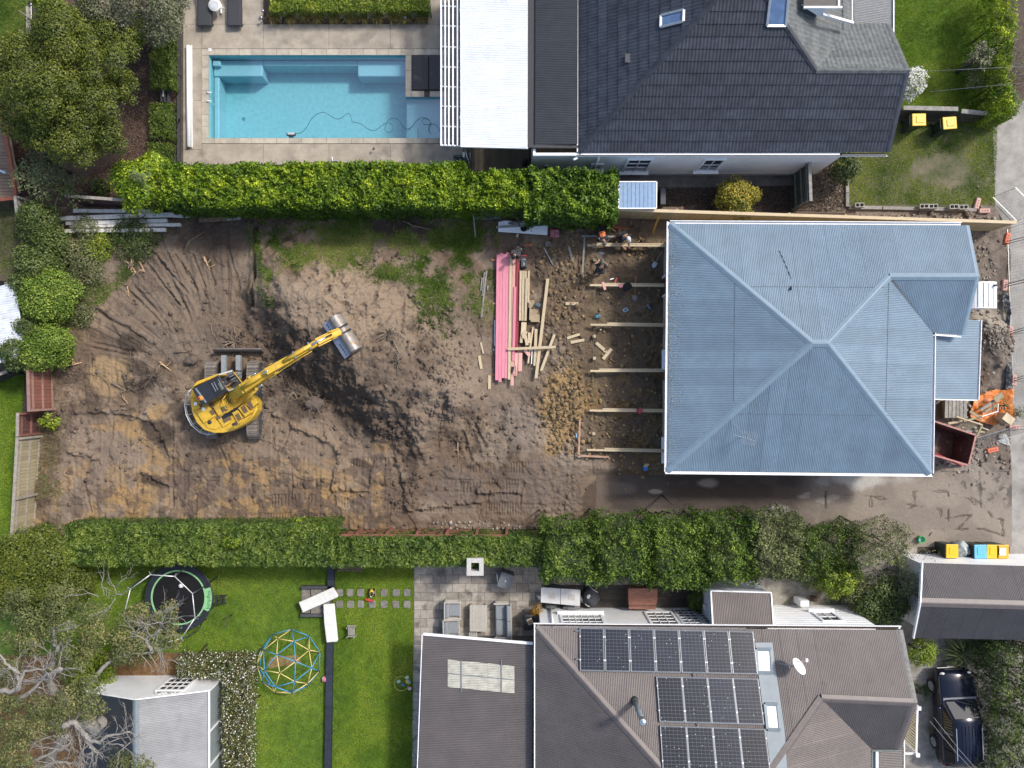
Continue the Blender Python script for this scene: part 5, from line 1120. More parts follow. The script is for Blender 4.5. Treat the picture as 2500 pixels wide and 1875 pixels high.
BUSHY=tint_mat('mid_green_leaf',[(0.0229,0.0413,0.0105),(0.0573,0.0935,0.0193),(0.128,0.167,0.0397),(0.254,0.276,0.0796)],[0,.4,.75,1],.5,.4,.2)
BRIGHT=tint_mat('bright_leaf',[(0.0359,0.0783,0.00696),(0.115,0.188,0.0116),(0.276,0.345,0.0232),(0.522,0.533,0.0696)],[0,.4,.75,1],.5,.4,.2)
GOLD=tint_mat('golden_leaf',[(0.0725,0.087,0.0174),(0.174,0.189,0.029),(0.435,0.362,0.0435),(0.696,0.435,0.0725)],[0,.4,.75,1],.5,.3,.2)
FERN=tint_mat('fern_frond',[(0.058,0.087,0.0362),(0.145,0.189,0.0798),(0.275,0.319,0.145)],None,.6,.3,.2)
rg=np.random.RandomState(99)
def w2(px,py,z):q=P(px,py,z);return q.x,q.y
def bush(lab,px,py,rpx,h,m,seed,dens=420,L=.10,W=.05,cat='shrub',n=22,rs=None,name='shrub',group=None,trunk=.05,ell=1.0,tm=None,cz=.55,wild=.7,nl=8):
 z=h*cz;c=w2(px,py,z+h*.15);R=rpx*S*(H-z)/H;rn=np.random.RandomState(seed);bl=crown_blobs((c[0],c[1],z),(R*.78,R*.78*ell,h-z),n,rs or R*.34,rn,-.45)
 return plant(name,lab,cat,(c[0],c[1],0),bl,dens,L,W,m,seed,group,trunk,tm,None,wild=wild,nl=nl)
 # long lime hedge in three runs, and the round darker bush at its end
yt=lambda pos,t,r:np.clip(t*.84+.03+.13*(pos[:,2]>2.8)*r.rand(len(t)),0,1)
LH='long lime hedge along the pool'
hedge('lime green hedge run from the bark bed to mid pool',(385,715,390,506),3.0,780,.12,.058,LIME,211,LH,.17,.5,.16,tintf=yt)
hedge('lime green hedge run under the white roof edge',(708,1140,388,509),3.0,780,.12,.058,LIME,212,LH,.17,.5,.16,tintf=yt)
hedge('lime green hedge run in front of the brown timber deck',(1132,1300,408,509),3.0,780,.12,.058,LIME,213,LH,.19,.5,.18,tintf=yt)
hedge('rounded glossy green bush ending the lime hedge',(1280,1515,404,536),3.1,560,.15,.075,LIMED,214,None,.26,.7,.22,name='round_bush',cat='bush')
bush('looser lime bush at the left end of the long hedge',345,452,72,2.6,LIME,215,420,.13,.065,'shrub',18)
bush('small grey green tuft standing in the lime bush',358,447,30,3.1,FERN,216,900,.09,.03,'shrub',10)
# low dark ground hedges in the bark bed
GC='low dark hedge strips in the bark bed'
for x0,x1,y0,y1,lab,s in((366,420,-40,215,'longest low hedge strip beside the lounger end of the deck',221),(364,416,246,338,'short low hedge strip below the dark garden box',222),(360,412,344,402,'last low hedge strip next to the lime bush',223)):
 hedge(lab,(x0-4,x1+4,y0,y1),.8,1000,.08,.034,DARKH,s+5,GC,.12,.4,.08,tintf=lambda p,t,r:t+.12)
 # big trees, top left
r_=np.random.RandomState(5);B1=[]
for px,py,cz,R in((55,165,4.2,78),(150,110,4.6,80),(232,165,4.3,78),(120,235,4.9,84),(225,268,4.2,74),(40,262,3.9,60),(285,105,3.9,50),(160,335,4.0,70),(262,335,3.4,48),(85,320,3.6,52),(300,215,3.5,42),(210,60,4.0,46)):
 c=P(px,py,cz);R*=S*(H-cz)/H;B1+=crown_blobs((c.x,c.y,cz),(R*.82,R*.82,R*.75),12,R*.36,r_,-.3)
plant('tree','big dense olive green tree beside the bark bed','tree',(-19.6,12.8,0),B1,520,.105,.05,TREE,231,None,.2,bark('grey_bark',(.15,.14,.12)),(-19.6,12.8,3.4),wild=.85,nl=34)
r_=np.random.RandomState(6);plant('tree','greyish loose tree at the top edge behind the dense tree','tree',(-16.6,16.6,0),crown_blobs((-16.7,16.9,3.2),(2.5,1.6,1.7),26,.6,r_),420,.11,.045,GREYT,232,None,.12,bark('grey_bark'),None,wild=.9,nl=16)
bush('yellow green shrub between the grey tree and the bark',328,62,34,2.0,BRIGHT,233,420,.12,.06)
bush('small lime shrub by the far left lawn edging',112,10,30,2.6,BRIGHT,234,420,.13,.065)
def frond_plant(lab,px,py,R,h,n,seed,m=FERN,cat='tree fern',name='tree_fern',droop=.5,lw=.35):
 t=thing(name,lab,cat,P(px,py));g=np.random.RandomState(seed);c=P(px,py,h);V,N_=[],[]
 mb=MB();mb.tube([(c.x,c.y,0),(c.x,c.y,h)],[.12,.08],7);mb.build('trunk',bark(),t,True);tt=[]
 rib=MB()
 for k in range(n):
  a=k*2.4+g.rand()*.5;ln=R*(.7+.4*g.rand());rise=.35+.3*g.rand();pts=[]
  for i in range(7):s=i/6;pts.append(np.array([c.x+math.cos(a)*ln*s,c.y+math.sin(a)*ln*s,h+rise*math.sin(s*2.2)-droop*s*s]))
  rib.tube([tuple(p)for p in pts],[.016*(1-.8*i/6)for i in range(7)],4)
  for q in range(46):s=g.rand();i=min(5,int(s*6));f=s*6-i;p=pts[i]*(1-f)+pts[i+1]*f;w=lw*math.sin(math.pi*min(1,s*.9+.1))*(g.rand()*2-1);V.append(p+np.array([-math.sin(a)*w,math.cos(a)*w,.02*g.normal()]));N_.append(np.array([0,0,1])+.35*g.normal(size=3));tt.append(g.rand())
 rib.build('rib',mat('fern_rib',(.16,.15,.07),.7),t,True);leaf_obj('foliage',np.array(V),np.array(N_),.14,.05,m,np.array(tt),g,t)
frond_plant('pale tree fern by the neighbouring deck corner',82,432,1.15,2.3,14,241);frond_plant('darker tree fern between the dense tree and the sagging fence',155,455,1.5,1.9,15,242,BUSHY);frond_plant('small fern under the big dense tree',120,395,1.0,1.6,12,243,BUSHY)
bush('small dark leaf clump on the mulch above the fence',245,458,22,.6,BUSHY,244,420,.12,.06)
# clipped hedge, tufts and stepping stones in the top planter
sheet('garden_bed',[(644,-60),(1046,-60),(1044,58),(643,59)],M_mulch,.012)
hedge('clipped bright green box hedge behind the grass tufts',(655,1050,-60,27),.95,1000,.075,.035,BRIGHT,252,None,.07,.35,.05)
TUFT=tint_mat('rust_tuft',[(0.087,0.0653,0.0217),(0.217,0.16,0.0435),(0.406,0.304,0.102),(0.174,0.203,0.058)],None,.7,.3,.1)
def tuft(lab,px,py,R,h,n,seed,m=TUFT,name='grass_tuft',cat='grass tuft',group=None,w=.012):
 t=thing(name,lab,cat,P(px,py),group);g=np.random.RandomState(seed);c=P(px,py);V=[];F=[];T=[]
 for k in range(n):
  a=g.rand()*6.28;ln=R*(.4+.8*g.rand());hh=h*(.5+.6*g.rand());o=g.normal(size=2)*.05;d=np.array([math.cos(a),math.sin(a)]);s=np.array([-d[1],d[0]])*w;p0=np.array([c.x,c.y])+o
  i=len(V);m1=p0+d*ln*.45;e=p0+d*ln
  V+=[(*(p0-s),.02),(*(p0+s),.02),(*(m1+s),hh),(*(m1-s),hh),(*(e+s*.2),hh*.65),(*(e-s*.2),hh*.65)];F+=[(i,i+1,i+2,i+3),(i+3,i+2,i+4,i+5)];T+=[g.rand()]*6
 np_mesh('blade_cluster',np.array(V),np.array(F),m,np.array(T),False,t);return t
for k in range(11):
 x=672+35.5*k+(k%3)*3;tuft('rusty grass tuft, %s in the row before the box hedge'%['first','second','third','fourth','fifth','sixth','seventh','eighth','ninth','tenth','last'][k],x,48,.38,.34,150,300+k,group='rusty grass tufts in the planter')
 if k<10:mb=MB();q=P(x+19,40);mb.box((q.x,q.y,.06),(.28,.26,.08));o=mb.build('paving_block',mat('pale_block',(.33,.31,.27),.9,var=.2,rnd=.1),bevel=.01);tag(o,'pale square block, %s from the left between the grass tufts'%['first','second','third','fourth','fifth','sixth','seventh','eighth','ninth','tenth'][k],'paving block','pale blocks between the grass tufts')
for k,(x,y,lab)in enumerate(((644,52,'left corner'),(992,52,'right end'),(1034,32,'back right'),(648,36,'back left'))):mb=MB();q=P(x,y);mb.lathe((q.x,q.y,0),[(.03,0),(.03,.3),(.07,.32),(.08,.38),(.04,.42)],10);o=mb.build('garden_light',M_galv,None,True);tag(o,'small silver garden spotlight at the %s of the planter'%lab,'garden light','garden spotlights of the planter')
# front gardens, top right
bush('shrub covered in white blossom at the tiled house corner',2225,205,42,1.7,tint_mat('white_blossom',[(0.116,0.174,0.0435),(0.145,0.203,0.058),(0.75,0.74,0.68),(0.85,0.84,0.8)],[0,.38,.45,1],.6,.3,.1),321,500,.075,.055,n=16)
bush('bright green leafy shrub under the tiled house eave',2066,402,42,1.6,BUSHY,322,420,.13,.065,n=14)
bush('gold and green spreading shrub in the dark mulch',1798,482,52,1.8,GOLD,323,420,.10,.05,n=20,wild=.9)
hedge('bright shaggy conifer hedge along the right lawn',(2432,2492,-60,280),2.2,560,.11,.045,LIME,325,None,.3,.7,.25,tintf=lambda p,t,r:t+.22)
frond_plant('spindly pale shrub with drooping leaves on the right lawn',2385,142,.75,1.5,12,326,GREYT,'shrub','shrub',.2,.2)
bush('dark round shrub at the end of the retaining wall',2448,250,42,1.4,DARKH,327,520,.09,.045,n=16)
def bare_bush(lab,px,py,R,h,n,seed,m,name='bare_shrub',cat='shrub',leaf=None,rt=.02):
 t=thing(name,lab,cat,P(px,py));g=np.random.RandomState(seed);c=P(px,py);mb=MB();ends=[]
 def br(p,d,l,r,k):
  q=p+d*l*.5+Vector(g.normal(size=3))*l*.08;e=q+(d+Vector(g.normal(size=3))*.3).normalized()*l*.5;mb.tube([p,q,e],[r,r*.8,r*.55],5 if k>1 else 4)
  if k==0:ends.append(e);return
  for _ in range(3 if k>1 else 2):dd=(d+Vector(g.normal(size=3))*.55);dd.z=max(dd.z,-.15);br(e if _<2 else q,dd.normalized(),l*.72,r*.55,k-1)
 for k in range(n):a=k*6.28/n+g.rand();br(Vector((c.x,c.y,.05)),Vector((math.cos(a)*R*.8,math.sin(a)*R*.8,h)).normalized(),math.hypot(R,h)*.5,rt,3)
 mb.build('branches',m,t,True)
 if leaf:E_=np.array([tuple(e)for e in ends]);E_=E_[np.repeat(np.arange(len(E_)),leaf[1])]+g.normal(size=(len(E_)*leaf[1],3))*.13;leaf_obj('foliage',E_,np.array([0,0,1.0])+.6*g.normal(size=(len(E_),3)),.08,.035,leaf[0],g.rand(len(E_)),g,t)
 return t
M_twig=mat('pale_grey_twig',(.22,.205,.18),.85,var=.25,scale=12);M_twigb=mat('brown_twig',(.17,.125,.09),.9,var=.3,scale=12)
bare_bush('bare twiggy grey shrub beside the road corner',2462,190,.9,1.3,7,331,M_twig,leaf=(OLIVE,3));bare_bush('red brown twiggy shrub at the right edge',2470,222,.6,.8,6,332,mat('rust_twig',(.22,.12,.075),.9));bush('olive shrub in the shade beside the spindly one',2400,175,48,1.0,OLIVE,333,420,.09,.04,n=14)
# bushes along the west boundary
WB='bushes along the west boundary'
for px,py,r,h,m,lab,s in((88,540,44,2.2,BUSHY,'leafy bush above the white tarpaulin',341),(118,590,38,2.0,BUSHY,'leafy bush right of the white tarpaulin',342),(92,655,46,2.3,BUSHY,'leafy bush just below the white tarpaulin',343),(112,725,58,2.5,CAM,'broad dark bush beside the tin shed corner',344),(68,700,40,2.2,BUSHY,'bush overhanging the top of the tin shed',345),(100,845,52,2.4,CAM,'bush hanging over the lower tin shed roof',346),(48,862,42,2.4,BUSHY,'bush in front of the dark fence panel',347),(140,842,36,1.8,CAM,'small bush above the red fence bay',348),(75,800,36,2.2,BUSHY,'bush against the middle of the tin shed roof',349),(70,615,26,1.6,BUSHY,'little bush under the tarpaulin edge',350)):
 bush(lab,px,py,r,h,m,s,430,.11,.055,'bush',26,r*S*.42,'bush',WB,wild=1.0)
SCR=tint_mat('scrub_leaf',[(0.0435,0.0508,0.0261),(0.102,0.116,0.0508),(0.189,0.217,0.087),(0.348,0.319,0.189)],None,.6,.3,.15)
for px,py,r,h,m,lab,s in((185,620,46,.9,SCR,'straggly brown green scrub between bushes and scraped soil',351),(235,600,40,.6,BRIGHT,'bright creeping weeds beside the scrub',352),(215,660,40,.7,SCR,'low scrub with pale sticks beside the soil',353),(330,575,60,.5,BUSHY,'low green growth below the white beams',354),(170,705,34,.8,SCR,'scrub at the foot of the broad dark bush',355),(195,770,34,.6,SCR,'dry scrub above the yellowish reeds',356),(210,560,36,.7,SCR,'thin scrub at the left end of the white beams',357)):
 bush(lab,px,py,r,h,m,s,330,.09,.045,'weeds',16,None,'weed_clump','scrub by the west boundary',None,wild=1.0)
bush('vivid green plant sprouting by the dark red bay',118,1030,22,1.3,BRIGHT,358,420,.12,.06,n=10);bush('small spiky green plant at the timber fence foot',112,1300,24,.8,BUSHY,359,420,.16,.05,n=8)
tuft('dry yellowish reeds lying over the soil',185,815,.85,.3,260,360,tint_mat('dry_reed',[(.16,.12,.05),(.27,.22,.10),(.36,.30,.17)],None,.8,.2),'reed_clump','reeds',None,.010)
tuft('brown dead sticks and reeds beside the soil',215,750,.7,.3,160,361,tint_mat('dead_reed',[(.10,.075,.05),(.20,.155,.11),(.33,.27,.2)],None,.8,.2),'reed_clump','reeds',None,.010)
# clipped willow hedge below the site, in runs
hedge('clipped narrow leaved hedge run above the trampoline',(145,815,1280,1386),2.6,700,.16,.036,DARKH,371,'clipped narrow leaved hedge',.11,.5,.10)
hedge('clipped narrow leaved hedge run behind the patio fireplace',(808,1335,1311,1388),2.4,700,.16,.036,DARKH,372,'clipped narrow leaved hedge',.11,.5,.10)
bush('vivid green creeper tuft growing on the clipped hedge',578,1322,30,2.9,BRIGHT,373,420,.12,.06,n=9);bush('pale green fringe of weeds at the hedge top by the red fence',730,1290,34,2.2,BRIGHT,374,360,.10,.05,n=9,ell=.4)
# camellia row
CR='rounded evergreen trees beside the wet driveway'
for x0,x1,y0,y1,h,m,lab,s in((1316,1475,1276,1432,3.2,CAM,'first evergreen tree of the driveway row next to the clipped hedge',381),(1452,1612,1268,1440,3.5,CAM,'second evergreen tree of the driveway row above the red timber chest',382),(1588,1745,1268,1452,3.5,CAM,'third evergreen tree of the driveway row left of the entrance porch',383),(1718,1868,1262,1436,3.7,CAM,'fourth evergreen tree of the driveway row above the entrance porch',384),(1838,1976,1258,1432,3.8,OLIVE,'olive grey tree ending the driveway row',385)):
 hedge(lab,(x0,x1,y0,y1),h,430,.115,.052,m,s,CR,.24,.7,.34,'evergreen_tree',None,.9,10,'tree')
hedge('dark shrub thicket behind the olive tree',(1955,2120,1284,1425),2.3,430,.10,.05,DARKH,386,None,.35,.8,.35,'shrub',None,.9,8,'shrub');hedge('brownish green shrub arching over bare branches',(2085,2240,1280,1392),2.7,330,.09,.04,OLIVE,387,None,.35,.8,.4,'shrub',None,.95,8,'shrub')
bare_bush('bare grey branching shrub beside the garage',2160,1390,1.35,1.6,8,388,M_twig,leaf=(OLIVE,2),rt=.035);bush('lime green citrus shrub in the sandy bed',2042,1408,50,1.9,BRIGHT,389,420,.12,.06,n=16);bush('yellowish shrub hugging the bare branches',2105,1450,42,1.2,OLIVE,390,380,.09,.04,n=14)
bush('bushy green shrub behind the brown roof corner',2150,1475,66,1.8,BUSHY,391,430,.11,.055,n=22);bush('grey green twiggy shrub over the garage corner',2225,1430,40,2.6,OLIVE,392,300,.08,.035,n=12);bush('round green shrub between the brown house and the garage',2248,1592,40,1.5,BRIGHT,393,430,.11,.055,n=14)
tuft('large flax clump in front of the dark car',2330,1585,.95,.8,300,394,tint_mat('flax_leaf',[(.04,.055,.015),(.10,.125,.04),(.20,.22,.08)],None,.5,.4,.1),'flax','flax',None,.022);tuft('smaller flax clump beside the big one',2395,1580,.75,.6,200,395,MATS['flax_leaf'],'flax','flax',None,.02)
hedge('tall dark green hedge at the right of the parked car',(2422,2600,1572,1960),2.3,430,.11,.055,BUSHY,397,None,.45,.8,.28)
bush('dark green ball shrub on the dark decking',1712,1468,30,1.1,DARKH,399,900,.07,.03,n=14)
# bottom left trees and the white flowering hedge
bush('round glossy green tree at the fence corner',88,1400,108,3.2,TREE,401,480,.12,.06,'tree',46,None,'tree',None,.12,nl=20);bush('olive green shrub at the foot of the timber fence',60,1330,46,2.0,OLIVE,402,420,.10,.05,n=16)
r_=np.random.RandomState(8);PB=[]
for px,py,cz,R,n in((150,1545,5.2,92,13),(285,1548,5.0,72,10),(60,1510,5.2,66,7),(40,1765,5.5,66,8),(140,1728,5.4,52,6),(212,1712,5.3,52,7),(60,1855,5.4,52,5),(330,1862,5.0,34,3),(20,1620,5.3,40,3)):
 c=P(px,py,cz);R*=S*(H-cz)/H;PB+=crown_blobs((c.x,c.y,cz),(R,R,.55),n,.42,r_,-.2)
def limb_tree():
 t=thing('gnarled_tree','spreading tree with rusty green leaves and pale grey limbs','tree',(-18.5,-15.5,0));g=np.random.RandomState(88)
 pos,nr,i,r=shell_points(PB,int(sum(2*math.pi*b[3]**2 for b in PB)*300),g,.5,.3);bt=g.rand(len(PB));leaf_obj('crown',pos,nr+np.array([0,0,.4])+g.normal(size=nr.shape)*.45,.11,.05,POHU,np.clip(.3*bt[i]+.65*g.rand(len(pos)),0,1),g,t)
 mg=mat('silver_grey_bark',(.25,.232,.205),.9,var=.3,scale=10,bump=.5);mb=MB();mb.tube([(-18.5,-15.6,0),(-18.7,-15.4,2),(-18.4,-15.2,3.6)],[.34,.28,.24],10);tr=mb.build('trunk',mg,t,True)
 tw=MB()
 def sm(pts,n=5):
  q=[pts[0]]+list(pts)+[pts[-1]];o=[]
  for k in range(1,len(q)-2):
   for s in range(n):t_=s/n;a,b,c,d=[Vector(v)for v in q[k-1:k+3]];o.append(.5*((2*b)+(c-a)*t_+(2*a-5*b+4*c-d)*t_**2+(3*b-a-3*c+d)*t_**3))
  return o+[Vector(pts[-1])]
 def side(p,d,l,r,k):
  d=(d+Vector((g.normal()*.35,g.normal()*.35,g.normal()*.12))).normalized();m=p+d*l*.5+Vector((g.normal()*l*.10,g.normal()*l*.10,0));e=m+(d+Vector((g.normal()*.4,g.normal()*.4,0))).normalized()*l*.5;tw.tube([p,m,e],[r,r*.7,r*.35],4)
  if k:
   for b in(m,e,m.lerp(e,.5)):side(b,d,l*.55,r*.5,k-1)
 def limb(pts,r):
  pts=[Vector(p)+Vector((g.normal()*.03,g.normal()*.03,0))for p in sm(pts)];n=len(pts);mb=MB();mb.tube(pts,[r*(1-.75*k/(n-1))*(1+.08*g.normal())for k in range(n)],8);mb.build('limb',mg,t,True)
  for k in range(2,n):
   if g.rand()<.8:dd=(pts[k]-pts[k-1]).normalized();s_=Vector((-dd.y,dd.x,.1))*(1 if g.rand()<.5 else-1);side(pts[k],(dd*.7+s_).normalized(),.35+.45*g.rand(),.022,2)
 Q=lambda x,y,z:tuple(P(x/2.885,1300+y/2.885,z+.55))
 limb([Q(330,1660,3.8),Q(420,1480,4.6),Q(470,1440,4.9),Q(380,1430,5.2)],.24);limb([Q(450,1370,5.3),Q(520,1340,5.3),Q(590,1420,5.4),Q(660,1475,5.5),Q(780,1430,5.6),Q(910,1405,5.7)],.13);limb([Q(600,1440,5.2),Q(640,1510,5.3),Q(685,1560,5.3)],.10)
 limb([Q(340,1000,4.4),Q(370,900,4.9),Q(430,780,5.3)],.22);limb([Q(390,800,5.2),Q(380,680,5.6)],.10);limb([Q(340,1010,5.4),Q(430,960,5.7),Q(350,990,5.5),Q(250,1050,5.3)],.10)
 limb([Q(0,1110,5.2),Q(120,1110,5.3),Q(130,1010,5.4),Q(60,930,5.5),Q(0,860,5.5)],.12);limb([Q(120,1100,5.4),Q(180,980,5.5),Q(330,960,5.6)],.08);limb([Q(130,1180,4.8),Q(200,1130,5.0),Q(330,1000,5.2)],.14);limb([Q(160,1640,4.6),Q(300,1580,4.9),Q(430,1530,5.0),Q(500,1480,5.1)],.09);limb([Q(250,1660,4.4),Q(430,1620,4.6),Q(560,1640,4.6)],.1)
 limb([Q(1080,850,4.4),Q(1020,760,4.6),Q(960,720,4.7)],.09);limb([(-18.4,-15.2,3.4),Q(380,1100,4.2),Q(345,1000,4.5)],.26);limb([(-18.4,-15.2,3.4),Q(500,1250,4.4),Q(800,900,4.6),Q(1080,850,4.4)],.14)
 for cx,cy,n in((780,450,7),(1090,640,9),(1080,820,8),(250,1020,8),(560,1560,10),(860,1480,8),(420,1640,7)):
  for _ in range(n):a=g.rand()*6.28;side(Vector(Q(cx+g.normal()*40,cy+g.normal()*40,5.0)),Vector((math.cos(a),math.sin(a),.2)),.5+.4*g.rand(),.02,2)
 o=tw.build('twigs',mat('silver_twig',(.27,.25,.225),.9,var=.2),t,True);o['kind']='stuff'
limb_tree()
r_=np.random.RandomState(9);RB=[]
for px,py,cz,R,n in((375,1545,4.3,46,8),(412,1505,4.4,24,4),(420,1560,4.4,20,3),(340,1500,4.3,26,4),(330,1580,4.2,40,6)):
 c=P(px,py,cz);R*=S*(H-cz)/H;RB+=crown_blobs((c.x,c.y,cz),(R,R,.4),n,.3,r_,-.2)
plant('tree','rust tinted tree hanging over the trampoline edge','tree',(-16.2,-10.6,0),RB,330,.11,.05,POHU,403,None,.12,mat('silver_grey_bark',(.25,.232,.205),.9),(-16.2,-10.6,3.6),nl=12,wild=.9)
FLOW=tint_mat('white_flower_hedge',[(0.0449,0.0678,0.0174),(0.0992,0.129,0.029),(0.18,0.173,0.058),(0.198,0.184,0.0696),(0.8,0.78,0.7),(0.8,0.8,0.8)],[0,.4,.62,.80,.84,1],.6,.3,.1)
hedge('brown green hedge speckled with white flowers around the sleepout',(536,614,1604,1990),1.2,700,.07,.055,FLOW,406,None,.2,.4,.08,wild=.9,tintf=lambda p,t,r:r.rand(len(t))**1.3)
hedge('shorter run of the white flowered hedge behind the sleepout gable',(425,545,1604,1662),1.2,700,.07,.055,FLOW,407,None,.2,.4,.08,wild=.9,tintf=lambda p,t,r:r.rand(len(t))**1.3)
bush('yellow green shrub in the shade of the gnarled tree',215,1640,60,1.2,BRIGHT,407,360,.12,.05,n=16);bush('low rust tinted spray at the bottom photo edge',372,1862,42,3.0,POHU,410,340,.10,.045,n=10)
# moss strip of the flower bed edge
t=thing('edging_board','thin timber board edging the flower hedge','edging',P(615,1700));mb=MB();mb.bar(P(616,1598,.05),P(612,1990,.05),.06,.12);mb.bar(P(616,1597,.05),P(240,1594,.05),.06,.12);mb.build('board',mat('brown_edge',(.15,.095,.05),.9,var=.3),t)
# ================================================================ EXCAVATOR
M_yel=mat('machine_yellow',(0.58,0.365,0.035),.42,var=.14,scale=5,dirt=((.34,.235,.085),3.5,.58))
M_yeld=mat('worn_yellow',(0.50,0.32,0.04),.5,var=.2,scale=6)
M_cabb=mat('cab_black',(.022,.025,.031),.35,var=.15)
M_steel=mat('muddy_track_steel',(.20,.175,.15),.7,.1,var=.3,scale=9,rnd=.16,bump=.3,dirt=((.13,.10,.08),6,.52))
M_bkt=mat('bucket_steel',(.30,.275,.25),.5,.35,var=.3,scale=5,dirt=((.27,.17,.10),4,.55))
M_bktb=mat('blue_grey_edge',(.24,.28,.36),.45,.2,var=.15)
M_grip=mat('brown_grip_pad',(.13,.085,.05),.9,var=.3,scale=40)
M_chrome=mat('chrome_rod',(.72,.72,.72),.15,1.0)
M_hose=mat('black_hose',(.02,.02,.022),.5)
ZB=max(sz(560,930),sz(530,1000))-.03
def Q4(x,y,z):return P(400+x/4.424,740+y/4.424,z)
ex=thing('excavator','yellow tracked excavator with its boom reaching over the spoil heap','excavator',P(550,985,ZB))
TL,TH,TW=3.62,.80,.56;y1_,y0_=P(616,885,ZB+.8).y,P(616,1069,ZB+.8).y;yc=(y0_+y1_)/2
mb=MB();mb.box((0,0,0),(TW,.155,.035));mb.box((0,.045,.028),(TW,.022,.03));me_shoe=mb.mesh('track_shoe')
for x in(P(514,980,ZB+.8).x,P(616.5,980,ZB+.8).x):
 mb=MB();mb.box((x,yc,ZB+TH/2),(.34,TL-.75,.42));mb.box((x+.22 if x>-13.3 else x-.22,yc,ZB+.42),(.08,TL-.7,.26))
 for s in(-1,1):mb.tube([(x-.2,yc+s*(TL/2-TH/2),ZB+TH/2),(x+.2,yc+s*(TL/2-TH/2),ZB+TH/2)],TH/2-.06,16)
 for k in range(6):mb.tube([(x-.22,yc-1.1+.44*k,ZB+.14),(x+.22,yc-1.1+.44*k,ZB+.14)],.11,10)
 tr=mb.build('track',mat('track_frame',(.06,.06,.062),.6),ex);rad=TH/2;st=TL-TH;per=2*st+2*math.pi*rad;n=46
 for k in range(n):
  s=per*k/n
  if s<st:py,pz,an_=yc-st/2+s,TH,0
  elif s<st+math.pi*rad:a=(s-st)/rad;py,pz,an_=yc+st/2+rad*math.sin(a),rad+rad*math.cos(a),-a
  elif s<2*st+math.pi*rad:py,pz,an_=yc+st/2-(s-st-math.pi*rad),0,math.pi
  else:a=(s-2*st-math.pi*rad)/rad;py,pz,an_=yc-st/2-rad*math.sin(a),rad-rad*math.cos(a),math.pi-a
  o=put('track_shoe',me_shoe,M_steel);o.parent=tr;o.location=(x,py,ZB+pz);o.rotation_euler=(an_,0,0)
  # chassis, dozer blade
mb=MB();cxm=(P(514,980,ZB+.8).x+P(616.5,980,ZB+.8).x)/2;mb.box((cxm,yc,ZB+.55),(1.55,1.5,.4));mb.cyl((cxm,yc-.2),.55,ZB+.7,ZB+1.0,20);mb.build('chassis',mat('chassis_grey',(.07,.072,.075),.6),ex)
mb=MB();a,b=P(517,858,ZB+.62),P(637,858,ZB+.62);prof=[(.10,.0),(.02,.12),(-.02,.3),(.02,.5),(.10,.62),(.17,.62),(.10,.45),(.08,.3),(.10,.12),(.17,0)]
mb.hull2([Vector((a.x,a.y+q,ZB-.05+z))for q,z in prof],[Vector((b.x,a.y+q,ZB-.05+z))for q,z in prof]);bl=mb.build('dozer_blade',mat('muddy_grey_steel',(.15,.13,.115),.7,.1,var=.3,scale=5),ex)
for x0,x1,y0 in((540,555,868),(577,589,868)):mb=MB();p,q=P((x0+x1)/2,y0,ZB+.55),P((x0+x1)/2,925,ZB+.7);mb.bar(p,q,.22,.2);mb.build('blade_arm',mat('grey_arm',(.22,.24,.25),.5),bl)
# upper body
ZU=ZB+1.0;ZT=ZB+1.68
out_=[(310,905),(585,772),(700,940),(830,935),(985,1030),(1013,1075),(1005,1160),(975,1215),(930,1268),(860,1315),(780,1357),(710,1387),(640,1403),(540,1405),(430,1370),(350,1290),(300,1180),(285,1080),(284,990)]
mb=MB();pts=[Q4(x,y,ZT)for x,y in out_];mb.prism([(p.x,p.y)for p in pts],ZU,ZT);up=mb.build('upper_body',M_yel,ex,bevel=.05,seg=3)
def plate(poly,z0,z1,m,name,par=ex,bev=.015,inset=0.0):mb=MB();mb.prism([tuple(Q4(x,y,z1)[:2])for x,y in poly],z0,z1,inset);return mb.build(name,m,par,bevel=bev)
plate([(340,1165),(480,1110),(560,1215),(430,1300)],ZT,ZT+.12,M_yel,'engine_hood');plate([(300,1010),(400,1130),(340,1160),(305,1150),(292,1060)],ZT,ZT+.07,M_yel,'rear_cover')
plate([(440,1305),(545,1240),(620,1330),(560,1370),(470,1350)],ZT,ZT+.05,M_yel,'rear_cover');plate([(560,1230),(640,1185),(720,1290),(640,1340)],ZT,ZT+.09,M_yel,'side_cover')
plate([(800,1135),(870,1085),(950,1180),(880,1230)],ZT,ZT+.22,M_yel,'step_box');plate([(735,1185),(800,1150),(850,1240),(790,1280)],ZT,ZT+.12,M_yel,'step_box');plate([(880,1085),(985,1035),(1010,1080),(935,1150)],ZT,ZT+.30,M_yel,'step_box');plate([(530,1120),(610,1075),(670,1190),(590,1220)],ZT,ZT+.16,M_yeld,'tank_cover')
plate([(615,1225),(800,1115),(825,1155),(640,1265)],ZT,ZT+.10,M_black,'dark_grille',bev=.005)
for x,y,w,h,dz in((650,1140,62,50,.17),(522,1180,40,55,.135),(680,1258,90,40,.10),(803,1228,45,70,.13),(868,1148,48,80,.235),(932,1100,45,78,.315),(588,1235,45,40,.10),(525,1122,60,40,.03),(378,1118,58,40,.03)):
 a=math.radians(-30);c,s=math.cos(a),math.sin(a);plate([(x+c*u*w/2-s*v*h/2,y+s*u*w/2+c*v*h/2)for u,v in((-1,-1),(1,-1),(1,1),(-1,1))],ZT+dz-.02,ZT+dz+.012,M_grip,'grip_pad',bev=0)
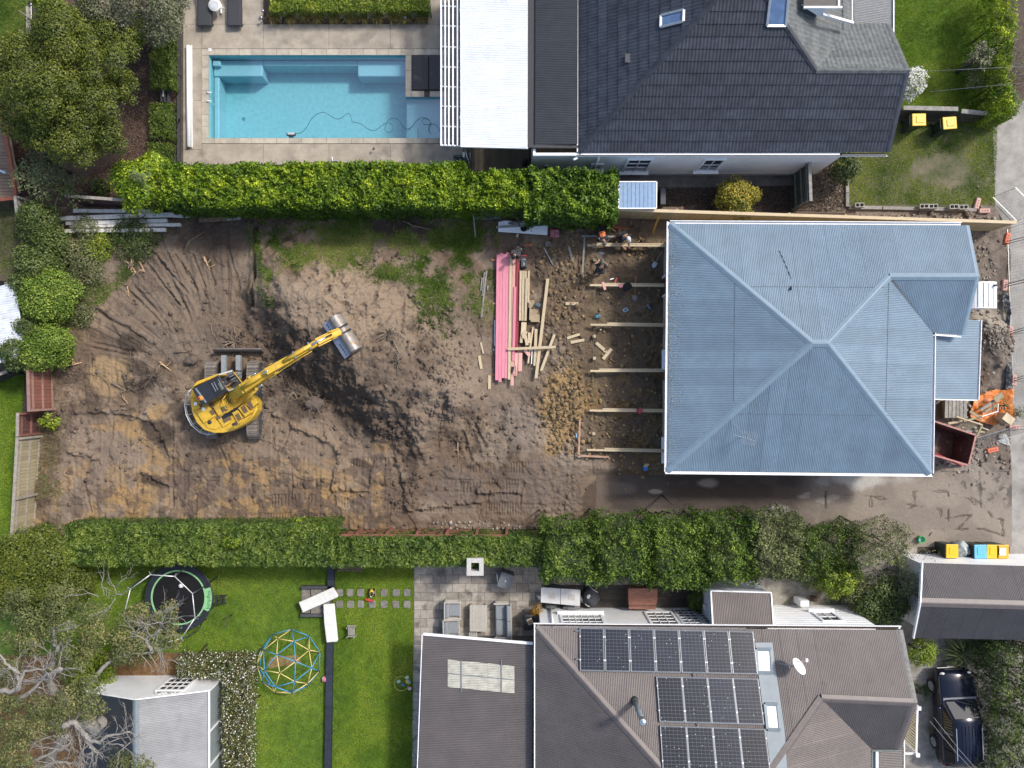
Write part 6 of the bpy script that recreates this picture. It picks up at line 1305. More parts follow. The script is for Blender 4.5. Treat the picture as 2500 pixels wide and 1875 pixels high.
for pts,r in(([(300,925),(245,985),(222,1090),(240,1210),(295,1318),(385,1395),(475,1425),(540,1415),(620,1365),(690,1320)],.022),([(275,955),(250,1010),(238,1090),(255,1205),(308,1305),(392,1378),(478,1408),(530,1400)],.018)):
 mb=MB();mb.tube([Q4(x,y,ZB+1.45 if r>.02 else ZB+1.2)for x,y in pts],r,6);gr=mb.build('guard_rail',M_galv,ex,True)
mb=MB()
for x,y in((222,1090),(240,1210),(295,1318),(385,1395),(475,1425),(245,985)):q=Q4(x,y,ZB+1.45);c=Q4(620,1130,ZB+1.2);mb.tube([q,q.lerp(c,.16)],.016,5)
mb.build('rail_strut',M_galv,ex);mb=MB();mb.tube([Q4(690,965,ZT+.5),Q4(632,1045,ZT+.55),Q4(668,1140,ZT+.55),Q4(735,1150,ZT+.5),Q4(760,1130,ZT)],.022,6);mb.tube([Q4(1005,1120,ZT+.3),Q4(960,1210,ZT+.32),Q4(870,1275,ZT+.32),Q4(770,1330,ZT+.3)],.022,6);mb.build('handrail',M_yel,ex,True)
mb=MB();q=Q4(765,1305,ZT+.5);mb.box(q,(.2,.11,.2),.5);mb.tube([Q4(765,1310,ZT),q],.015,5);mb.build('wing_mirror',M_dark,ex,bevel=.02);mb=MB();q=Q4(490,1288,ZT+.12);mb.lathe((q.x,q.y,ZT+.05),[(.09,0),(.09,.03),(.05,.04),(.05,.09),(.02,.10)],12);mb.build('exhaust',M_dark,ex,True)
for x,y in((425,1147),(340,1090)):plate([(x-16,y-18),(x+16,y-22),(x+20,y+12),(x-14,y+18)],ZT+.12,ZT+.126,M_white,'sticker',bev=0)
# cab
ZC=ZB+2.62;roof=[(300,925),(590,778),(690,945),(412,1113)];R_=[Q4(x,y,ZC)for x,y in roof]
ctr=sum(R_,Vector())/4
cab=plate(roof,ZC-.07,ZC,M_cabb,'cab_roof',ex,.03)
mb=MB();hc=[Vector((p.x,p.y,ZC-.07))for p in R_];hb=[Vector((p.x+.0,p.y,ZT))for p in R_]
for i in(0,2,3):j=(i+1)%4;mb.bar(hc[i].lerp(hc[j],.5)*.5+hb[i].lerp(hb[j],.5)*.5-Vector((0,0,.0)),hc[i].lerp(hc[j],.5)*.5+hb[i].lerp(hb[j],.5)*.5+Vector((0,0,.001)),.01,.01)
for i in(2,3):j=(i+1)%4;mb.hull2([hb[i],hb[j],hb[j].lerp(ctr*1,.04),hb[i].lerp(ctr,.04)],[hc[i],hc[j],hc[j].lerp(ctr,.04),hc[i].lerp(ctr,.04)])
mb.build('cab_wall',M_cabb,ex)
plate([(300,915),(352,848),(575,762),(600,778),(585,785),(360,885)],ZT-.3,ZC-.12,M_yel,'cab_door',ex,.03)
plate([(478,862),(572,810),(655,935),(560,1000)],ZC,ZC+.03,M_black,'roof_hatch',ex,.01)
for k in range(4):
 x0,y0=512+24*k,865-13*k;plate([(x0,y0),(x0+7,y0-4),(x0+52,y0+85),(x0+45,y0+89)],ZC+.03,ZC+.045,M_flash if k!=2 else M_dark,'hatch_louvre',ex,0)
plate([(585,868),(612,852),(655,925),(625,940)],ZC+.03,ZC+.04,mat('green_glass',(.12,.14,.09),.15),'hatch_window',ex,0);plate([(335,925),(350,915),(465,1070),(450,1080)],ZC,ZC+.02,M_flash,'roof_rib',ex,0)
mb=MB();q=Q4(400,1027,ZC);mb.lathe((q.x,q.y,ZC),[(.12,0),(.12,.05),(.09,.06),(.085,.15),(.05,.18),(.01,.185)],16);be=mb.build('beacon_base',mat('orange_ring',(.62,.25,.06),.4),ex,True);mb=MB();mb.lathe((q.x,q.y,ZC+.185),[(.06,0),(.05,.03),(.01,.035)],14);mb.build('beacon_lens',mat('red_lens',(.32,.03,.02),.25),be,True)
# open front of the cab: frame, floor, seat and levers
FZ=ZB+1.9;fr=[Q4(590,775,ZC-.05),Q4(742,730,FZ+.35),Q4(868,885,FZ+.35),Q4(695,948,ZC-.05)];mb=MB()
for a,b in((fr[0],fr[1]),(fr[1],fr[2]),(fr[2],fr[3])):mb.bar(a,b,.07,.06)
for a in(fr[1],fr[2]):mb.bar(a,Vector((a.x,a.y,ZU)),.06,.06)
mb.build('cab_frame',M_cabb,ex);mb=MB();mb.tube([Q4(752,742,FZ+.5),Q4(862,880,FZ+.5)],.02,6);mb.build('window_guard',M_yel,ex);plate([(600,760),(740,735),(860,885),(700,940)],ZU,ZU+.18,mat('cab_floor',(.035,.035,.035),.8),'cab_floor',ex,0)
mb=MB();q=Q4(640,880,ZU+.55);mb.box(q,(.5,.5,.16),.5);mb.box(q+Vector((-.28,-.12,.32)),(.14,.5,.6),.5);mb.build('seat',mat('grey_seat',(.10,.10,.11),.8),ex,bevel=.04)
mb=MB();mb.tube([Q4(705,800,ZU+.2),Q4(700,805,ZU+.8)],.02,6);mb.tube([Q4(745,850,ZU+.2),Q4(738,852,ZU+.8)],.02,6);mb.ball(Q4(700,805,ZU+.82),.04,8,6);mb.ball(Q4(738,852,ZU+.82),.04,8,6);mb.build('lever',M_black,ex);mb=MB()
for k in range(3):mb.bar(Q4(745+22*k,745+26*k,FZ+.36),Q4(690+18*k,770+30*k,FZ+.4),.03,.02)
mb.build('wiper_bar',M_flash,ex)
# boom, stick, cylinders
ZG=sz(838,820);F_,A_,B_=Q4(740,1010,ZB+1.75),Q4(900,905,ZB+2.75),Q4(1190,712,ZB+3.3);D_,E_=Q4(1650,432,ZG+1.6),Q4(1905,305,ZG+.85)
def beam(pts,name,m,par=ex):mb=MB();[mb.bar(a,b,w0,h0,w1,h1)for(a,w0,h0),(b,w1,h1)in zip(pts[:-1],pts[1:])];return mb.build(name,m,par,bevel=.02)
boom=beam([(F_,.42,.42),(A_,.44,.62),(B_,.36,.34)],'boom',M_yel);s_,u_=frame(B_-A_)
mb=MB();mb.tube([B_-s_*.26,B_+s_*.26],.13,12);mb.tube([F_-s_*.3,F_+s_*.3],.16,12);mb.build('pivot_pin',M_yeld,ex)
st_=beam([(B_+u_*.28-(B_-A_).normalized()*.2,.30,.40),(D_.lerp(B_,.55),.30,.42),(D_,.26,.26),(E_,.22,.18)],'stick',M_yel)
for sgn in(-1,1):mb=MB();mb.tube([Q4(800,1070,ZB+1.7)+s_*(sgn*.33-.1),A_.lerp(B_,.25)+s_*sgn*.29],.075,10);mb.build('lift_cylinder',M_yel,ex,True);mb=MB();mb.tube([A_.lerp(B_,.15)+s_*sgn*.29,A_.lerp(B_,.45)+s_*sgn*.29],.04,8);mb.build('cylinder_rod',M_chrome,ex,True)
mb=MB();mb.tube([A_+u_*.40,A_.lerp(B_,.72)+u_*.40],.085,10);mb.build('arm_cylinder',M_yel,ex,True);mb=MB();mb.tube([A_.lerp(B_,.7)+u_*.4,B_+u_*.45],.045,8);mb.build('cylinder_rod',M_chrome,ex,True)
s2,u2=frame(D_-B_);mb=MB();mb.tube([B_.lerp(D_,.3)+u2*.32,B_.lerp(D_,.93)+u2*.28],.085,10);mb.build('bucket_cylinder',M_yel,ex,True);mb=MB();mb.tube([B_.lerp(D_,.93)+u2*.28,D_.lerp(E_,.72)+u2*.24],.05,8);mb.build('cylinder_rod',M_chrome,ex,True)
mb=MB();L1=D_.lerp(E_,.72)+u2*.24
for sgn in(-1,1):mb.bar(D_.lerp(E_,.55)+s2*sgn*.16,L1+s2*sgn*.16,.05,.10);mb.bar(L1+s2*sgn*.14,E_+Vector((.05,.03,-.05))+s2*sgn*.14,.05,.10);mb.bar(D_+s2*sgn*.17,D_.lerp(E_,.8)+s2*sgn*.17,.04,.10)
mb.build('bucket_link',M_yel,ex)
for j,(pts)in enumerate(([(830,1010),(760,985),(860,930),(950,870)],[(1130,690),(1200,630),(1285,580),(1385,552)],[(1225,775),(1310,735),(1400,690),(1478,600)],[(1060,850),(1180,790),(1240,745),(1480,590),(1600,520)],[(870,880),(1000,800),(1130,700),(1400,545),(1640,405)],[(700,1080),(740,1020),(840,970),(950,910),(1040,850)],[(690,1060),(705,1000),(800,940),(900,880)])):
 n=len(pts);mb=MB();d0=B_-A_
 def hz(x):t=(x-740)/(1190-740);return(F_.z+.35+(B_.z-F_.z)*min(1,t))if x<1190 else B_.z+.3+(D_.z-B_.z)*(x-1190)/460
 mb.tube([Q4(x,y,hz(x))for x,y in pts],.022 if j not in(3,4)else .016,6);mb.build('hose' if j not in(3,4)else 'hydraulic_pipe',M_hose if j not in(3,4)else M_yel,ex,True)
mb=MB()
for t in(.15,.55,.9):mb.box(B_.lerp(D_,t)+u2*.3,(.34,.08,.05),math.atan2((D_-B_).y,(D_-B_).x)+math.pi/2)
mb.build('pipe_clamp',M_galv,ex)
# wide mud bucket
c0,c1=Q4(1700,230,ZG+.6),Q4(1938,600,ZG+.6);wv=c1-c0;qd=Vector((-wv.y,wv.x,0)).normalized()
if qd.x<0:qd=-qd
prof=[(.0,.30),(.03,.36),(.36,.52),(.46,.74),(.62,.84),(.80,.78),(.93,.58),(.97,.30),(.90,.06),(.84,.06),(.90,.30),(.86,.54),(.76,.70),(.62,.76),(.51,.68),(.42,.46),(.10,.28)]
mb=MB();k=len(prof);vs=[c0+qd*q+Vector((0,0,z-.62))for q,z in prof]+[c1+qd*q+Vector((0,0,z-.62))for q,z in prof]
mb.add(vs,[(i,(i+1)%k,k+(i+1)%k,k+i)for i in range(k)]);bk=mb.build('bucket',M_bkt,ex,True)
mb=MB()
for c,e in((c0,1),(c1,-1)):
 lo=[c+qd*q+Vector((0,0,z-.62))for q,z in prof[2:10]];w=wv.normalized()*.03*e;mb.hull2(lo,[p+w for p in lo])
mb.build('bucket_side',M_bkt,bk)
mb=MB();a=[c0+qd*.0+Vector((0,0,-.25)),c0+qd*.38+Vector((0,0,-.07)),c1+qd*.38+Vector((0,0,-.07)),c1+Vector((0,0,-.25))];mb.hull2(a,[p+Vector((0,0,.03))for p in a]);ed=mb.build('cutting_plate',M_bktb,bk)
for v in(.07,.14,.21,.28,.66,.73,.80,.87,.94):mb=MB();p=c0+wv*v+qd*.20+Vector((0,0,-.12));mb.box(p,(.03,.10,.03),math.atan2(wv.y,wv.x)+1.2);o=mb.build('bolt_slot',M_black,bk)
mb=MB();e0=E_+Vector((0,0,-.05));mb.bar(e0-wv.normalized()*.14+qd*-.05,e0-wv.normalized()*.14+qd*.45+Vector((0,0,-.05)),.04,.3);mb.bar(e0+wv.normalized()*.14-qd*.05,e0+wv.normalized()*.14+qd*.45+Vector((0,0,-.05)),.04,.3);mb.build('bucket_ear',M_dark,bk)

# ================================================================ PEOPLE
SKIN=mat('skin',(.42,.24,.16),.55,var=.08);
def skin_obj(name,verts,edges,rad,m,parent,root=0,sub=1):
 me=bpy.data.meshes.new(name);me.from_pydata([tuple(v)for v in verts],edges,[]);me.materials.append(m)
 o=bpy.data.objects.new(name,me);COL.objects.link(o);o.parent=parent
 o.modifiers.new('skin','SKIN');sk=me.skin_vertices[0].data
 for i,r in enumerate(rad):sk[i].radius=r if isinstance(r,tuple)else(r,r)
 sk[root].use_root=True;s=o.modifiers.new('smooth','SUBSURF');s.levels=sub;s.render_levels=sub
 return o
def person(label,loc,face,bend=0.0,crouch=0.0,arms=None,legs=None,shirt=(.02,.02,.024),trouser=(.02,.02,.025),cap=None,hair=(.05,.035,.02),sleeve=.55,vest=None,look=.5,sc=1.0,sit=False):
 """face: heading of the chest in radians; bend: forward lean; crouch 0..1 lowers the hips; local x right, y forward"""
 t=thing('person',label,'person',(0,0,0));V=Vector;hz=.93-.52*crouch
 d=V((0,math.sin(bend),math.cos(bend)));f=V((0,math.cos(bend),-math.sin(bend)));pel=V((0,0,hz));ch=pel+d*.36;nk=pel+d*.53;hd=(d*(1-look)+V((0,.25,1))*look).normalized();he=nk+hd*.15;tp=nk+hd*.26
 hip=[V((s*.10,0,hz-.03))for s in(-1,1)];
 if legs is None:
  k=crouch;legs=[[V((s*(.13+.06*k),.05+.42*k,hz*.5+.12*k)),V((s*.15,-.05-.12*k,.09)),V((s*.17,.13-.05*k,.04))]for s in(-1,1)]
 shd=[ch+d*.10+V((s*.19,0,0))for s in(-1,1)]
 arms=arms or[[V((-.27,.12,hz+.1)),V((-.22,.34,hz+.05))],[V((.27,.12,hz+.1)),V((.22,.34,hz+.05))]]
 v=[pel,ch,nk,he,tp];e=[(0,1),(1,2),(2,3),(3,4)];r=[(.15,.11),(.17,.11),.055,(.088,.10),(.07,.08)]
 for s in(0,1):
  i=len(v);v+=[hip[s],legs[s][0],legs[s][1],legs[s][2]];e+=[(0,i),(i,i+1),(i+1,i+2),(i+2,i+3)];r+=[.09,.06,.042,.04]
 for s in(0,1):
  i=len(v);el,wr=arms[s];h=(wr-el).normalized();pm=wr+h*.075;v+=[shd[s],el,wr,pm];e+=[(1,i),(i,i+1),(i+1,i+2),(i+2,i+3)];r+=[.062,.042,.030,(.040,.022)]
  side=h.cross(V((0,0,1)));side=side.normalized()if side.length>.1 else V((1,0,0));dn=V((0,0,-1))
  for q,(o_,ln)in enumerate(((-.030,.062),(-.010,.072),(.010,.068),(.030,.052))):
   j=len(v);b=pm+side*o_+h*.035;v+=[b,b+h*ln*.55+dn*.008,b+h*ln*.85+dn*.035];e+=[(i+3,j),(j,j+1),(j+1,j+2)];r+=[.010,.009,.008]
  j=len(v);sg=-1 if s==0 else 1;b=wr+h*.03-side*sg*.035;v+=[b,b+(h-side*sg*.8).normalized()*.05+dn*.02];e+=[(i+2,j),(j,j+1)];r+=[.011,.009]
 skin_obj('body',v,e,r,SKIN,t)
 def mt(c,nm):return mat(nm+'_%d_%d_%d'%tuple(int(x*200)for x in c),c,.85,var=.15,scale=10)
 v=[pel-d*.02,pel+d*.18,ch,nk-d*.03];e=[(0,1),(1,2),(2,3)];r=[(.175,.135),(.165,.125),(.195,.13),.075]
 for s in(0,1):i=len(v);v+=[shd[s],shd[s].lerp(arms[s][0],.5+sleeve*.5)];e+=[(2,i),(i,i+1)];r+=[.082,.062]
 skin_obj('shirt',v,e,r,mt(shirt,'cloth'),t)
 if vest:skin_obj('safety_vest',[pel+d*.05,pel+d*.2,ch,ch+d*.1],[(0,1),(1,2),(2,3)],[(.19,.145),(.185,.14),(.205,.142),(.15,.11)],mt(vest,'vest'),t)
 v=[pel+d*.02];e=[];r=[(.18,.14)]
 for s in(0,1):i=len(v);v+=[hip[s],legs[s][0],legs[s][1]+V((0,0,.06))];e+=[(0,i),(i,i+1),(i+1,i+2)];r+=[.105,.078,.062]
 skin_obj('trousers',v,e,r,mt(trouser,'cloth'),t)
 for s in(0,1):skin_obj('boot',[legs[s][1]+V((0,0,.03)),legs[s][1]-V((0,-.02,.04)),legs[s][2]+V((0,.03,-.01))],[(0,1),(1,2)],[.055,(.055,.05),(.048,.035)],mt((.09,.06,.035),'boot'),t)
 mb=MB();fw=(f*(1-look)+V((0,1,-.25))*look);fw=(fw-hd*fw.dot(hd)).normalized();sd=fw.cross(hd).normalized();c=nk+hd*.20
 mb.tube([c+fw*.085,c+fw*.115-hd*.03,c+fw*.10-hd*.045],[.010,.016,.012],6);mb.box(c+fw*.098-hd*.075,(.045,.012,.010));nb=mb.build('nose_and_mouth',SKIN,t,True)
 mb=MB();[mb.ball(c+fw*.092+sd*s*.034+hd*.012,.011,8,6)for s in(-1,1)];mb.build('eyes',M_dark,t,True);mb=MB();[mb.ball(c+sd*s*.098-hd*.01,.028,8,6,(.5,1,1.2))for s in(-1,1)];mb.build('ears',SKIN,t,True)
 R=Matrix((sd,fw,hd)).transposed()
 def dome(rad,z0,name,m,brim=None):
  mb=MB();vs,fs=[],[];n,k=16,6
  for i in range(k+1):
   a=(math.pi/2)*i/k
   for j in range(n):b=2*math.pi*j/n;vs.append(c+R@V((rad*math.cos(a)*math.cos(b)*.92,rad*math.cos(a)*math.sin(b)*1.08,z0+rad*math.sin(a)*.95)))
  fs=[(i*n+j,i*n+(j+1)%n,(i+1)*n+(j+1)%n,(i+1)*n+j)for i in range(k)for j in range(n)];mb.add(vs,fs)
  if brim:mb.hull2([c+R@V((x,y,z0-.006))for x,y in((-.085,.07),(.085,.07),(.07,.17),(0,.19),(-.07,.17))],[c+R@V((x,y,z0+.010))for x,y in((-.085,.07),(.085,.07),(.07,.17),(0,.19),(-.07,.17))])
  return mb.build(name,m,t,True)
 if cap:dome(.118,.01,'cap',mt(cap,'cap'),True)
 else:dome(.116,.0,'hair',mt(hair,'hair'))
 t.location=loc;t.rotation_euler=(0,0,face-math.pi/2);t.scale=(sc,)*3;return t
V3=Vector
person('worker in an orange safety vest bent over the profile board',G(1462,572),math.radians(-80),1.15,.12,[[V3((-.25,.48,.72)),V3((-.15,.62,.5))],[V3((.30,.5,.75)),V3((.34,.62,.52))]],vest=(.62,.17,.06),cap=(.11,.11,.10),shirt=(.02,.022,.028),look=.15)
person('worker with a white cap crouching by the topmost joist',G(1516,580),math.radians(-65),.55,.45,[[V3((-.25,.32,.55)),V3((-.12,.55,.40))],[V3((.28,.34,.55)),V3((.16,.56,.38))]],cap=(.62,.63,.62),shirt=(.025,.027,.032),look=.3,sleeve=.4)
p3=person('worker in a black singlet holding a sledgehammer',G(1460,666),math.radians(88),.35,.05,[[V3((-.30,.20,1.05)),V3((-.10,.42,.88))],[V3((.30,.22,1.08)),V3((.08,.45,.92))]],cap=(.09,.10,.075),shirt=(.02,.02,.022),sleeve=0,look=.3)
person('worker kneeling at the head of the pink timber stack',G(1268,612),math.radians(-120),.95,.55,[[V3((-.28,.45,.5)),V3((-.2,.62,.3))],[V3((.28,.45,.5)),V3((.2,.62,.3))]],shirt=(.05,.05,.06),trouser=(.015,.015,.018),hair=(.015,.013,.012),look=.2,sleeve=.3,vest=(.03,.03,.035))
q=Q4(655,870,ZU+.15);op=person('excavator operator seated in the cab',(q.x,q.y,ZU-.12),math.radians(30),.05,.30,[[V3((-.28,.16,.82)),V3((-.26,.36,.82))],[V3((.28,.16,.82)),V3((.26,.36,.82))]],[[V3((s*.16,.46,.66)),V3((s*.18,.58,.26)),V3((s*.18,.76,.20))]for s in(-1,1)],shirt=(.10,.13,.12),trouser=(.06,.06,.07),hair=(.06,.04,.025),look=.6,sleeve=.2)
# ================================================================ TIMBER AND TOOLS ON THE SITE
M_pink=mat('pink_timber',(.60,.215,.27),.7,var=.10,scale=4,rnd=.07,stretch=(6,.6,6),bump=.1,dirt=((.40,.13,.17),9,.70));M_pinkp=mat('salmon_timber',(.62,.34,.29),.7,var=.1,scale=4,rnd=.06,stretch=(6,.6,6));M_wrapshade=mat('wrap_shadow_red',(.26,.035,.045),.7,var=.2,scale=4)  # the dark red paints the wrap's shadow beside the pink planks
M_tan=mat('framing_pine',(.52,.42,.27),.75,var=.14,scale=4,rnd=.10,stretch=(6,.8,6),bump=.1,dirt=((.34,.25,.15),9,.72));M_wbeam=mat('white_primed_beam',(.64,.625,.57),.75,var=.2,scale=3,rnd=.08,dirt=((.24,.215,.18),3,.58));M_brplank=mat('old_brown_plank',(.21,.14,.085),.85,var=.3,scale=5,rnd=.1,bump=.2)
def z1(x,y):return 1100+x/3.317,480+y/3.317
def pl1(a,b,w,zz_,m,label,group=None,h=.045,base=None,fn=z1,name='plank',cat='timber'):
 (x0,y0),(x1,y1)=fn(*a),fn(*b);g=base if base is not None else max(sz(x0,y0),sz(x1,y1));z=g+zz_
 return plank(P(x0,y0,z),P(x1,y1,z),w/3.317*S*.97,h,m,label,group,name,cat)
GS=max(sz(1215,650),sz(1215,800),sz(1240,900))+.04;PK='pink planks of the timber stack';TK='pine lengths of the timber stack'
for k,(a,b,w,z,m,lab)in enumerate((((386,468),(374,1487),26.5,.16,M_pink,'pink plank at the outer left of the timber stack'),((412,457),(400,1500),25,.15,M_pink,'pink plank second from the left of the timber stack'),((437,465),(425,1470),25,.165,M_pink,'pink plank third from the left of the timber stack'),((462,452),(451,1472),25,.155,M_pink,'pink plank left of the long pale pine length'),((514,458),(499,1530),26,.10,M_pinkp,'salmon plank right of the long pale pine length'),((522,730),(508,1330),22,.15,M_pink,'shorter pink plank lying on the salmon plank'),((546,505),(531,1450),27,.05,M_wrapshade,'dark red strip standing for the wrap shadow right of the pink stack'))):pl1(a,b,w,z,m,lab,PK,base=GS)
for a,b,w,z,lab in(((488,478),(474,1482),22,.20,'long pale pine length lying between the pink planks'),((568,600),(562,1005),17,.14,'leftmost pine length of the short bundle right of the pink stack'),((588,600),(583,1005),19,.145,'second pine length of the short bundle'),((608,602),(603,1008),18,.14,'third pine length of the short bundle'),((634,600),(630,860),16,.10,'outer pine length of the short bundle beside the cartons'),((617,660),(606,1006),19,.19,'pine length lying on top of the short bundle')):pl1(a,b,w,z,M_tan,lab,TK,base=GS)
LO='loose pine lengths by the timber stack'
for a,b,w,z,m,lab in(((787,665),(692,1472),25,.10,M_tan,'long leaning pine length crossing the pile diagonally'),((462,1235),(852,1218),22,.30,M_tan,'pine length laid crossways over the pink planks'),((841,1116),(733,1410),22,.06,M_tan,'diagonal pine length ending right of the crossways one'),((692,1072),(682,1370),24,.05,M_tan,'broad short pine length under the diagonal ones'),((668,1058),(628,1350),13,.05,M_tan,'thin slanting batten beside the broad short length'),((661,1215),(655,1356),8,.06,M_white,'thin white batten beside the broad short length'),((566,1265),(562,1415),32,.09,M_pinkp,'broad salmon offcut below the cartons'),((535,1265),(526,1452),27,.07,M_pinkp,'salmon offcut partly under the pink stack end'),((600,1240),(640,1290),26,.10,M_pinkp,'stubby salmon offcut under the crossways length')):pl1(a,b,w,z,m,lab,LO,base=GS)
OC='pine offcuts lying on the soil'
for a,b,w,m,lab in(((244,1180),(266,1272),12,M_tan,'thin pine stake on the bare soil left of the pink stack'),((232,1288),(249,1396),23,M_tan,'flat pine offcut below the thin stake'),((314,1448),(315,1560),24,M_tan,'pine offcut by the lower left end of the pink stack'),((931,866),(1033,868),26,M_tan,'single pine offcut lying level between stack and joists'),((943,1147),(1046,1114),22,M_tan,'upper of the two parallel pine offcuts'),((972,1181),(1083,1160),24,M_tan,'lower of the two parallel pine offcuts'),((1178,1183),(1262,1258),27,M_tan,'left arm of the two offcuts forming a V'),((1304,1232),(1234,1316),27,M_tan,'right arm of the two offcuts forming a V'),((955,400),(988,520),23,M_greyw,'mud stained plank lying over the clay heap'),((358,1000),(357,1208),8,M_white,'thin white batten along the left edge of the pink stack'),((350,1300),(347,1410),10,M_brplank,'thin brown stake along the left edge of the pink stack'),((345,1245),(356,1238),8,M_white,'tiny white chip near the pink stack'),((545,300),(537,328),18,M_tan,'little pine block under the white panel'),((590,398),(664,388),18,mat('orange_stain',(.36,.12,.05),.7,var=.2),'orange stained offcut by the kneeling worker'),((330,512),(372,512),16,mat('orange_peg',(.55,.2,.1),.7),'orange bearer end poking out at the top of the pink stack'),((342,866),(368,866),15,M_pinkp,'salmon bearer end poking out mid pink stack'),((338,1443),(362,1443),12,MATS['orange_peg'],'orange bearer end poking out at the foot of the pink stack')):pl1(a,b,w,.035,m,lab,OC)
GP='grey weathered planks in the weeds'
for a,b,w,z,lab in(((292,600),(250,978),14,.10,'longest grey plank leaning in the weeds'),((275,612),(258,805),12,.06,'shorter grey plank beside the longest one'),((256,655),(245,762),11,.05,'salmon grey batten at the left of the grey planks'),((302,720),(300,762),14,.04,'small pine block touching the grey planks')):pl1(a,b,w,z,M_greyw if 'grey plank' in lab else M_tan,lab,GP)
for k,(x,y,w,h,r,lab)in enumerate(((655,870,45,60,.05,'cardboard carton topmost beside the pine bundle'),(690,905,40,45,.1,'cardboard carton with a blue tool on it'),(672,935,60,50,-.05,'cardboard carton below the blue tool'),(685,985,70,60,.02,'wide cardboard carton with a dark hole'),(645,950,14,100,.03,'upright pine batten leaning on the cartons'),(592,1062,40,85,.06,'thick pine block under the bundle end'),(575,1140,22,90,.1,'left block of the jumbled pine blocks'),(600,1110,30,45,.5,'tilted block on top of the jumbled pine blocks'),(612,1165,24,80,-.2,'slanting block in the jumbled pine blocks'),(637,1145,22,85,.02,'right block of the jumbled pine blocks'),(590,1130,26,40,-.3,'small block among the jumbled pine blocks'))):
 px,py=z1(x,y);q=P(px,py,GS+.1);mb=MB();c_='carton' in lab;mb.box((q.x,q.y,GS+.06+.012*k),(w/3.317*S,h/3.317*S,.12+.02*(k%3)),-r);o=mb.build('carton' if c_ else 'timber_block',mat('cardboard',(.33,.25,.155),.85,var=.15,rnd=.12)if c_ else M_tan,bevel=.006)
 tag(o,lab,'carton' if c_ else 'timber','cartons beside the pine bundle' if c_ else 'pine blocks beside the pine bundle')
 # floor joists, profile boards, posts, string line
JO='floor joists reaching from the villa';JN=['first joist from the top, beside the crouching worker','second joist from the top, carrying the pink offcuts','third joist from the top','fourth joist from the top','fifth joist from the top, with the red can on it','sixth joist, nearest to the driveway']
def z7(x,y):return 1250+x/3.016,950+y/3.016
JP=[(z1(1107,395),z1(1735,400)),(z1(1128,718),z1(1728,723)),(z1(1132,1038),z1(1726,1046)),(z1(1130,1412),z1(1726,1413)),(z7(570,157),z7(1122,164)),(z7(550,447),z7(1122,459))]
for k,((x0,y0),(x1,y1))in enumerate(JP):
 t=thing('timber_joist',JN[k],'joist',P((x0+x1)/2,(y0+y1)/2,.5),JO);mb=MB();a,b=P(x0,y0,.55),P(x1+6,y1,.55);mb.bar(a,b,.095,.14);mb.build('joist_board',M_tan,t,bevel=.005);s=(b-a).normalized();mb=MB();f0=.12+.05*(k%3);mb.bar(a.lerp(b,f0)+Vector((0,.085,.002)),b+Vector((0,.085,.002)),.06,.14);mb.build('packer_board',M_tan,t,bevel=.005)
 if k<5:mb=MB();q=a.lerp(b,.08);mb.bar(Vector((q.x,q.y-.02,-.1)),Vector((q.x,q.y-.02,.48)),.1,.1);mb.build('stump',M_tan,t)
for a,b,w,lab,fn in(((1064,320),(1326,324),13,'grey top profile board under the orange vested worker',z1),((1086,322),(1068,634),13,'grey profile board running down from the corner',z1),((500,228),(492,490),13,'salmon upright profile board near the clay',z7),((484,490),(712,500),11,'salmon level profile board near the driveway',z7)):
 (x0,y0),(x1,y1)=fn(*a),fn(*b);t=thing('profile_board',lab,'profile board',P((x0+x1)/2,(y0+y1)/2,.4),'profile boards around the dig');mb=MB();mb.bar(P(x0,y0,.55),P(x1,y1,.55),.085,.03);mb.build('board',M_greyw if fn is z1 else mat('salmon_board',(.40,.25,.17),.8,var=.2,scale=5),t)
 for x,y in((x0,y0),(x1,y1)):mb=MB();q=P(x,y,.3);mb.box((q.x,q.y-.04,.2),(.05,.05,.75));mb.build('peg',M_greyw,t)
for(x,y),lab in((z1(1170,513),'square pale post top above the sledgehammer worker'),(z1(1164,1131),'square pale post top in the ring shaped hole'),(z1(1165,1309),'square pale post top below the V of offcuts'),(z7(600,328),'square pale post top near the salmon boards'),(z1(1216,1077),'small pale peg beside the third joist')):
 q=P(x,y,.45);mb=MB();w=.14 if 'post' in lab else .07;mb.box((q.x,q.y,.05),(w,w,.8),.1);o=mb.build('foundation_post',M_tan,bevel=.006);tag(o,lab,'post','foundation posts in the dig')
mb=MB();mb.tube([P(*z1(1172,400),.5),P(*z1(1166,900),.46),P(*z1(1152,1480),.5),P(1447,1100,.5)],.008,5);o=mb.build('string_line',mat('green_string',(.16,.18,.10),.8));tag(o,'thin string line stretched along the joist ends','string line')
# tools
def shovel(label,hx,hy,bx,by,blade_up=True,wood=True,blade=M_galv):
 t=thing('shovel',label,'shovel',G((hx+bx)/2,(hy+by)/2),'long handled shovels');a,b=G(hx,hy,.10),G(bx,by,.07);d=(b-a).normalized();s,u=frame(d);mb=MB();mb.tube([a,b-d*.02],.018,7);mb.build('handle',mat('shovel_wood',(.45,.25,.13),.7)if wood else M_greyw,t,True)
 mb=MB();o=[(-.10,0),(-.115,.16),(-.07,.27),(0,.31),(.07,.27),(.115,.16),(.10,0)];lo=[b+s*x+d*(y-.02)+u*(.035*abs(x)/.1)for x,y in o];mb.hull2(lo,[p+u*.012 for p in lo]);mb.build('blade',blade,t);return t
shovel('long shovel lying across the second joist',*z1(1499,645),*z1(1488,805),blade=mat('dull_blade',(.17,.18,.19),.5,.5));shovel('shovel leaning toward the villa wall',*z1(1712,440),*z1(1658,535),wood=False)
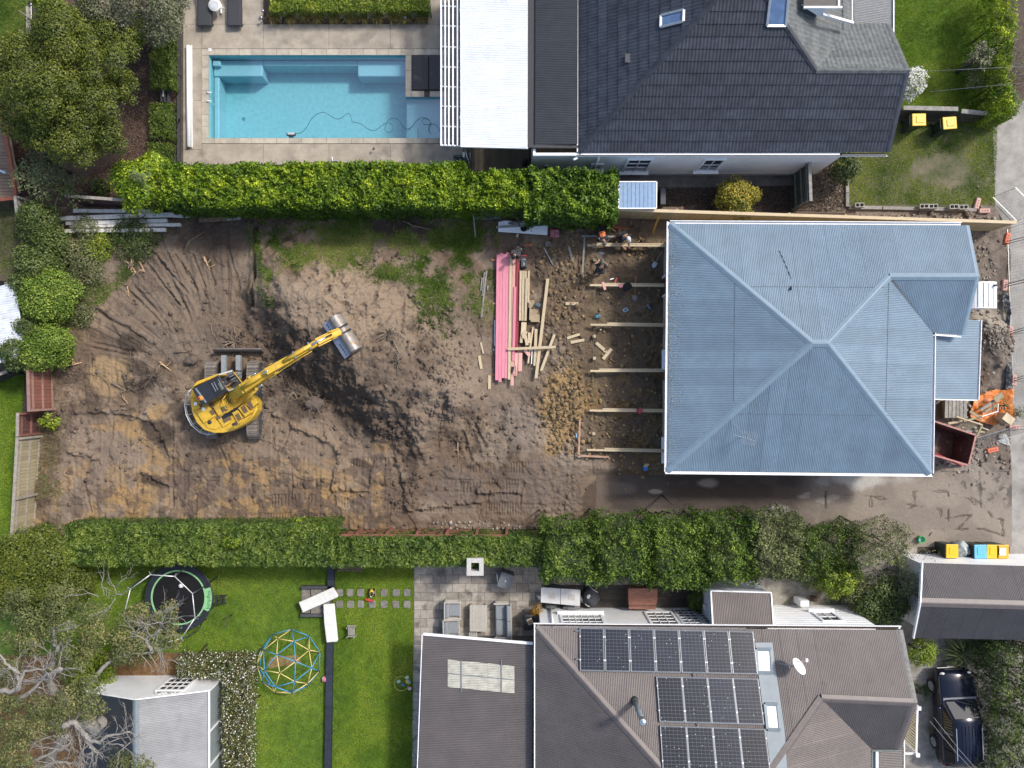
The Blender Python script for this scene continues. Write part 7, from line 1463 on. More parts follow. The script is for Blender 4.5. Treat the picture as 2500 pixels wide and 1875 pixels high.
q=G(*z1(1215,475));t=thing('sledgehammer','sledgehammer with a blue head held by the worker in the singlet','sledgehammer',q);a,b=G(*z1(1198,555),.75),G(*z1(1212,475),.5);mb=MB();mb.tube([a,b],.018,7);mb.build('handle',mat('hammer_wood',(.55,.40,.16),.6),t,True);mb=MB();s,u=frame(b-a);mb.bar(b-s*.13,b+s*.13,.08,.09);mb.bar(b-(b-a).normalized()*.28,b,.05,.05);mb.build('head',mat('blue_head',(.045,.075,.13),.5),t,bevel=.01)
mb=MB();a,b=G(*z1(755,415),.05),G(*z1(830,555),.05);mb.tube([a,b],.022,6);o=mb.build('crowbar',M_galv);tag(o,'thin steel bar lying on the clay by the toolbox','bar')
def kit(name,label,cat,x,y,w,l,h,m,rz=0,extra=None,fn=z1,z=None):
 px,py=fn(x,y);q=G(px,py)if z is None else P(px,py,z);t=thing(name,label,cat,q);mb=MB();mb.box(q+Vector((0,0,h/2)),(w,l,h),rz,taper=.94);mb.build('case',m,t,bevel=min(.02,h*.3));R=Matrix.Rotation(rz,3,'Z')
 for nm,(ox,oy,oz),(sx,sy,sz_),mm in(extra or[]):mb=MB();mb.box(q+R@Vector((ox,oy,oz)),(sx,sy,sz_),rz);mb.build(nm,mm,t,bevel=.006)
 return t
M_tred=mat('tool_red',(.45,.05,.06),.5);M_tblue=mat('tool_blue',(.03,.12,.34),.45);M_teal=mat('tool_teal',(.05,.16,.20),.5)
kit('organiser_case','red parts organiser case with clear compartments','tool case',843,298,.46,.40,.10,M_tred,.0,[('compartment',(-.11+.22*i,.09-.12*j,.105),(.19,.10,.015),mat('clear_pink',(.36,.20,.22),.3,rnd=.25))for i in(0,1)for j in(0,1,2)]+[('handle',(0,-.23,.06),(.22,.04,.05),M_tred)])
kit('toolbox','black open toolbox with red end beside the kneeling worker','toolbox',590,535,.30,.56,.22,M_black,0,[('lid_rim',(0,.30,.2),(.30,.06,.06),M_tred),('tray',(0,0,.215),(.22,.44,.02),mat('tray_dark',(.05,.06,.065),.5)),('hand_tool',(.03,.12,.235),(.14,.04,.02),M_galv),('hand_tool',(-.04,.02,.235),(.12,.05,.02),M_teal),('hand_tool',(.02,-.1,.235),(.05,.14,.02),M_galv)])
kit('cordless_saw','blue cordless tool by the parts case','power tool',850,230,.16,.30,.18,M_tblue,.1,[('battery',(.1,0,.1),(.1,.2,.12),mat('light_blue_tool',(.16,.3,.42),.5)),('motor',(-.05,.25,.12),(.2,.12,.12),M_black)])
kit('cordless_drill','dark blue drill lying by the fence foot','power tool',830,180,.30,.14,.14,M_teal,.3,[('battery',(-.1,-.1,.07),(.1,.12,.1),M_black)])
kit('nail_gun','dark grey nail gun on the cartons','power tool',707,878,.26,.18,.14,mat('slate_tool',(.06,.09,.11),.5),-.4,[('magazine',(.05,-.1,.08),(.22,.05,.06),M_black)],z=GS+.2)
kit('circular_saw','teal circular saw left on the dug soil','power tool',1190,968,.26,.22,.14,M_teal,.2,[('guard',(0,.1,.12),(.18,.05,.12),M_black)])
kit('nail_box','blue and white box of nails in the dig','box',1415,918,.26,.18,.10,mat('pale_label',(.45,.55,.62),.6),.4,[('label',(.0,.0,.1),(.18,.12,.01),M_teal)])
kit('drink_cooler','blue tube of fixings near the third joist','container',1605,898,.10,.24,.10,mat('blue_tube',(.08,.18,.32),.5),.6,[('cap',(0,.12,.05),(.09,.04,.09),M_galv)])
kit('paint_tin','blue box with yellow stripe beside the driveway edge','box',980,580,.22,.26,.18,mat('bright_blue_box',(.02,.17,.55),.5),0,[('stripe',(0,.1,.17),(.22,.05,.03),mat('yellow_stripe',(.6,.45,.04),.5)),('flap',(.05,.17,.1),(.24,.1,.02),mat('tan_flap',(.4,.32,.2),.8))],z7)
kit('fuel_can','red angular can on the fifth joist','can',938,158,.24,.26,.2,M_tred,.4,[('spout',(-.05,.12,.2),(.06,.08,.06),M_black)],z7,.62)
kit('float_tool','pale blue rounded tub beside the salmon profile board','tub',476,342,.12,.26,.1,mat('tub_blue',(.16,.32,.48),.4),.1,[('lid',(0,0,.1),(.09,.2,.02),mat('tub_lid',(.3,.45,.55),.4))],z7)
kit('red_clamp','red bar clamp by the pink offcuts','clamp',1335,685,.08,.36,.06,M_tred,-.35,[('grip',(.0,-.22,.05),(.2,.1,.06),mat('clamp_dark',(.14,.05,.07),.6))],z=.5)
pl1((1232,692),(1252,755),20,.62,M_pinkp,'pink offcut lying across the second joist','pink offcuts on the second joist',base=0);pl1((1363,722),(1391,720),30,.62,M_pink,'square pink offcut on the second joist','pink offcuts on the second joist',base=0);pl1((1290,672),(1322,662),9,.5,M_white,'white pencil like batten by the red clamp',None,base=0)
q=P(*z1(1433,727),.62);mb=MB();mb.ball(q,.22,14,8,(1.0,.9,.25));mb.ball(q+Vector((-.1,-.1,.0)),.14,12,6,(1,1,.3));o=mb.build('jacket',mat('black_cloth',(.012,.012,.014),.95,bump=.8,bscale=12),None,True);tag(o,'black jacket thrown over the second joist','jacket')
for a,b,w,m,lab in(((1212,228),(1445,265),24,mat('rust_timber',(.24,.085,.045),.8,var=.25,scale=5),'rusty orange beam on the soil behind the workers'),((1298,256),(1338,284),14,mat('tan_stub',(.33,.19,.10),.8),'short brown stub poking out under the rusty beam')):pl1(a,b,w,.08,m,lab,None,.12)
a,b=P(*z1(1694,140),1.5),G(*z1(1636,298));o=plank(a,b,.09,.05,mat('orange_pine',(.50,.27,.06),.7,var=.15),'orange pine brace propping the new fence',None,'fence_brace','brace');a,b=G(*z1(1563,190),.05),G(*z1(1566,262),.05);plank(a,b,.05,.03,M_brplank,'thin brown stake by the new fence foot',None,'stake','stake')
q=G(*z1(787,388));mb=MB();mb.lathe(q,[(.11,0),(.12,.16),(.10,.16),(.095,.03)],14);o=mb.build('bucket',mat('grey_bucket',(.30,.28,.25),.6),None,True);tag(o,'small grey bucket above the clay heap','bucket')
q=G(*z1(510,1410),.3);mb=MB();mb.tube([q+Vector((.03,.2,.08)),q+Vector((.09,.22,.08)),q+Vector((.12,-.25,.1)),q+Vector((-.1,-.12,.05))],.014,6);mb.box(q+Vector((-.06,.05,.06)),(.12,.28,.1),-.25);o=mb.build('circular_saw',M_black,bevel=.01);tag(o,'black corded saw on the end of the salmon plank','power tool')
# white panel with a round hole, grey planks over it; leaning mesh panel
t=thing('holed_sheet','white sheet panel with an oval hole lying by the mesh fence','panel',G(1276,555));zp=sz(1276,555)+.22;mb=MB();pts=[P(*z1(x,y),zp)for x,y in((386,284),(388,206),(440,194),(786,234),(783,311))];mb.prism([(p.x,p.y)for p in pts],zp-.03,zp);mb.build('sheet',M_white,t);q=P(*z1(593,256),zp);mb=MB();mb.lathe((q.x,q.y,zp),[(.165,0),(.165,.006),(.01,.007)],20);mb.build('hole',mat('hole_black',(.006,.006,.006),.9),t);mb=MB();q=P(*z1(540,215),zp);mb.ball((q.x-.25,q.y+.0,zp),.09,12,6,(2.2,.8,.06));mb.build('second_hole',mat('hole_grey',(.16,.15,.15),.9),t)
pl1((370,248),(830,222),18,zp+.03,M_greyw,'grey plank laid lengthwise over the white panel',None,base=0);pl1((505,222),(705,180),17,zp+.04,M_greyw,'shorter grey plank propped on the white panel',None,base=0)
def mesh_panel(label,a,b,h,lean=Vector((0,0,0)),nv=22,nh=9,name='mesh_fence',r=.016,rw=.005,group='temporary mesh fence panels',z0=.1,wire=True):
 t=thing(name,label,'fence',(a+b)/2,group);A,B=Vector((a.x,a.y,z0)),Vector((b.x,b.y,z0));up=Vector((0,0,h))+lean;mb=MB();mb.tube([A,B,B+up,A+up],r,6,True);mb.build('panel_frame',M_galv,t)
 if wire:
  mb=MB()
  for i in range(1,nv):p=A.lerp(B,i/nv);mb.tube([p,p+up],rw,3)
  for j in range(1,nh):mb.tube([A+up*j/nh,B+up*j/nh],rw,3)
  o=mb.build('mesh_wire',M_galv,t);o['kind']='stuff'
 return t
mesh_panel('mesh panel leaning at the red fence end by the white panel',P(1160,540),P(1222,540),1.1,Vector((0,.25,0)),18,9,z0=.15,rw=.006);mb=MB();a,b=P(1154,505,1.2),P(1161,580,.3);mb.bar(a,b,.05,.05);o=mb.build('prop_post',M_greyw);tag(o,'thin grey post standing at the mesh panel edge','post')
# white beams and brown planks by the sagging fence
def z6(x,y):return x/3.017,450+y/3.017
WBm='white painted beams stacked by the sagging fence'
for a,b,w,z,lab in(((545,196),(1130,200),30,.12,'uppermost white beam nearest the sagging fence'),((488,252),(1282,224),36,.16,'widest white beam of the stack'),((438,257),(500,252),30,.12,'short white beam end left of the widest beam'),((1270,232),(1390,236),24,.10,'white beam end sticking out farthest right'),((490,290),(1232,268),30,.14,'white beam just below the widest one'),((520,312),(1332,298),25,.10,'long lower white beam sticking out on the right'),((482,346),(1222,336),30,.13,'lowest white beam closest to the scraped soil'),((540,207),(1200,213),14,.05,'grimy lower beam between the two top white beams')):pl1(a,b,w,z,M_wbeam if 'grimy' not in lab else M_greyw,lab,WBm,.16,.30,z6,'beam','beam')
for a,b,w,z,m,lab in(((1466,264),(1672,254),36,.06,M_brplank,'broad brown plank under the dark fence'),((1660,256),(1772,246),30,.05,M_greyw,'grey plank end right of the broad brown plank'),((1462,240),(1720,216),16,.10,mat('dull_brown_batten',(.13,.09,.07),.9,var=.3),'dull brown batten behind the broad brown plank')):pl1(a,b,w,z,m,lab,'old planks under the dark fence',.05,.30,z6)
mb=MB();q=[P(x,y,1.3)for x,y in((67,566),(104,570),(112,590),(84,630),(69,631))];g=np.random.RandomState(4);top=[p+Vector((0,0,.08*g.normal()))for p in q];mb.hull2([p-Vector((0,0,.5))for p in q],top);o=mb.build('tarpaulin',mat('white_tarp',(.66,.66,.60),.7,bump=1.0,bscale=5),bevel=.05);tag(o,'white tarpaulin bundle among the boundary bushes','tarpaulin')
# branches, stumps and root balls left on the soil
M_root=mat('dry_root',(.21,.165,.12),.9,var=.35,scale=10,bump=.4);M_rootd=mat('muddy_root',(.10,.078,.06),.95,var=.35,scale=10,bump=.4);M_cut=mat('fresh_cut_wood',(.48,.33,.19),.8,var=.25,scale=8)
def stick(label,pts,r0,m=M_root,name='branch',cat='branch',group='branches lying on the bare soil',lift=.05,twigs=3,seed=1):
 g=np.random.RandomState(seed);q=[G(x,y,lift+r0)for x,y in pts];t=thing(name,label,cat,q[0],group);mb=MB();n=len(q);mb.tube(q,[r0*(1-.7*i/(n-1))for i in range(n)],7)
 for _ in range(twigs):i=g.randint(0,n-1);p=q[i].lerp(q[i+1],g.rand());a=g.rand()*6.28;l=.2+.3*g.rand();mb.tube([p,p+Vector((math.cos(a)*l*.5,math.sin(a)*l*.5,.06)),p+Vector((math.cos(a+.4)*l,math.sin(a+.4)*l,.02))],[r0*.4,r0*.3,r0*.12],5)
 mb.build('wood',m,t,True);return t
def rb(label,px,py,R,h,n,seed,m=M_rootd,cl=M_clod,cat='stump',name='root_ball',body=1.0):
 g=np.random.RandomState(seed);c=G(px,py);t=thing(name,label,cat,c);mb=MB();vs=MB();vs.ball(c+Vector((0,0,h*.3)),R*.62*body,14,9,(1,.8,h/R));k=[]
 for v in vs.v:d=Vector(v)-c;k.append(tuple(c+d*(1+.28*float(noise_at(d*3.0/R,seed)))))
 vs.v=k
 if body>0:vs.build('soil_clump',mat('root_soil',(.13,.10,.08),.95,var=.35,scale=9,bump=.8),t,True)
 for _ in range(n):
  a=g.rand()*6.28;el=g.rand()*.9;l=R*(.6+.7*g.rand());p=c+Vector((0,0,h*.35));d=Vector((math.cos(a)*math.cos(el),math.sin(a)*math.cos(el),math.sin(el)*.8));q1=p+d*l*.55+Vector(g.normal(size=3))*.08;q2=q1+(d+Vector(g.normal(size=3))*.5).normalized()*l*.55;q2.z=max(q2.z,c.z+.02);r=.012+.035*g.rand()**2;mb.tube([p,q1,q2],[r,r*.7,r*.25],5)
  if g.rand()<.6:e=q1+(d+Vector(g.normal(size=3))*.9).normalized()*l*.4;mb.tube([q1,e],[r*.6,r*.2],4)
 o=mb.build('roots',m,t,True);o['kind']='stuff';return t
from mathutils import noise as _mn
def noise_at(v,s):return _mn.noise(Vector(v)+Vector((s*1.7,s,0)))
def zr(x,y):return x/3.017,450+y/3.017
for lab,pts,r,m,s in(('forked grey branch arching over the dark soil',[zr(1365,505),zr(1400,420),zr(1470,380),zr(1510,350)],.045,M_root,1),('pale split log left of the machine',[(392,884),(420,905)],.055,M_cut,2),('thick log with a cut end beside the roots',[(305,912),(316,945),(335,955)],.085,M_rootd,3),('grey log lying beside the ochre square',[(276,935),(312,954)],.06,M_root,4),('fresh cut limb by the weeds',[(343,640),(356,665)],.05,M_cut,5),('bright split stick standing in scraped soil',[(313,700),(318,728)],.03,M_cut,6),('broken post stub in the scraped slope',[(500,628),(514,660)],.06,M_cut,7),('forked branch above the machine track',[(428,860),(458,858),(470,850)],.05,M_root,8),('bone pale branch near the red fence bay',[(175,892),(202,885)],.055,M_cut,9),('curved root near the ochre dig',[(300,968),(315,985),(296,990)],.03,M_cut,10),('grey root end in the ledge of soil',[(290,1000),(315,998)],.05,M_root,11),('short leaning stick in front of the scrub',[(231,640),(232,685)],.035,M_cut,12),('long grey bare branch lying in the weeds',[(985,540),(1010,552),(1055,562)],.05,M_root,13),('crooked branch across the shaded soil',[(1050,545),(1072,530)],.035,M_root,14),('root lying right of the heap crest',[(960,830),(975,860),(965,900)],.04,M_root,15),('twisting root in the soil by the lower hedge',[(500,1230),(470,1262),(462,1268)],.03,M_rootd,16),('thin root reaching to the lower hedge',[(330,1240),(325,1275)],.02,M_rootd,17),('curled root on the slope beside the machine',[(516,790),(520,815),(534,830)],.025,M_root,18),('bent stick on the upper heap slope',[(880,765),(905,740)],.02,M_root,19),('thin straw coloured stake in the grey patch',[(1118,1080),(1119,1125)],.022,M_cut,20)):
 stick(lab,pts,r,m,seed=s)
rb('large uprooted stump with soil and roots beside the heap',770,985,.75,.55,26,31,M_root);rb('tangle of roots in the side of the heap',945,815,.62,.3,30,32,M_root,body=.5);rb('tangle of dark roots left of the machine',375,920,.62,.35,34,33,body=.6);rb('bundle of split roots beside the log',325,930,.40,.3,18,34,body=.4);rb('root tangle pushed up by the dozer blade',575,835,.62,.3,34,35,M_root,body=.5);rb('cut stump pieces at the edge of the weeds',322,648,.36,.3,10,36,M_cut,body=.7);rb('branchy dead shrub on the shaded heap side',720,955,.55,.3,22,37,M_root,body=0);rb('lump of earth left of the dozer blade',470,880,.40,.35,8,38,body=1.2);rb('bush of dry roots low on the heap',975,880,.45,.2,22,39,M_root,body=.3);rb('small stump in the cut edge',622,730,.28,.25,12,40,M_root,body=.6)
g=np.random.RandomState(50);mb=MB()
for _ in range(900):
 bx,by,rx,ry=[(560,800,70,40),(930,850,110,90),(400,900,110,70),(740,930,90,60),(230,730,60,90),(700,700,90,40),(350,1180,180,90),(880,720,150,60),(600,1260,250,20),(170,950,50,70)][g.randint(10)]
 x,y=bx+g.normal()*rx*.6,by+g.normal()*ry*.6;a=g.rand()*6.28;l=5+22*g.rand();z=sz(x,y)+.03;p=P(x,y,z);mb.tube([p,p+Vector((math.cos(a)*l*.01,math.sin(a)*l*.01,.03)),p+Vector((math.cos(a+.5)*l*.02,math.sin(a+.5)*l*.02,0))],[.008,.008,.003],3)
o=mb.build('twig_litter',M_root);o['kind']='stuff';o['label']='thin broken roots and twigs scattered over the soil';o['category']='twigs'
# ================================================================ POOLSIDE
M_rattan=mat('dark_rattan',(.035,.037,.042),.7,var=.3,scale=60,bump=.4);M_cush=mat('blue_grey_cushion',(.20,.25,.28),.9,var=.1);
lg=thing('sun_lounger','','sun lounger',(0,0,0),'sun loungers on the pool deck');mb=MB();mb.box((0,-.3,.30),(.62,1.35,.09));mb.build('seat',M_rattan,lg,bevel=.03);mb=MB();mb.bar((0,.36,.33),(0,.95,.62),.62,.09);bk_=mb.build('backrest',M_rattan,lg,bevel=.03);mb=MB();mb.box((0,.62,.56),(.5,.34,.10),M=Matrix.Rotation(.45,3,'X'));mb.build('pillow',M_cush,lg,bevel=.04)
for sx in(-1,1):mb=MB();mb.bar((sx*.33,-.95,.24),(sx*.33,.36,.28),.05,.10);mb.build('side_rail',M_rattan,lg)
for sx in(-1,1):
 for y in(-.8,.5):mb=MB();mb.box((sx*.29,y,.12),(.06,.06,.24));mb.build('leg',M_rattan,lg)
dup(lg,P(578,22),0.0,'dark sun lounger right of the little glass table');lg.location=P(506,22);lg['label']='dark sun lounger left of the little glass table'
t=thing('side_table','small round white glass table between the sun loungers','table',P(527,14));c=P(524,12,.5);mb=MB();mb.lathe((c.x,c.y,.48),[(.30,0),(.31,.015),(.30,.03)],24);mb.build('table_top',mat('frosted_table',(.62,.62,.60),.2),t,True);mb=MB();mb.lathe((c.x,c.y,.512),[(.2,0),(.2,.004)],20);mb.build('top_ring',mat('glass_ring',(.5,.52,.52),.15),t)
for k in range(3):a=k*2.1+.3;mb=MB();mb.tube([(c.x,c.y,.47),(c.x+.3*math.cos(a),c.y+.3*math.sin(a),0)],.016,6);mb.build('leg',M_white,t)
mb=MB();q=P(540,22,.1);mb.box(q,(.07,.42,.05));o=mb.build('folded_stand',M_white,bevel=.01);tag(o,'thin white folded stand by the small round table','stand')
t=thing('cover_roller','long white pool cover roller along the short deck side','pool cover',P(463,235));a,b=P(460,112,.12),P(461,359,.12);mb=MB();mb.tube([a,b],.105,14);mb.build('roller_tube',M_white,t,True);mb=MB();a2,b2=P(468,111,.06),P(469,360,.06);mb.bar(a2,b2,.035,.06);mb.build('edge_rail',M_white,t);mb=MB();a3,b3=P(465.5,112,.03),P(466.5,359,.03);mb.bar(a3,b3,.02,.03);mb.build('dark_gap',M_dark,t)
t=thing('pool_cleaner','dark robotic pool cleaner floating at the near pool edge','pool cleaner',P(712,329,-.12));q=P(711,328,-.08);mb=MB();mb.box(q,(.46,.16,.10));mb.box(q+Vector((0,-.1,0)),(.26,.12,.10));mb.build('cleaner_body',M_dark,t,bevel=.04);mb=MB();mb.box(q+Vector((0,.02,.055)),(.34,.10,.02));mb.build('cleaner_lid',mat('grey_lid',(.45,.47,.48),.4),t,bevel=.01)
hp=[(720,326),(735,324),(748,312),(758,294),(772,280),(790,274),(805,282),(818,289),(830,290),(840,283),(848,277),(856,282),(860,297),(878,301),(892,310),(905,318),(918,317),(932,307),(945,300),(958,305),(960,316),(950,324),(940,318),(942,304),(950,292),(962,288),(975,294),(983,308),(993,315),(1003,312),(1012,300),(1025,289),(1040,288),(1050,297),(1047,304),(1035,303),(1030,294),(1042,290),(1052,302),(1048,318),(1052,328),(1046,316),(1050,303),(1062,304),(1070,312),(1076,326)]
def spline(pts,n=4):
 out=[];q=[pts[0]]+list(pts)+[pts[-1]]
 for i in range(1,len(q)-2):
  for k in range(n):
   t_=k/n;p0,p1,p2,p3=[np.array(v,float)for v in q[i-1:i+3]];out.append(tuple(.5*((2*p1)+(-p0+p2)*t_+(2*p0-5*p1+4*p2-p3)*t_**2+(-p0+3*p1-3*p2+p3)*t_**3)))
 return out+[tuple(pts[-1])]
mb=MB();mb.tube([P(x,y,-.12)for x,y in spline(hp,3)],.013,5);o=mb.build('floating_cable',mat('dark_teal_cable',(.03,.10,.14),.5),None,True);tag(o,'dark looping cable of the pool cleaner floating on the water','cable')
t=thing('spa_cover','pair of black panels covering the spa beside the pool','spa cover',P(1045,178))
for x0,x1 in((1006,1046),(1048,1088)):mb=MB();a,b=P(x0,220.5),P(x1,135.5);mb.box(((a.x+b.x)/2,(a.y+b.y)/2,.05),(b.x-a.x,b.y-a.y,.06));mb.build('cover_panel',mat('glossy_black_cover',(.018,.017,.020),.3,spec=.5,dirt=((.07,.07,.07),2.0,.60)),t,bevel=.015)
t=thing('skimmer_pole','white pole lying on the pool deck by the lime hedge','pole',P(850,392));mb=MB();mb.tube([P(811,392,.04),P(860,398,.04),P(905,401,.05)],.018,6);mb.tube([P(811,384,.04),P(811,394,.04)],.03,6);mb.build('pole',M_white,t,True)
t=thing('pool_pump','dark pool pump unit at the corner of the brown deck','pump',P(1122,388));q=P(1118,390);mb=MB()
for dx,dy in((-.1,.06),(.14,.06),(-.1,-.12),(.14,-.12)):mb.box(q+Vector((dx,dy,.2)),(.2,.15,.4))
mb.build('pump_body',mat('grey_green_plastic',(.06,.075,.075),.5),t,bevel=.03);mb=MB();mb.box(q+Vector((.32,.06,.5)),(.09,.26,.2));mb.build('control_box',M_white,t,bevel=.02);mb=MB();mb.tube([q+Vector((.34,.5,.03)),q+Vector((.6,-.4,.06))],.04,8);mb.tube([q+Vector((.2,0,.05)),q+Vector((.62,-.1,.1)),q+Vector((.62,.2,.4))],.03,8);mb.build('pipe',M_galv,t,True)
q=P(1282,405);t=thing('gas_bottle','black gas bottles standing at the white wall end','gas bottle',q);mb=MB();mb.lathe(q,[(.15,0),(.17,.05),(.17,.8),(.12,.92),(.05,.95),(.05,1.02)],16);mb.build('bottle',M_dark,t,True);mb=MB();mb.lathe(q+Vector((.02,-.36,0)),[(.13,0),(.15,.05),(.15,.6),(.1,.7),(.04,.75)],16);mb.build('bottle',M_dark,t,True);mb=MB();mb.tube([q+Vector((0,0,1.0)),q+Vector((.3,.05,.9)),q+Vector((.7,.1,.3))],.012,5);mb.build('hose',M_hose,t)
mb=MB();q=P(513,122);mb.box(q+Vector((0,0,.022)),(.14,.14,.02));o=mb.build('sign_tile',M_white,bevel=.004);tag(o,'small white tile sign on the pool coping corner','sign');mb=MB();mb.box(q+Vector((0,0,.034)),(.05,.05,.004));mb.build('sign_mark',M_galv,o)
# ================================================================ BINS
def bin_proto():
 t=thing('wheelie_bin','','bin',(0,0,0));mb=MB();w,d,h=.55,.62,1.0;mb.hull2([Vector((x*w*.40,y*d*.40,0))for x,y in((-1,-1),(1,-1),(1,1),(-1,1))],[Vector((x*w*.5,y*d*.5,h))for x,y in((-1,-1),(1,-1),(1,1),(-1,1))]);mb.build('bin_body',mat('dark_green_bin',(.022,.035,.028),.5),t,bevel=.03)
 mb=MB();mb.box((0,0,1.03),(.585,.66,.055));mb.build('lid',M_white,t,bevel=.025);mb=MB();mb.box((0,.03,1.065),(.34,.38,.03),taper=.9);mb.build('lid_panel',M_white,t,bevel=.012)
 mb=MB();mb.tube([(-.24,-.36,.98),(-.24,-.42,1.0),(.24,-.42,1.0),(.24,-.36,.98)],.018,6);mb.build('handle',M_black,t,True)
 for s in(-1,1):mb=MB();mb.tube([(s*.24,-.26,.10),(s*.30,-.26,.10)],.10,12);mb.build('wheel',M_black,t)
 return t
BP=bin_proto();Ly,Lb,Lo=mat('yellow_lid',(.68,.43,.012),.45,var=.06),mat('blue_lid',(.12,.42,.66),.45,var=.06),mat('orange_lid',(.66,.36,.03),.45,var=.06)
BG='wheelie bins outside the houses'
for i,(px,py,rz,lm,lab)in enumerate(((2325,1346,0,Ly,'yellow lidded bin beside the silver bag'),(2394,1347,.02,Lb,'blue lidded bin against the garage wall'),(2424,1347,-.02,Ly,'yellow lidded bin between the blue and the orange one'),(2448,1347,.0,Lo,'orange lidded bin with a white sheet on it'),(2244,292,-1.55,Ly,'yellow lidded bin nearest to the tiled house corner'),(2319,300,-1.5,Ly,'yellow lidded bin farther along the retaining wall'))):
 p=P(px,py,1.05);o=dup(BP,(p.x,p.y,0),rz,lab,BG,swap={'lid':lm,'lid_panel':lm})
for ch in list(BP.children):bpy.data.objects.remove(ch)
bpy.data.objects.remove(BP)
q=P(2448,1347,1.09);mb=MB();mb.box(q,(.30,.34,.01));o=mb.build('white_sheet',M_white);tag(o,'white sheet lying on the orange bin lid','sheet')
def lumpy(name,label,cat,c,R,m,seed,sq=(1,1,1),amp=.25,smooth=True,fr=2.5):
 mb=MB();mb.ball((0,0,0),1,22,14);mb.v=[tuple(Vector(c)+Vector((v[0]*sq[0],v[1]*sq[1],v[2]*sq[2]))*R*(1+amp*noise_at(Vector(v)*fr,seed)))for v in mb.v];o=mb.build(name,m,None,smooth);return tag(o,label,cat)
q=P(2345,1341,.4);lumpy('rubbish_bag','silver grey plastic bag between the bins','bag',(q.x,q.y,.4),.5,mat('silver_plastic',(.42,.45,.45),.3,.2,bump=1,bscale=6),5,(.75,.85,.8),.3)
q=P(2244,1315);t=thing('bucket','bright green bucket on the concrete by the garage','bucket',q);mb=MB();mb.lathe(q,[(.15,0),(.17,.26),(.155,.26),(.14,.06)],16);mb.build('bucket_side',mat('bucket_green',(.04,.36,.10),.5),t,True);mb=MB();mb.lathe(q+Vector((0,0,.06)),[(.13,0),(.13,.03),(.02,.035)],12);mb.build('bucket_content',mat('pale_blue_fill',(.25,.42,.5),.5),t)
mb=MB();mb.tube([P(2282-12*math.cos(a),1308-9*math.sin(a),.04)for a in(.0,.5,1.0,-.5,-1.0)][:3],.02,5);o=mb.build('bent_pipe',M_dark);tag(o,'dark curved pipe piece left on the cracked concrete','pipe')
# ================================================================ YARD IN FRONT OF THE VILLA
t=thing('portable_toilet','white portable toilet with teal door by the villa gable','portable toilet',P(2400,735));z=2.2;R4=[P(2374,750,z),P(2433,748,z),P(2434,690,z),P(2382,692,z)];cx_,cy_=sum(p.x for p in R4)/4,sum(p.y for p in R4)/4;w_,d_=1.06,1.10
mb=MB();mb.box((cx_,cy_,1.08),(w_,d_,2.1));mb.build('cabin',mat('white_plastic',(.70,.73,.75),.4),t,bevel=.04);vs=[];N=10
mb=MB();pr_=[(-w_/2-.05+(w_+.1)*i/N,2.12+.16*math.sin(math.pi*i/N)**.7)for i in range(N+1)];lo=[Vector((cx_+x,cy_-d_/2-.06,zz_))for x,zz_ in pr_]+[Vector((cx_+w_/2+.05,cy_-d_/2-.06,2.1)),Vector((cx_-w_/2-.05,cy_-d_/2-.06,2.1))];mb.hull2(lo,[p+Vector((0,d_+.12,0))for p in lo]);rf=mb.build('roof',mat('white_roof_plastic',(.76,.79,.81),.35),t)
for i in(2,4,6,8):x,zz_=pr_[i];mb=MB();mb.bar((cx_+x,cy_-d_/2,zz_+.01),(cx_+x,cy_+d_/2,zz_+.01),.035,.03);mb.build('roof_rib',mat('grey_rib',(.5,.53,.55),.4),rf)
mb=MB();mb.box((cx_-w_/2-.03,cy_,1.05),(.06,.9,1.95));mb.build('door',mat('teal_door',(.03,.26,.34),.45),t,bevel=.01);mb=MB();mb.cyl((cx_+.38,cy_+.42),.05,2.1,2.42,10);mb.build('vent',M_dark,t)
# skip bin
t=thing('skip_bin','open dark red steel skip with a rusty floor beside the villa','skip',P(2325,1085));zt=1.35;rim=[P(2268,1024,zt),P(2382,1062,zt),P(2364,1136,zt),P(2262,1106,zt)];c=sum(rim,Vector())/4;mo=mat('skip_red',(.22,.035,.03),.5,var=.25,scale=5);mi=mat('rusty_inside',(.085,.040,.030),.8,var=.4,scale=5,dirt=((.16,.12,.09),2,.58))
for i in range(4):a,b=rim[i],rim[(i+1)%4];a0,b0=[Vector((c.x+(p.x-c.x)*.90,c.y+(p.y-c.y)*.90,.12))for p in(a,b)];n=(c-(a+b)/2);n.z=0;n=n.normalized()*.05;mb=MB();mb.hull2([a0,b0,b0+n,a0+n],[a,b,b+n,a+n]);mb.build('skip_wall',mi if i in(0,1)else mo,t)
mb=MB();fl=[Vector((c.x+(p.x-c.x)*.90,c.y+(p.y-c.y)*.90,.14))for p in rim];mb.prism([(p.x,p.y)for p in fl],.1,.15);mb.build('skip_floor',mi,t);mb=MB();[mb.bar(rim[i],rim[(i+1)%4],.08,.07)for i in range(4)];mb.build('rim',mat('worn_pink_rim',(.38,.18,.15),.6,var=.3,scale=8),t);mb=MB();q=c+Vector((.2,.0,-1.2));mb.box((q.x-.5,q.y,.17),(.9,1.1,.02),-.3);mb.build('floor_plate',mat('dirty_plate',(.12,.10,.085),.8,var=.4,scale=4),t)
mb=MB();a,b,c_,d=P(2272,1108,.1),P(2350,1137,.1),P(2340,1130,.6),P(2272,1100,.6);mb.hull2([a,b,c_,d],[p+Vector((0,-.05,0))for p in(a,b,c_,d)]);o=mb.build('red_board',mat('bright_red',(.38,.02,.03),.5));tag(o,'bright red sheet leaning against the skip side','sheet')
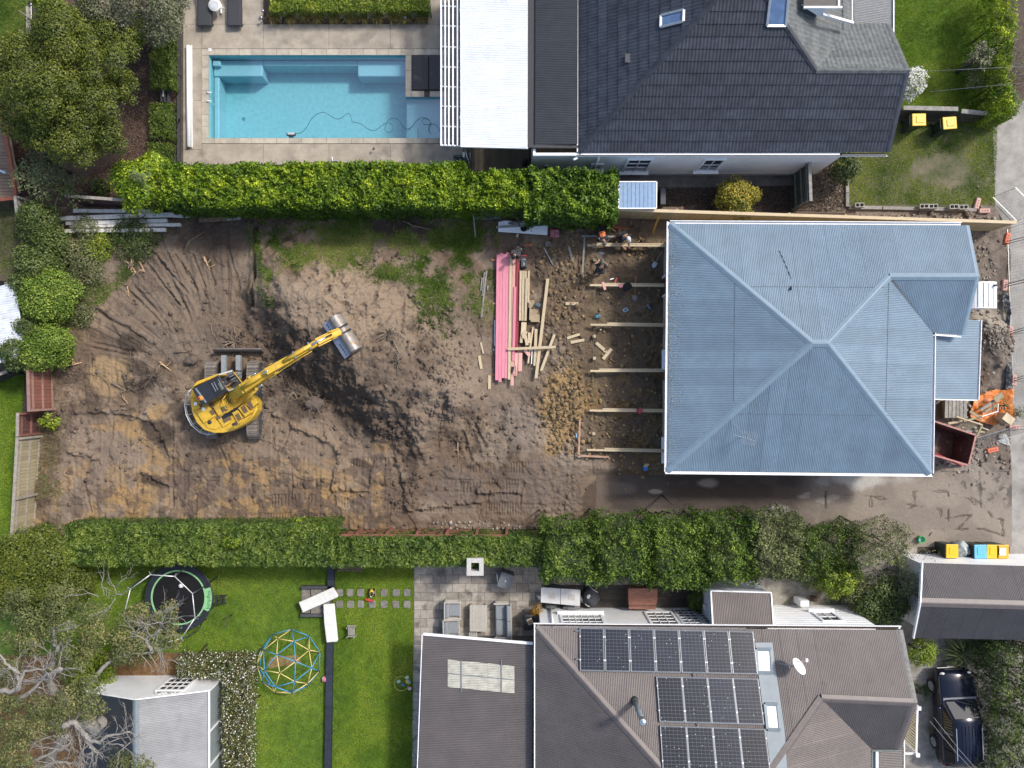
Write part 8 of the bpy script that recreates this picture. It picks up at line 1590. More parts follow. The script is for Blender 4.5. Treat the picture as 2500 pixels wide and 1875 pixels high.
# pallet, tarp, timber heap, box
t=thing('pallet','grey timber pallet under the porch roof edge','pallet',P(2338,1000));
for k in range(6):mb=MB();x=2311+k*9.2;a,b=P(x,976,.55),P(x-1,1020,.55);mb.bar(a,b,.15,.022);mb.build('deck_board',M_greyw,t)
for y in(980,1000,1018):mb=MB();mb.bar(P(2306,y,.48),P(2362,y+1,.48),.09,.1);mb.build('bearer',M_greyw,t)
mb=MB();a,b=P(2305,978,.2),P(2306,1022,.2);mb.bar(a,b,.06,.5);mb.build('pallet_side',M_pale,t)
def cloth(name,label,cat,poly,z,m,seed,n=34,amp=.12,px=True):
 pts=np.array(poly,float);lo,hi=pts.min(0),pts.max(0);gx,gy=np.meshgrid(np.linspace(lo[0],hi[0],n),np.linspace(lo[1],hi[1],n));x,y=gx.ravel(),gy.ravel();X,Y=x*S,y*S;h=z+amp*(1.8*fbm(X,Y,.9,seed,3)+.9*np.abs(fbm(X+Y,X-Y,.35,seed+3,3)));ins=inpoly(x,y,poly).reshape(n,n);V=np.stack([(x-1250)*S,(937.5-y)*S,h],1);i=np.arange(n*n).reshape(n,n);ok=ins[1:,:-1]&ins[1:,1:]&ins[:-1,1:]&ins[:-1,:-1];F=np.stack([i[1:,:-1],i[1:,1:],i[:-1,1:],i[:-1,:-1]],2)[ok]
 o=np_mesh(name,V,F,m,smooth=True);so_=o.modifiers.new('thick','SOLIDIFY');so_.thickness=.01;return tag(o,label,cat)
cloth('tarpaulin','crumpled orange tarpaulin under the demolition timber','tarpaulin',[(2362,1002),(2370,975),(2395,957),(2425,950),(2448,952),(2462,946),(2466,958),(2462,975),(2468,995),(2470,1015),(2462,1035),(2440,1030),(2420,1040),(2385,1030),(2362,1020)],.22,mat('orange_tarp',(.66,.20,.035),.5,var=.12,scale=3),60,60)
def z4(x,y):return 2300+x/6.635,900+y/6.635
DT='demolition timbers on the orange tarpaulin'
for a,b,w,z,m,lab in(((845,510),(985,415),90,.75,M_oldp,'broad pale green board high on the tarpaulin'),((625,675),(840,520),50,.6,M_greyw,'grey beam pointing to the broad pale board'),((690,705),(895,580),45,.55,M_oldp,'pale beam parallel to the grey beam'),((450,690),(640,815),45,.6,M_oldp,'short dark yellow beam slanting the other way'),((225,775),(650,910),24,.8,M_tan,'long pale batten slanting over the timber heap'),((95,888),(340,850),36,.55,M_tan,'lowest left pale length of the timber heap'),((345,855),(550,800),30,.6,M_oldp,'pale length crossing below the pallet'),((290,890),(560,960),34,.5,M_oldp,'pale green length in the middle of the heap'),((560,1100),(650,915),30,.62,M_oldp,'upright slanting post at the heap front'),((510,1005),(690,1030),32,.4,M_oldp,'short board at the bottom of the heap'),((380,1000),(600,1040),26,.35,M_greyw,'dark board under the heap front'),((310,950),(400,930),40,.45,M_oldp,'stub board at the left of the heap'),((620,945),(760,1000),20,.45,M_tan,'pinkish batten at the right front of the heap'),((640,775),(910,690),14,.75,M_white,'thin white batten across the dark heap part'),((900,690),(905,565),14,.75,M_white,'thin white upright batten end on the heap')):
 (x0,y0),(x1,y1)=z4(*a),z4(*b);plank(P(x0,y0,z),P(x1,y1,z),w/6.635*S*.96,.05,m,lab,DT)
t=thing('wooden_box','plywood box tipped beside the orange tarpaulin','box',P(2450,1025));q=P(2452,1022,.65);mb=MB();mb.box(q,(.50,.34,.6),-.65);mb.build('box_body',M_tan,t,bevel=.01);mb=MB();mb.box(q+Vector((0,0,.305)),(.53,.37,.02),-.65);mb.build('box_top',mat('pale_ply',(.58,.48,.31),.7,var=.1),t)
t=thing('broken_crate','broken dark brown wooden crate in front of the porch','crate',P(2405,915));mw=mat('dark_brown_wood',(.105,.065,.045),.85,var=.3,scale=5)
for a,b,w in(((610,80),(690,0),30),((690,0),(800,80),26),((610,90),(690,85),60),((720,100),(720,200),90),((620,160),(690,230),40),((640,230),(760,225),40)):(x0,y0),(x1,y1)=z4(*a),z4(*b);mb=MB();mb.bar(P(x0,y0,.4),P(x1,y1,.3),w/6.635*S,.05);mb.build('slat',mw,t)
def foot(px,py,rz,m,lab):
 q=P(px,py);t=thing('fence_ballast',lab,'fence foot',q,'plastic feet of the temporary fence');mb=MB();mb.box(q+Vector((0,0,.08)),(.58,.24,.15),rz,taper=.9);mb.build('foot_block',m,t,bevel=.03);mb=MB();R=Matrix.Rotation(rz,3,'Z')
 for k in(-1,0,1):mb.cyl((q+R@Vector((.13*k,0,0)))[:2],.03,.12,.165,8)
 mb.build('socket',mat('socket_dark',(.16,.06,.05),.8),t)
Fp,Fo=mat('faded_pink_plastic',(.55,.33,.28),.7,var=.12,dirt=((.45,.25,.22),8,.6)),mat('orange_plastic',(.62,.15,.075),.6,var=.12)
for x,y,r,m,lab in((2383,498,1.3,Fp,'faded pink foot standing upright by the verge edging'),(2400,516,0,Fp,'faded pink foot lying level by the verge edging'),(2456,583,1.35,Fo,'bright orange foot below the pine fence end'),(2450,697,1.5,Fp,'pink foot beside the portable toilet'),(2463,811,1.4,Fp,'pink foot beside the black silt sheet'),(2472,928,1.5,Fp,'pink foot level with the porch'),(2473,1043,.05,Fp,'pink foot below the plywood box'),(2420,1098,.25,Fo,'bright orange foot lying loose on the rubble')):foot(x,y,r,m,lab)
for k,(y0,y1,lab)in enumerate(((560,690,'temporary mesh panel beside the orange foot'),(692,815,'temporary mesh panel beside the portable toilet'),(817,930,'temporary mesh panel beside the black silt sheet'),(932,1040,'temporary mesh panel beside the orange tarpaulin'))):mesh_panel(lab,P(2456+(y0-560)*.035,y0),P(2456+(y1-560)*.035,y1),1.9,nv=18,nh=12,r=.019,rw=.004)
mesh_panel('mesh panel angled across the footpath by the pink feet',P(2420,482),P(2478,540),1.6,nv=14,nh=9,r=.02,rw=.004);mesh_panel('mesh panel angled from the skip to the road',P(2378,1070),P(2462,1045),1.6,nv=16,nh=10,r=.018,rw=.004)
for k,((x,y),dx)in enumerate((((2452,590),60),((2448,695),60),((2460,810),55),((2470,925),50))):
 mb=MB();a,b=P(x+5,y,.12),P(x+dx,y-14,1.4);mb.tube([a,b],.016,6);a2,b2=P(x+5,y+5,.12),P(x+dx,y-8,1.4);mb.tube([a2,b2],.016,6);o=mb.build('fence_stay',M_dark);tag(o,'pair of dark stay bars at the %s pink or orange foot along the road'%['first','second','third','fourth'][k],'stay bar','stay bars of the temporary fence')
M_blk=mat('black_plastic_sheet',(.018,.022,.026),.45,bump=.8,bscale=8);cloth('silt_sheet','upper black plastic silt sheet along the fence','plastic sheet',[(2440,715),(2456,712),(2460,760),(2459,815),(2446,812),(2450,770),(2442,742)],.16,M_blk,61,40,.10);cloth('silt_sheet','lower black plastic silt sheet along the fence','plastic sheet',[(2452,845),(2464,842),(2466,960),(2450,962),(2450,900)],.14,M_blk,62,40,.08)
cloth('plastic_film','clear crumpled plastic film below the plywood box','plastic film',[(2438,1062),(2450,1056),(2458,1066),(2462,1090),(2448,1085),(2436,1080)],.12,mat('milky_film',(.42,.42,.40),.3),63,26,.10);o=lumpy('paper_bag','pale crumpled bag beside the plastic film','bag',P(2446,1066,.12),.16,mat('pale_bag',(.40,.39,.33),.8),7,(1.2,.9,.5),.3);bush('small weedy plant growing through the timber heap',2455,990,16,.7,OLIVE,64,420,.07,.03,n=8);bush('little plant on the road side of the mesh fence',2487,1008,20,.5,OLIVE,65,420,.07,.03,n=8)
lumpy('boulder','rough brown rock beside the pink fence feet','rock',P(2365,521,.1),.18,mat('brown_rock',(.20,.16,.12),.9,var=.3),3,(1,.9,.7),.35,False)
# ================================================================ LAWN TOYS AND PATIO FURNITURE
# trampoline
cT=P(437,1458,.85);tp=thing('trampoline','round black and green trampoline with silver enclosure poles','trampoline',(cT.x,cT.y,0));Rm,Ro=1.25,1.60
def ring(r0,r1,z0,z1,n=48,a0=0,a1=2*math.pi):
 mb=MB();N=n;vs=[]
 for i in range(N+1):
  a=a0+(a1-a0)*i/N
  for r,z in((r0,z0),(r1,z0),(r1,z1),(r0,z1)):vs.append((cT.x+r*math.cos(a),cT.y+r*math.sin(a),z))
 fs=[(i*4+j,i*4+(j+1)%4,(i+1)*4+(j+1)%4,(i+1)*4+j)for i in range(N)for j in range(4)];fs+=[(3,2,1,0),(N*4,N*4+1,N*4+2,N*4+3)];return mb.add(vs,fs)
M_mat=mat('jump_mat',(.008,.008,.009),.75,spec=.3);M_padb=mat('pad_navy',(.016,.020,.028),.6);M_padg=mat('pad_green',(.24,.50,.24),.6)
mb=MB();mb.cyl((cT.x,cT.y),Rm+.04,.84,.85,48);mt_=mb.build('jump_mat',M_mat,tp);ring(Rm,Ro,.86,.90).build('safety_pad',M_padb,tp);ring(Rm-.01,Rm+.06,.88,.915).build('pad_trim',M_padg,tp);ring(Rm+.02,Ro-.01,.89,.92,14,math.radians(-25),math.radians(18)).build('pad_sleeve',M_padg,tp)
add_text(tp,'Jumpflex',(cT.x+1.44*math.cos(math.radians(-4)),cT.y+1.44*math.sin(math.radians(-4)),.925),.26,mat('pad_lettering',(.03,.13,.05),.6),math.radians(86));add_text(tp,'Jumpflex',(cT.x-.03,cT.y-.05,.853),.24,mat('mat_lettering',(.03,.034,.05),.6),math.radians(90))
mb=MB();mb.tube([(cT.x+Ro*math.cos(a*math.pi/24),cT.y+Ro*math.sin(a*math.pi/24),.84)for a in range(48)],.03,6,True);mb.build('frame_ring',M_dark,tp,True);tops=[]
for k in range(9):
 a=math.radians(26+40*k);c,s=math.cos(a),math.sin(a);q=[(cT.x+r*c,cT.y+r*s,z)for r,z in((1.62,.5),(1.74,.9),(1.80,1.5),(1.76,2.2),(1.62,2.68))];mb=MB();mb.tube(q,.028,7);po=mb.build('enclosure_pole',M_dark,tp,True);tops.append(Vector(q[-1]));mb=MB();mb.ball(q[-1],.05,8,6);mb.tube([q[-1],tuple(Vector(q[-1])+Vector((c,s,.06))*.16)],.022,6);mb.build('pole_cap',M_galv,po);mb=MB();mb.tube([(cT.x+1.62*c,cT.y+1.62*s,.84),(cT.x+1.62*c,cT.y+1.62*s,0)],.03,6);mb.build('leg',M_dark,tp)
for k in range(9):mb=MB();mb.tube([tops[k],tops[(k+1)%9]],.022,6);mb.build('top_rail',mat('silver_tube',(.66,.66,.64),.35,.3),tp,True)
t=thing('ladder','small dark ladder hooked on the trampoline edge','ladder',P(540,1464));
for y in(1456,1475):mb=MB();mb.bar(P(519,y,.86),P(553,y-3,.05),.05,.03);mb.build('ladder_rail',M_dark,t)
for k in range(3):mb=MB();f=.25+.28*k;mb.bar(P(519,1456,.86).lerp(P(553,1453,.05),f),P(519,1475,.86).lerp(P(553,1472,.05),f),.08,.02);mb.build('rung',M_dark,t)
q=P(442,1430,.96);t=thing('football','white and grey football on the trampoline mat','ball',q);mb=MB();mb.ball(q,.11,16,10);mb.build('ball_skin',M_white,t,True);mb=MB();[mb.ball(q+Vector(v).normalized()*.075,.045,8,6)for v in((0,0,1),(1,.2,.6),(-.6,.8,.5),(-.5,-.9,.5),(.4,-.9,.7),(.5,.9,.6))];mb.build('ball_patch',mat('ball_grey',(.25,.27,.3),.5),t)
# climbing dome: two way geodesic half sphere
dome=thing('climbing_dome','blue and yellow geodesic climbing dome on the lawn','climbing frame',P(708,1612));g_=(1+5**.5)/2
iv=[Vector(v).normalized()for v in((-1,g_,0),(1,g_,0),(-1,-g_,0),(1,-g_,0),(0,-1,g_),(0,1,g_),(0,-1,-g_),(0,1,-g_),(g_,0,-1),(g_,0,1),(-g_,0,-1),(-g_,0,1))]
ed=[(i,j)for i in range(12)for j in range(i+1,12)if(iv[i]-iv[j]).length<1.1];rot=iv[5].rotation_difference(Vector((0,0,1)));base=[rot@v for v in iv];nb=[j for i,j in ed if i==5]+[i for i,j in ed if j==5];a0=math.atan2(base[nb[0]].y,base[nb[0]].x);Rz=Matrix.Rotation(math.radians(69.7-36)-a0,3,'Z');base=[Rz@v for v in base]
mids={e:((base[e[0]]+base[e[1]])/2).normalized()for e in ed};DR=1.52;cD=P(708,1612);M_bar_y,M_bar_b=mat('dome_yellow',(.68,.52,.20),.45),mat('dome_blue',(.06,.30,.52),.45)
def dp(v):return Vector((cD.x+v.x*DR,cD.y+v.y*DR,max(0.02,v.z*DR+.02)))
bars=[(base[i],mids[e],0)for e in ed for i in e];tri=[(a,b)for a in ed for b in ed if a<b and len(set(a)|set(b))==3 and tuple(sorted((set(a)^set(b))))in mids];bars+=[(mids[a],mids[b],1)for a,b in tri];hubs=set()
for a,b,kind in bars:
 if min(a.z,b.z)>-.08:mb=MB();mb.tube([dp(a),dp(b)],.021,6);mb.build('dome_bar',M_bar_b if kind else M_bar_y,dome,True);hubs|={tuple(a),tuple(b)}
for h_ in hubs:mb=MB();mb.ball(dp(Vector(h_)),.042,8,6);mb.build('dome_hub',M_dark,dome,True)
sheet('worn_patch',[(652,1625),(660,1605),(728,1598),(735,1618),(700,1625),(658,1632)],mat('worn_dirt',(.24,.16,.075),.95,var=.3,scale=10),.004)
g=np.random.RandomState(12);
# white boards on the sleepers
def slabq(name,label,pts,z,th,m,cat,bev=.03):mb=MB();mb.prism([tuple(P(x,y,z)[:2])for x,y in pts],z-th,z);o=mb.build(name,m,None,bevel=bev);return tag(o,label,cat,'white slabs over the sunken steps')
slabq('white_slab','white slab lying slanted over the sunken steps',[(729,1471),(813,1434),(826,1455),(823,1459),(739,1496)],.52,.10,mat('white_slab',(.66,.65,.60),.6,var=.08,dirt=((.5,.48,.43),3,.62)),'slab');slabq('white_slab','white gently bent slab standing along the navy sleeper',[(789,1476),(816,1474),(820,1515),(825,1562),(823,1567),(797,1569),(791,1520)],.50,.10,MATS['white_slab'],'slab')
for k,lab in enumerate(('trestle','trestle')):
 pass
 # stepping stones
for j,y in enumerate((1447,1475)):
 for k,x in enumerate((829,855,881,909,938,967,994)):
  q=P(x,y);mb=MB();g2=random.Random(k*3+j);mb.prism([(q.x+(.17+g2.uniform(-.02,.02))*a,q.y+(.18+g2.uniform(-.02,.02))*b)for a,b in((-1,-.6),(-.7,-1),(.8,-1),(1,-.7),(1,.8),(.7,1),(-.8,1),(-1,.6))],-.03,.03);o=mb.build('stepping_stone',mat('grey_slate_stone',(.20,.19,.165),.85,var=.25,scale=6,rnd=.15,bump=.4),bevel=.01);tag(o,'grey stepping stone, %s in the %s row counted from the sunken steps'%(['first','second','third','fourth','fifth','sixth','last'][k],['row nearer the hedge','row farther from the hedge'][j].replace('row ','')),'stepping stone','stepping stones across the lawn')
t=thing('bench','brown slatted bench half under the clipped hedge','bench',P(853,1384))
for k in range(5):mb=MB();y=1374+4.6*k;mb.bar(P(824,y,.45),P(886,y,.45),.065,.03);mb.build('seat_slat',mat('bench_brown',(.13,.085,.06),.7,var=.25,rnd=.1),t)
for x in(828,882):
 for y in(1376,1392):mb=MB();q=P(x,y,.2);mb.box((q.x,q.y,.21),(.06,.06,.42));mb.build('leg',MATS['bench_brown'],t)
 # small stool, toys
t=thing('stool','small grey slatted stool on the lawn','stool',P(858,1541))
for k in range(5):mb=MB();x=851+3.4*k;mb.bar(P(x,1531,.42),P(x,1551,.42),.05,.025);mb.build('slat',M_greyw,t)
for x in(849,867):
 for y in(1530,1553):mb=MB();q=P(x,y,.2);mb.box((q.x,q.y,.22),(.05,.05,.44));mb.build('leg',M_greyw,t)
for y in(1528,1554):mb=MB();mb.bar(P(848,y,.45),P(868,y,.45),.05,.04);mb.build('end_rail',M_greyw,t)
t=thing('ride_on_toy','yellow and black ride on toy on the stepping stones','toy',P(907,1449));q=P(907,1448,.2);mb=MB();mb.ball(q,.16,14,10,(.7,1.2,.8));mb.build('toy_body',mat('toy_yellow',(.62,.43,.04),.4),t,True);mb=MB();mb.tube([q+Vector((.04,.10,.18)),q+Vector((.09,.0,.20)),q+Vector((.03,-.06,.18))],.05,8);mb.build('toy_seat',M_black,t,True);mb=MB();mb.ball(q+Vector((0,-.10,.14)),.055,8,6);mb.build('toy_eye',M_white,t,True)
for sx in(-1,1):
 for sy in(-1,1):mb=MB();mb.tube([q+Vector((sx*.10,sy*.13,-.12)),q+Vector((sx*.14,sy*.13,-.12))],.07,10);mb.build('toy_wheel',M_black,t)
t=thing('scooter_toy','red toy scooter beside the yellow ride on toy','toy',P(905,1466));q=P(902,1465,.12);mb=MB();mb.bar(q+Vector((-.2,.04,0)),q+Vector((.2,-.05,0)),.10,.05);mb.build('toy_deck',mat('toy_red',(.55,.05,.05),.4),t,bevel=.01);mb=MB();mb.tube([q+Vector((.18,-.04,0)),q+Vector((.22,-.1,.4))],.02,6);mb.tube([q+Vector((.12,-.12,.4)),q+Vector((.32,-.07,.4))],.02,6);mb.build('toy_handlebar',M_galv,t)
q=P(793,1658,.13);t=thing('beach_ball','pink white and teal ball next to the navy sleeper','ball',q);ms=[mat('ball_pink',(.5,.12,.2),.4),M_white,mat('ball_teal',(.12,.45,.45),.4)]
for k in range(3):
 mb=MB();vs,fs=[],[]
 for i in range(9):
  for j in range(7):th,ph=math.pi*i/8,math.radians(120*k+20*j);vs.append(q+Vector((math.sin(th)*math.cos(ph),math.cos(th),math.sin(th)*math.sin(ph)))*.14)
 fs=[(i*7+j,(i+1)*7+j,(i+1)*7+j+1,i*7+j+1)for i in range(8)for j in range(6)];mb.add(vs,fs);mb.build('ball_panel',ms[k],t,True)
mb=MB();q=P(980,1668);mb.tube([(q.x+.35*math.cos(a*.26),q.y+.35*math.sin(a*.26),.05)for a in range(24)],.014,5,True);o=mb.build('toy_hoop',mat('hoop_yellow',(.45,.45,.12),.5));tag(o,'thin yellow hoop lying near the small toys','hoop')
t=thing('toy_chair','little yellow and blue toy chair by the paved strip','toy',P(994,1665));q=P(995,1664,.2);mb=MB();mb.box(q,(.18,.18,.04),.5);mb.build('seat',MATS['toy_yellow'],t,bevel=.01);mb=MB();mb.box(q+Vector((.10,.06,.12)),(.04,.2,.25),.5);mb.build('backrest',mat('toy_blue',(.25,.42,.5),.5),t,bevel=.01)
for sx in(-1,1):
 for sy in(-1,1):mb=MB();mb.box((q.x+sx*.07,q.y+sy*.07,.1),(.025,.025,.2),.5);mb.build('leg',MATS['toy_blue'],t)
for x,y,c,lab in((1000,1681,(.55,.40,.40),'pale pink soft toy at the paving edge'),(973,1664,(.35,.5,.4),'pale green small toy inside the hoop'),(994,1654,(.5,.6,.4),'pale green ball above the toy chair'),(984,1672,(.1,.2,.3),'dark blue small toy beside the hoop')):lumpy('small_toy',lab,'toy',P(x,y,.08),.10,mat('toy_%d'%x,c,.7),x,(1,.8,.8),.3)
t=thing('garden_hose','green garden hose looping at the wing wall','hose',P(1010,1840));mb=MB();mb.tube([P(1028,1795,.03),P(1014,1797,.03),P(1006,1815,.03),P(1008,1835,.03),P(1020,1852,.03),P(1026,1856,.03)],.014,5);mb.tube([P(1026,1858,.03),P(1015,1868,.03),P(1012,1885,.03)],.014,5);mb.build('hose',mat('hose_green',(.03,.16,.10),.5),t,True)
# outdoor fireplace
t=thing('outdoor_fireplace','grey stone outdoor fireplace chimney against the clipped hedge','fireplace',P(1166,1350));z=2.7;M_fst=mat('fireplace_stone',(.40,.385,.35),.9,var=.2,scale=8,bump=.4,rnd=.08);cc=P(1160,1384,z);mb=MB();w=.56
for dx,dy,sx,sy in((-.27,0,.14,.68),(.27,0,.14,.68),(0,.27,.40,.14),(0,-.27,.40,.14)):mb.box((cc.x+dx,cc.y+dy,1.5),(sx,sy,2.35))
mb.build('chimney',M_fst,t,bevel=.01);mb=MB()
for dx,dy,sx,sy in((-.28,0,.2,.78),(.28,0,.2,.78),(0,.29,.36,.2),(0,-.29,.36,.2)):mb.box((cc.x+dx,cc.y+dy,z-.01),(sx,sy,.12))
mb.build('chimney_cap',mat('cap_stone',(.47,.455,.42),.9,var=.15,scale=10,bump=.3),t,bevel=.01);mb=MB();mb.box((cc.x,cc.y,.35),(1.3,.8,.6));mb.box((cc.x,cc.y-.15,.04),(1.7,.9,.08));mb.build('hearth',M_fst,t,bevel=.01);mb=MB();mb.box((cc.x,cc.y,1.4),(.38,.38,.02));mb.build('flue_plate',M_black,t)  # black plate closes the chimney flue partway down
# lounge furniture
M_tim=mat('silvered_teak',(.42,.395,.35),.85,var=.2,scale=6,stretch=(6,1,6),rnd=.06);M_cu=mat('grey_cushion',(.235,.255,.275),.95,var=.07,scale=14)
def chair(px,py,rz,lab,w=.86,d=.78,group='patio lounge seats',seats=1):
 q=P(px,py,.4);t=thing('armchair' if seats==1 else 'sofa',lab,'armchair' if seats==1 else 'sofa',(q.x,q.y,0),group);R=Matrix.Rotation(rz,3,'Z');X=lambda x,y,z:Vector((q.x,q.y,0))+R@Vector((x,y,z));W=w*seats if seats>1 else w
 mb=MB();mb.box(X(0,0,.25),(d,W,.06),rz);mb.box(X(-d/2+.03,0,.5),(.06,W,.5),rz);mb.build('frame',M_tim,t,bevel=.01)
 for s in(-1,1):mb=MB();mb.box(X(.02,s*(W/2-.04),.58),(d+.06,.09,.04),rz);mb.build('armrest',M_tim,t,bevel=.01)
 for s in(-1,1):
  for y in(-1,1):mb=MB();mb.box(X(s*(d/2-.05),y*(W/2-.05),.28),(.06,.06,.56),rz);mb.build('leg',M_tim,t)
 for k in range(seats):y=(k-(seats-1)/2)*(W-.2)/seats;cw=(W-.2)/seats-.02;mb=MB();mb.box(X(.10,y,.37),(d-.26,cw,.16),rz);mb.build('seat_cushion',M_cu,t,bevel=.045,seg=3);mb=MB();mb.bar(X(-d/2+.20,y,.42),X(-d/2+.10,y,.80),cw,.17)if False else mb.box(X(-d/2+.17,y,.58),(.19,cw+.02,.38),M=R@Matrix.Rotation(-.18,3,'Y'));mb.build('back_cushion',M_cu,t,bevel=.06,seg=3)
 return t
chair(1105,1488,0,'grey cushioned armchair farther from the brown wing, left of the table');chair(1102,1531,.03,'grey cushioned armchair nearer the brown wing, left of the table');chair(1229,1513,math.pi+.02,'two seat grey cushioned sofa facing the timber table',.86,.80,'patio lounge seats',2)
t=thing('coffee_table','long silver grey timber table between patio chairs','table',P(1168,1509))
for k in range(6):mb=MB();x=1150.5+7.1*k;mb.bar(P(x,1477,.45),P(x-.5,1541,.45),.134,.04);mb.build('top_board',M_tim,t)
mb=MB();mb.bar(P(1147,1538.5,.475),P(1189,1539,.475),.12,.02);mb.build('end_board',M_tim,t)
for x in(1150,1186):
 for y in(1480,1538):mb=MB();q=P(x,y,.4);mb.box((q.x,q.y,.21),(.08,.08,.42));mb.build('leg',M_tim,t)
t=thing('footstool','small slatted stool at the foot of the timber table','stool',P(1155,1550))
for k in range(4):mb=MB();x=1147+5.2*k;mb.bar(P(x,1544,.38),P(x,1562,.38),.07,.03);mb.build('slat',M_tim,t)
for x in(1146,1164):
 for y in(1546,1560):mb=MB();q=P(x,y,.3);mb.box((q.x,q.y,.18),(.05,.05,.36));mb.build('leg',M_tim,t)
t=thing('covered_trolley','slate grey covered trolley standing askew beside the fireplace','trolley',P(1232,1418));q=P(1234,1419,.8);mb=MB();mb.box((q.x,q.y,.42),(.66,.74,.76),-.32);mb.build('cover',mat('slate_cover',(.135,.15,.165),.6,var=.1),t,bevel=.04,seg=3);mb=MB();mb.tube([P(1213,1400,.7),P(1216,1428,.7)],.03,6);mb.build('side_handle',M_galv,t);mb=MB();mb.cyl((q.x,q.y),.03,.8,.82,8);mb.build('button',M_white,t)
t=thing('folding_table','white folding table with two stained square marks','table',P(1369,1457));a,b,c,d=P(1321,1434,.76),P(1417,1440,.76),P(1416,1480,.76),P(1320,1471,.76);m1,m2=a.lerp(b,.495),d.lerp(c,.495);n1,n2=a.lerp(b,.505),d.lerp(c,.505)
for k,qd_ in enumerate(((a,m1,m2,d),(n1,b,c,n2))):mb=MB();mb.prism([p[:2]for p in qd_],.715,.76);hf=mb.build('table_half',mat('white_table',(.62,.62,.61),.5,var=.04),t,bevel=.012);cq=sum(qd_,Vector())/4;mb=MB();mb.box((cq.x+.05,cq.y,.7615),(.34,.3,.003),-.06);mb.build('stain',mat('tea_stain',(.50,.48,.45),.6,var=.15,scale=6),hf)
for p in(a,b,c,d):mb=MB();q=p.lerp((a+c)/2,.12);mb.tube([(q.x,q.y,.71),(q.x,q.y,0)],.02,6);mb.build('leg',M_galv,t)
lumpy('bean_bag','dark grey bean bag with white piping beside the folding table','bean bag',P(1443,1458,.3),.52,mat('charcoal_fabric',(.055,.06,.068),.9,bump=.6,bscale=6),11,(.78,.95,.62),.22);bb=bpy.data.objects['bean_bag']
ctr_=P(1443,1458,.3)
def onbag(x,y):q=P(x,y,.62);d=Vector((q.x-ctr_.x,q.y-ctr_.y));k=max(0,1-(d.x/.44)**2-(d.y/.54)**2);return Vector((q.x,q.y,.33+.33*math.sqrt(k)))
for pts in([(1442,1436),(1450,1442),(1460,1448)],[(1423,1472),(1432,1479),(1440,1482)]):mb=MB();mb.tube([onbag(*p)for p in pts],.014,5);mb.build('piping',M_white,bb,True)
mb=MB();q=onbag(1437,1456)
for k in range(4):y=-.07+.045*k;w=.10-abs(y)*.7;mb.bar(q+Vector((-w,y-.03,.02)),q+Vector((w,y+.03,.02)),.022,.012)
mb.build('hexagon_emblem',M_white,bb)
for x,y,R,c,lab in((1355,1437,.26,(.05,.055,.06),'dark bag tucked behind the folding table'),(1395,1484,.3,(.16,.165,.17),'grey cushion heap in front of the folding table'),(1425,1462,.22,(.20,.21,.215),'grey cover hanging at the folding table end'),(1440,1425,.2,(.06,.07,.09),'dark round cushion under the evergreen trees'),(1345,1480,.2,(.10,.105,.11),'dark crumpled bag at the white wall corner')):lumpy('cushion',lab,'cushion',P(x,y,.25),R,mat('cloth_%d'%x,c,.9),x,(1.4,.8,.7),.25)
mb=MB();q=P(1357,1420,.3);mb.lathe((q.x,q.y,0),[(.10,0),(.12,.28),(.075,.28),(.07,.1)],14);o=mb.build('plant_pot',mat('sand_pot',(.42,.34,.2),.8),None,True);tag(o,'small sand coloured pot on the dark decking','pot');mb=MB();a,b,c=P(1310,1453,.4),P(1322,1456,.4),P(1316,1465,.3);mb.hull2([a,b,c],[p+Vector((0,0,.02))for p in(a,b,c)]);o=mb.build('paper_scrap',M_white);tag(o,'white scrap of paper at the folding table corner','paper')
t=thing('storage_chest','red brown slatted timber chest under the evergreen trees','chest',P(1570,1462));M_chest=mat('red_brown_slat',(.26,.115,.075),.6,var=.3,scale=6,rnd=.12,stretch=(.6,6,6));c=P(1569,1462,.9)
for k in range(9):mb=MB();y=1439+5.6*k;zz_=.98-(0 if k<5 else .05*(k-4));mb.bar(P(1534+(k>4)*1,y,zz_),P(1605-max(0,k-4)*1.2,y+.8,zz_),.112,.03);mb.build('slat',M_chest,t)
mb=MB();q=P(1569,1460,.9);mb.box((q.x,q.y,.45),(1.30,.80,.86));mb.build('chest_body',mat('dark_red_brown',(.14,.06,.045),.7),t)
t=thing('barbecue','black barbecue with side shelf at the wing corner','barbecue',P(1290,1520));q=P(1290,1520,.8);mb=MB();mb.box((q.x,q.y,.6),(.50,.82,.42));mb.build('hood',mat('barbecue_black',(.02,.021,.024),.45),t,bevel=.12,seg=4);mb=MB();mb.box((q.x+.08,q.y+.06,.83),(.26,.28,.05),.4);mb.build('tray',M_tim,t,bevel=.01);mb=MB();mb.box((q.x+.08,q.y+.06,.86),(.18,.2,.02),.4);mb.build('tray_content',mat('ash_brown',(.24,.15,.08),.8),t);mb=MB();mb.box((q.x+.42,q.y+.02,.45),(.36,.6,.9));mb.build('cabinet',MATS['barbecue_black'],t,bevel=.04)
for sx in(-1,1):
 for sy in(-1,1):mb=MB();mb.box((q.x+sx*.2,q.y+sy*.34,.2),(.05,.05,.4));mb.build('leg',M_dark,t)
bush('rusty orange potted shrub at the white wall corner',1310,1492,17,1.0,tint_mat('orange_shrub',[(.10,.05,.012),(.26,.13,.02),(.42,.22,.03),(.45,.32,.08)],None,.6,.3,.15),72,900,.06,.03,n=9)
mb=MB();q=P(1310,1494);mb.lathe(q,[(.12,0),(.17,.3),(.15,.3),(.12,.1)],14);o=mb.build('plant_pot',M_dark,None,True);tag(o,'dark pot holding the rusty orange shrub','pot')
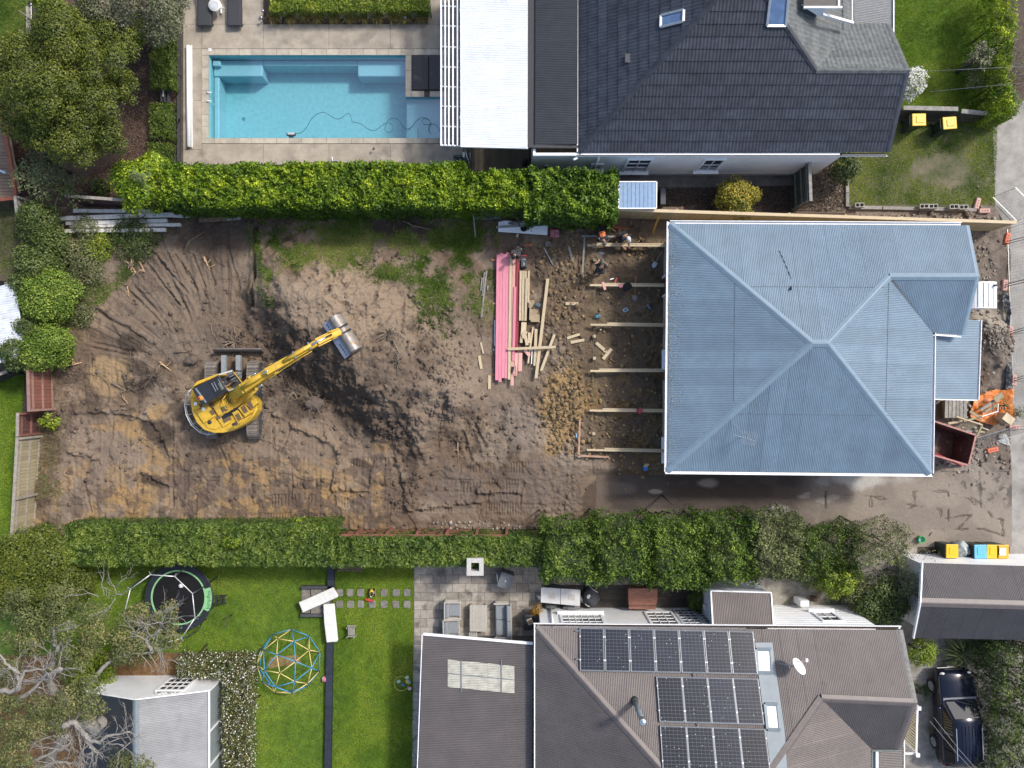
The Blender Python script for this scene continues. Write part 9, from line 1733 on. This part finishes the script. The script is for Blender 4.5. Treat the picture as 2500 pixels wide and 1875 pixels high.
mb=MB();q=P(1957,1468,.4);mb.box((q.x,q.y,.4),(.5,.34,.78),taper=.85);o=mb.build('heat_pump_box',M_white,None,bevel=.02);tag(o,'white box unit standing against the white weatherboard wall','box');mb=MB();q=P(1987,1462,.2);mb.box((q.x,q.y,.2),(.22,.22,.4));o=mb.build('stump_block',mat('brown_block',(.14,.10,.07),.9),None);tag(o,'brown block beside the white box unit','block')
# ================================================================ CAR
car=thing('parked_car','dark navy four wheel drive parked under the tall hedge','car',(0,0,0));M_car=mat('navy_paint',(.006,.009,.022),.18,.15,var=.05,spec=.7);M_cgl=mat('car_glass',(.012,.016,.018),.06,spec=.8);M_tyre=mat('tyre',(.014,.014,.015),.8);M_rim=mat('alloy_rim',(.50,.50,.50),.3,.8)
def loft(secs,name,m,par,bevel=.0,smooth=True):
 mb=MB();n=len(secs[0]);vs=[p for s in secs for p in s];fs=[]
 for i in range(len(secs)-1):fs+=[(i*n+j,i*n+(j+1)%n,(i+1)*n+(j+1)%n,(i+1)*n+j)for j in range(n)]
 fs+=[tuple(range(n-1,-1,-1)),tuple((len(secs)-1)*n+j for j in range(n))];mb.add(vs,fs);o=mb.build(name,m,par,smooth)
 return o
def sec(y,w,z0,z1,r=.08,crown=.02):return[Vector((x,y,z))for x,z in((-w+.04,z0),(-w,z0+.10),(-w-.015,(z0+z1)/2),(-w+.01,z1-r),(-w+r,z1),(0,z1+crown),(w-r,z1),(w-.01,z1-r),(w+.015,(z0+z1)/2),(w,z0+.10),(w-.04,z0))]
loft([sec(2.24,.58,.42,.66),sec(2.20,.72,.34,.80),sec(2.05,.82,.30,.90),sec(1.75,.87,.28,.97,.09),sec(1.2,.89,.27,1.02,.10),sec(.85,.89,.27,1.05),sec(.0,.90,.27,1.06),sec(-1.2,.90,.27,1.06),sec(-1.9,.89,.30,1.05),sec(-2.14,.86,.36,1.02),sec(-2.20,.78,.42,.98)],'body',M_car,car)
def csec(y,wb,wt,z1):return[Vector((x,y,z))for x,z in((-wb,1.03),(-wt-.03,z1-.10),(-wt+.05,z1-.01),(0,z1+.015),(wt-.05,z1-.01),(wt+.03,z1-.10),(wb,1.03))]
loft([csec(.98,.80,.78,1.07),csec(.25,.82,.63,1.60),csec(.12,.83,.63,1.645),csec(-.8,.83,.64,1.66),csec(-1.75,.82,.63,1.62),csec(-2.08,.80,.60,1.30),csec(-2.16,.78,.60,1.07)],'cabin',M_car,car)
mb=MB();mb.quad((-.70,.91,1.125),(.70,.91,1.125),(.58,.30,1.585),(-.58,.30,1.585));ws=mb.build('windscreen',M_cgl,car);mb=MB();mb.tube([(-.25,.95,1.10),(.35,.78,1.24)],.012,5);mb.tube([(.2,.95,1.10),(.62,.86,1.19)],.012,5);mb.build('wiper',M_black,ws)
mb=MB();mb.bar((-.78,1.0,1.06),(.78,1.0,1.06),.14,.015);mb.build('cowl',mat('cowl_grey',(.20,.21,.22),.5),car)
for s in(-1,1):
 for y0,y1 in((.55,-.38),(-.44,-1.25),(-1.32,-1.85)):mb=MB();f=lambda y:.30 if y<.4 else .30;ya=y0 if y0<.4 else .15;mb.quad((s*.845,y0,1.09),(s*.845,y1,1.09),(s*.69,y1,1.54),(s*.69,ya,1.54));mb.build('side_window',M_cgl,car)
 mb=MB();mb.tube([(s*.60,-.1,1.69),(s*.60,-1.6,1.68)],.018,6);mb.build('roof_rail',mat('rail_silver',(.55,.56,.57),.35,.6),car);mb=MB();mb.ball((s*.62,2.06,.80),.13,12,8,(1.2,1.0,.6));mb.build('headlight',mat('headlight_lens',(.55,.55,.50),.15),car,True);mb=MB();mb.ball((s*1.0,.62,1.06),.11,10,8,(1,.7,.8));mb.build('wing_mirror',M_car,car,True);mb=MB();mb.ball((s*.78,-2.14,.88),.10,10,8,(.8,.6,1.5));mb.build('tail_light',mat('tail_red',(.35,.02,.02),.25),car,True)
 for y in(1.35,-1.35):
  mb=MB();mb.tube([(s*.74,y,.34),(s*.93,y,.34)],.345,20);w=mb.build('wheel',M_tyre,car);mb=MB();mb.lathe((s*.935,y,.34),[(.22,0),(.22,.012),(.19,.012),(.18,-.01)],18,(s,0,0));mb.build('rim',M_rim,w)
  mb=MB()
  for k in range(5):a=k*2*math.pi/5;mb.bar((s*.94,y,.34),(s*.94,y+.2*math.cos(a),.34+.2*math.sin(a)),.05,.025)
  mb.build('spoke',M_rim,w)
mb=MB();mb.box((0,2.24,.62),(.9,.06,.16));mb.build('grille',M_black,car,bevel=.01);mb=MB();mb.box((0,2.24,.46),(1.5,.12,.12));mb.box((0,-2.24,.48),(1.6,.12,.14));mb.build('bumper',M_car,car,bevel=.04);mb=MB();mb.box((0,2.30,.45),(.38,.02,.10));mb.build('number_plate',M_white,car)
mb=MB();mb.quad((-.68,-2.125,1.12),(.68,-2.125,1.12),(.56,-2.06,1.32),(-.56,-2.06,1.32));mb.build('rear_window',M_cgl,car)
for k in range(5):mb=MB();mb.bar((-.32+.16*k,.0,1.68),(-.32+.16*k,-1.5,1.675),.02,.012);mb.build('roof_groove',M_car,car)
car.location=(21.25,-15.9,0);car.rotation_euler=(0,0,math.radians(2.6))
# ================================================================ OVERHEAD WIRES
for pts,lab in(([P(2214,176,4.6),P(2340,170,6),P(2530,161,6.6)],'upper thin service wire over the right lawn'),([P(2270,224,4.6),P(2415,210,6),P(2540,198,6.6)],'lower thin service wire over the right lawn'),([P(2270,1760,5),P(2330,1832,5.5),P(2420,1930,6)],'left service wire crossing the parked car'),([P(2280,1752,5),P(2342,1830,5.5),P(2430,1930,6)],'right service wire crossing the parked car')):
 mb=MB();mb.tube(pts,.007,5);o=mb.build('service_wire',mat('wire_grey',(.22,.23,.23),.5));tag(o,lab,'wire','overhead service wires')
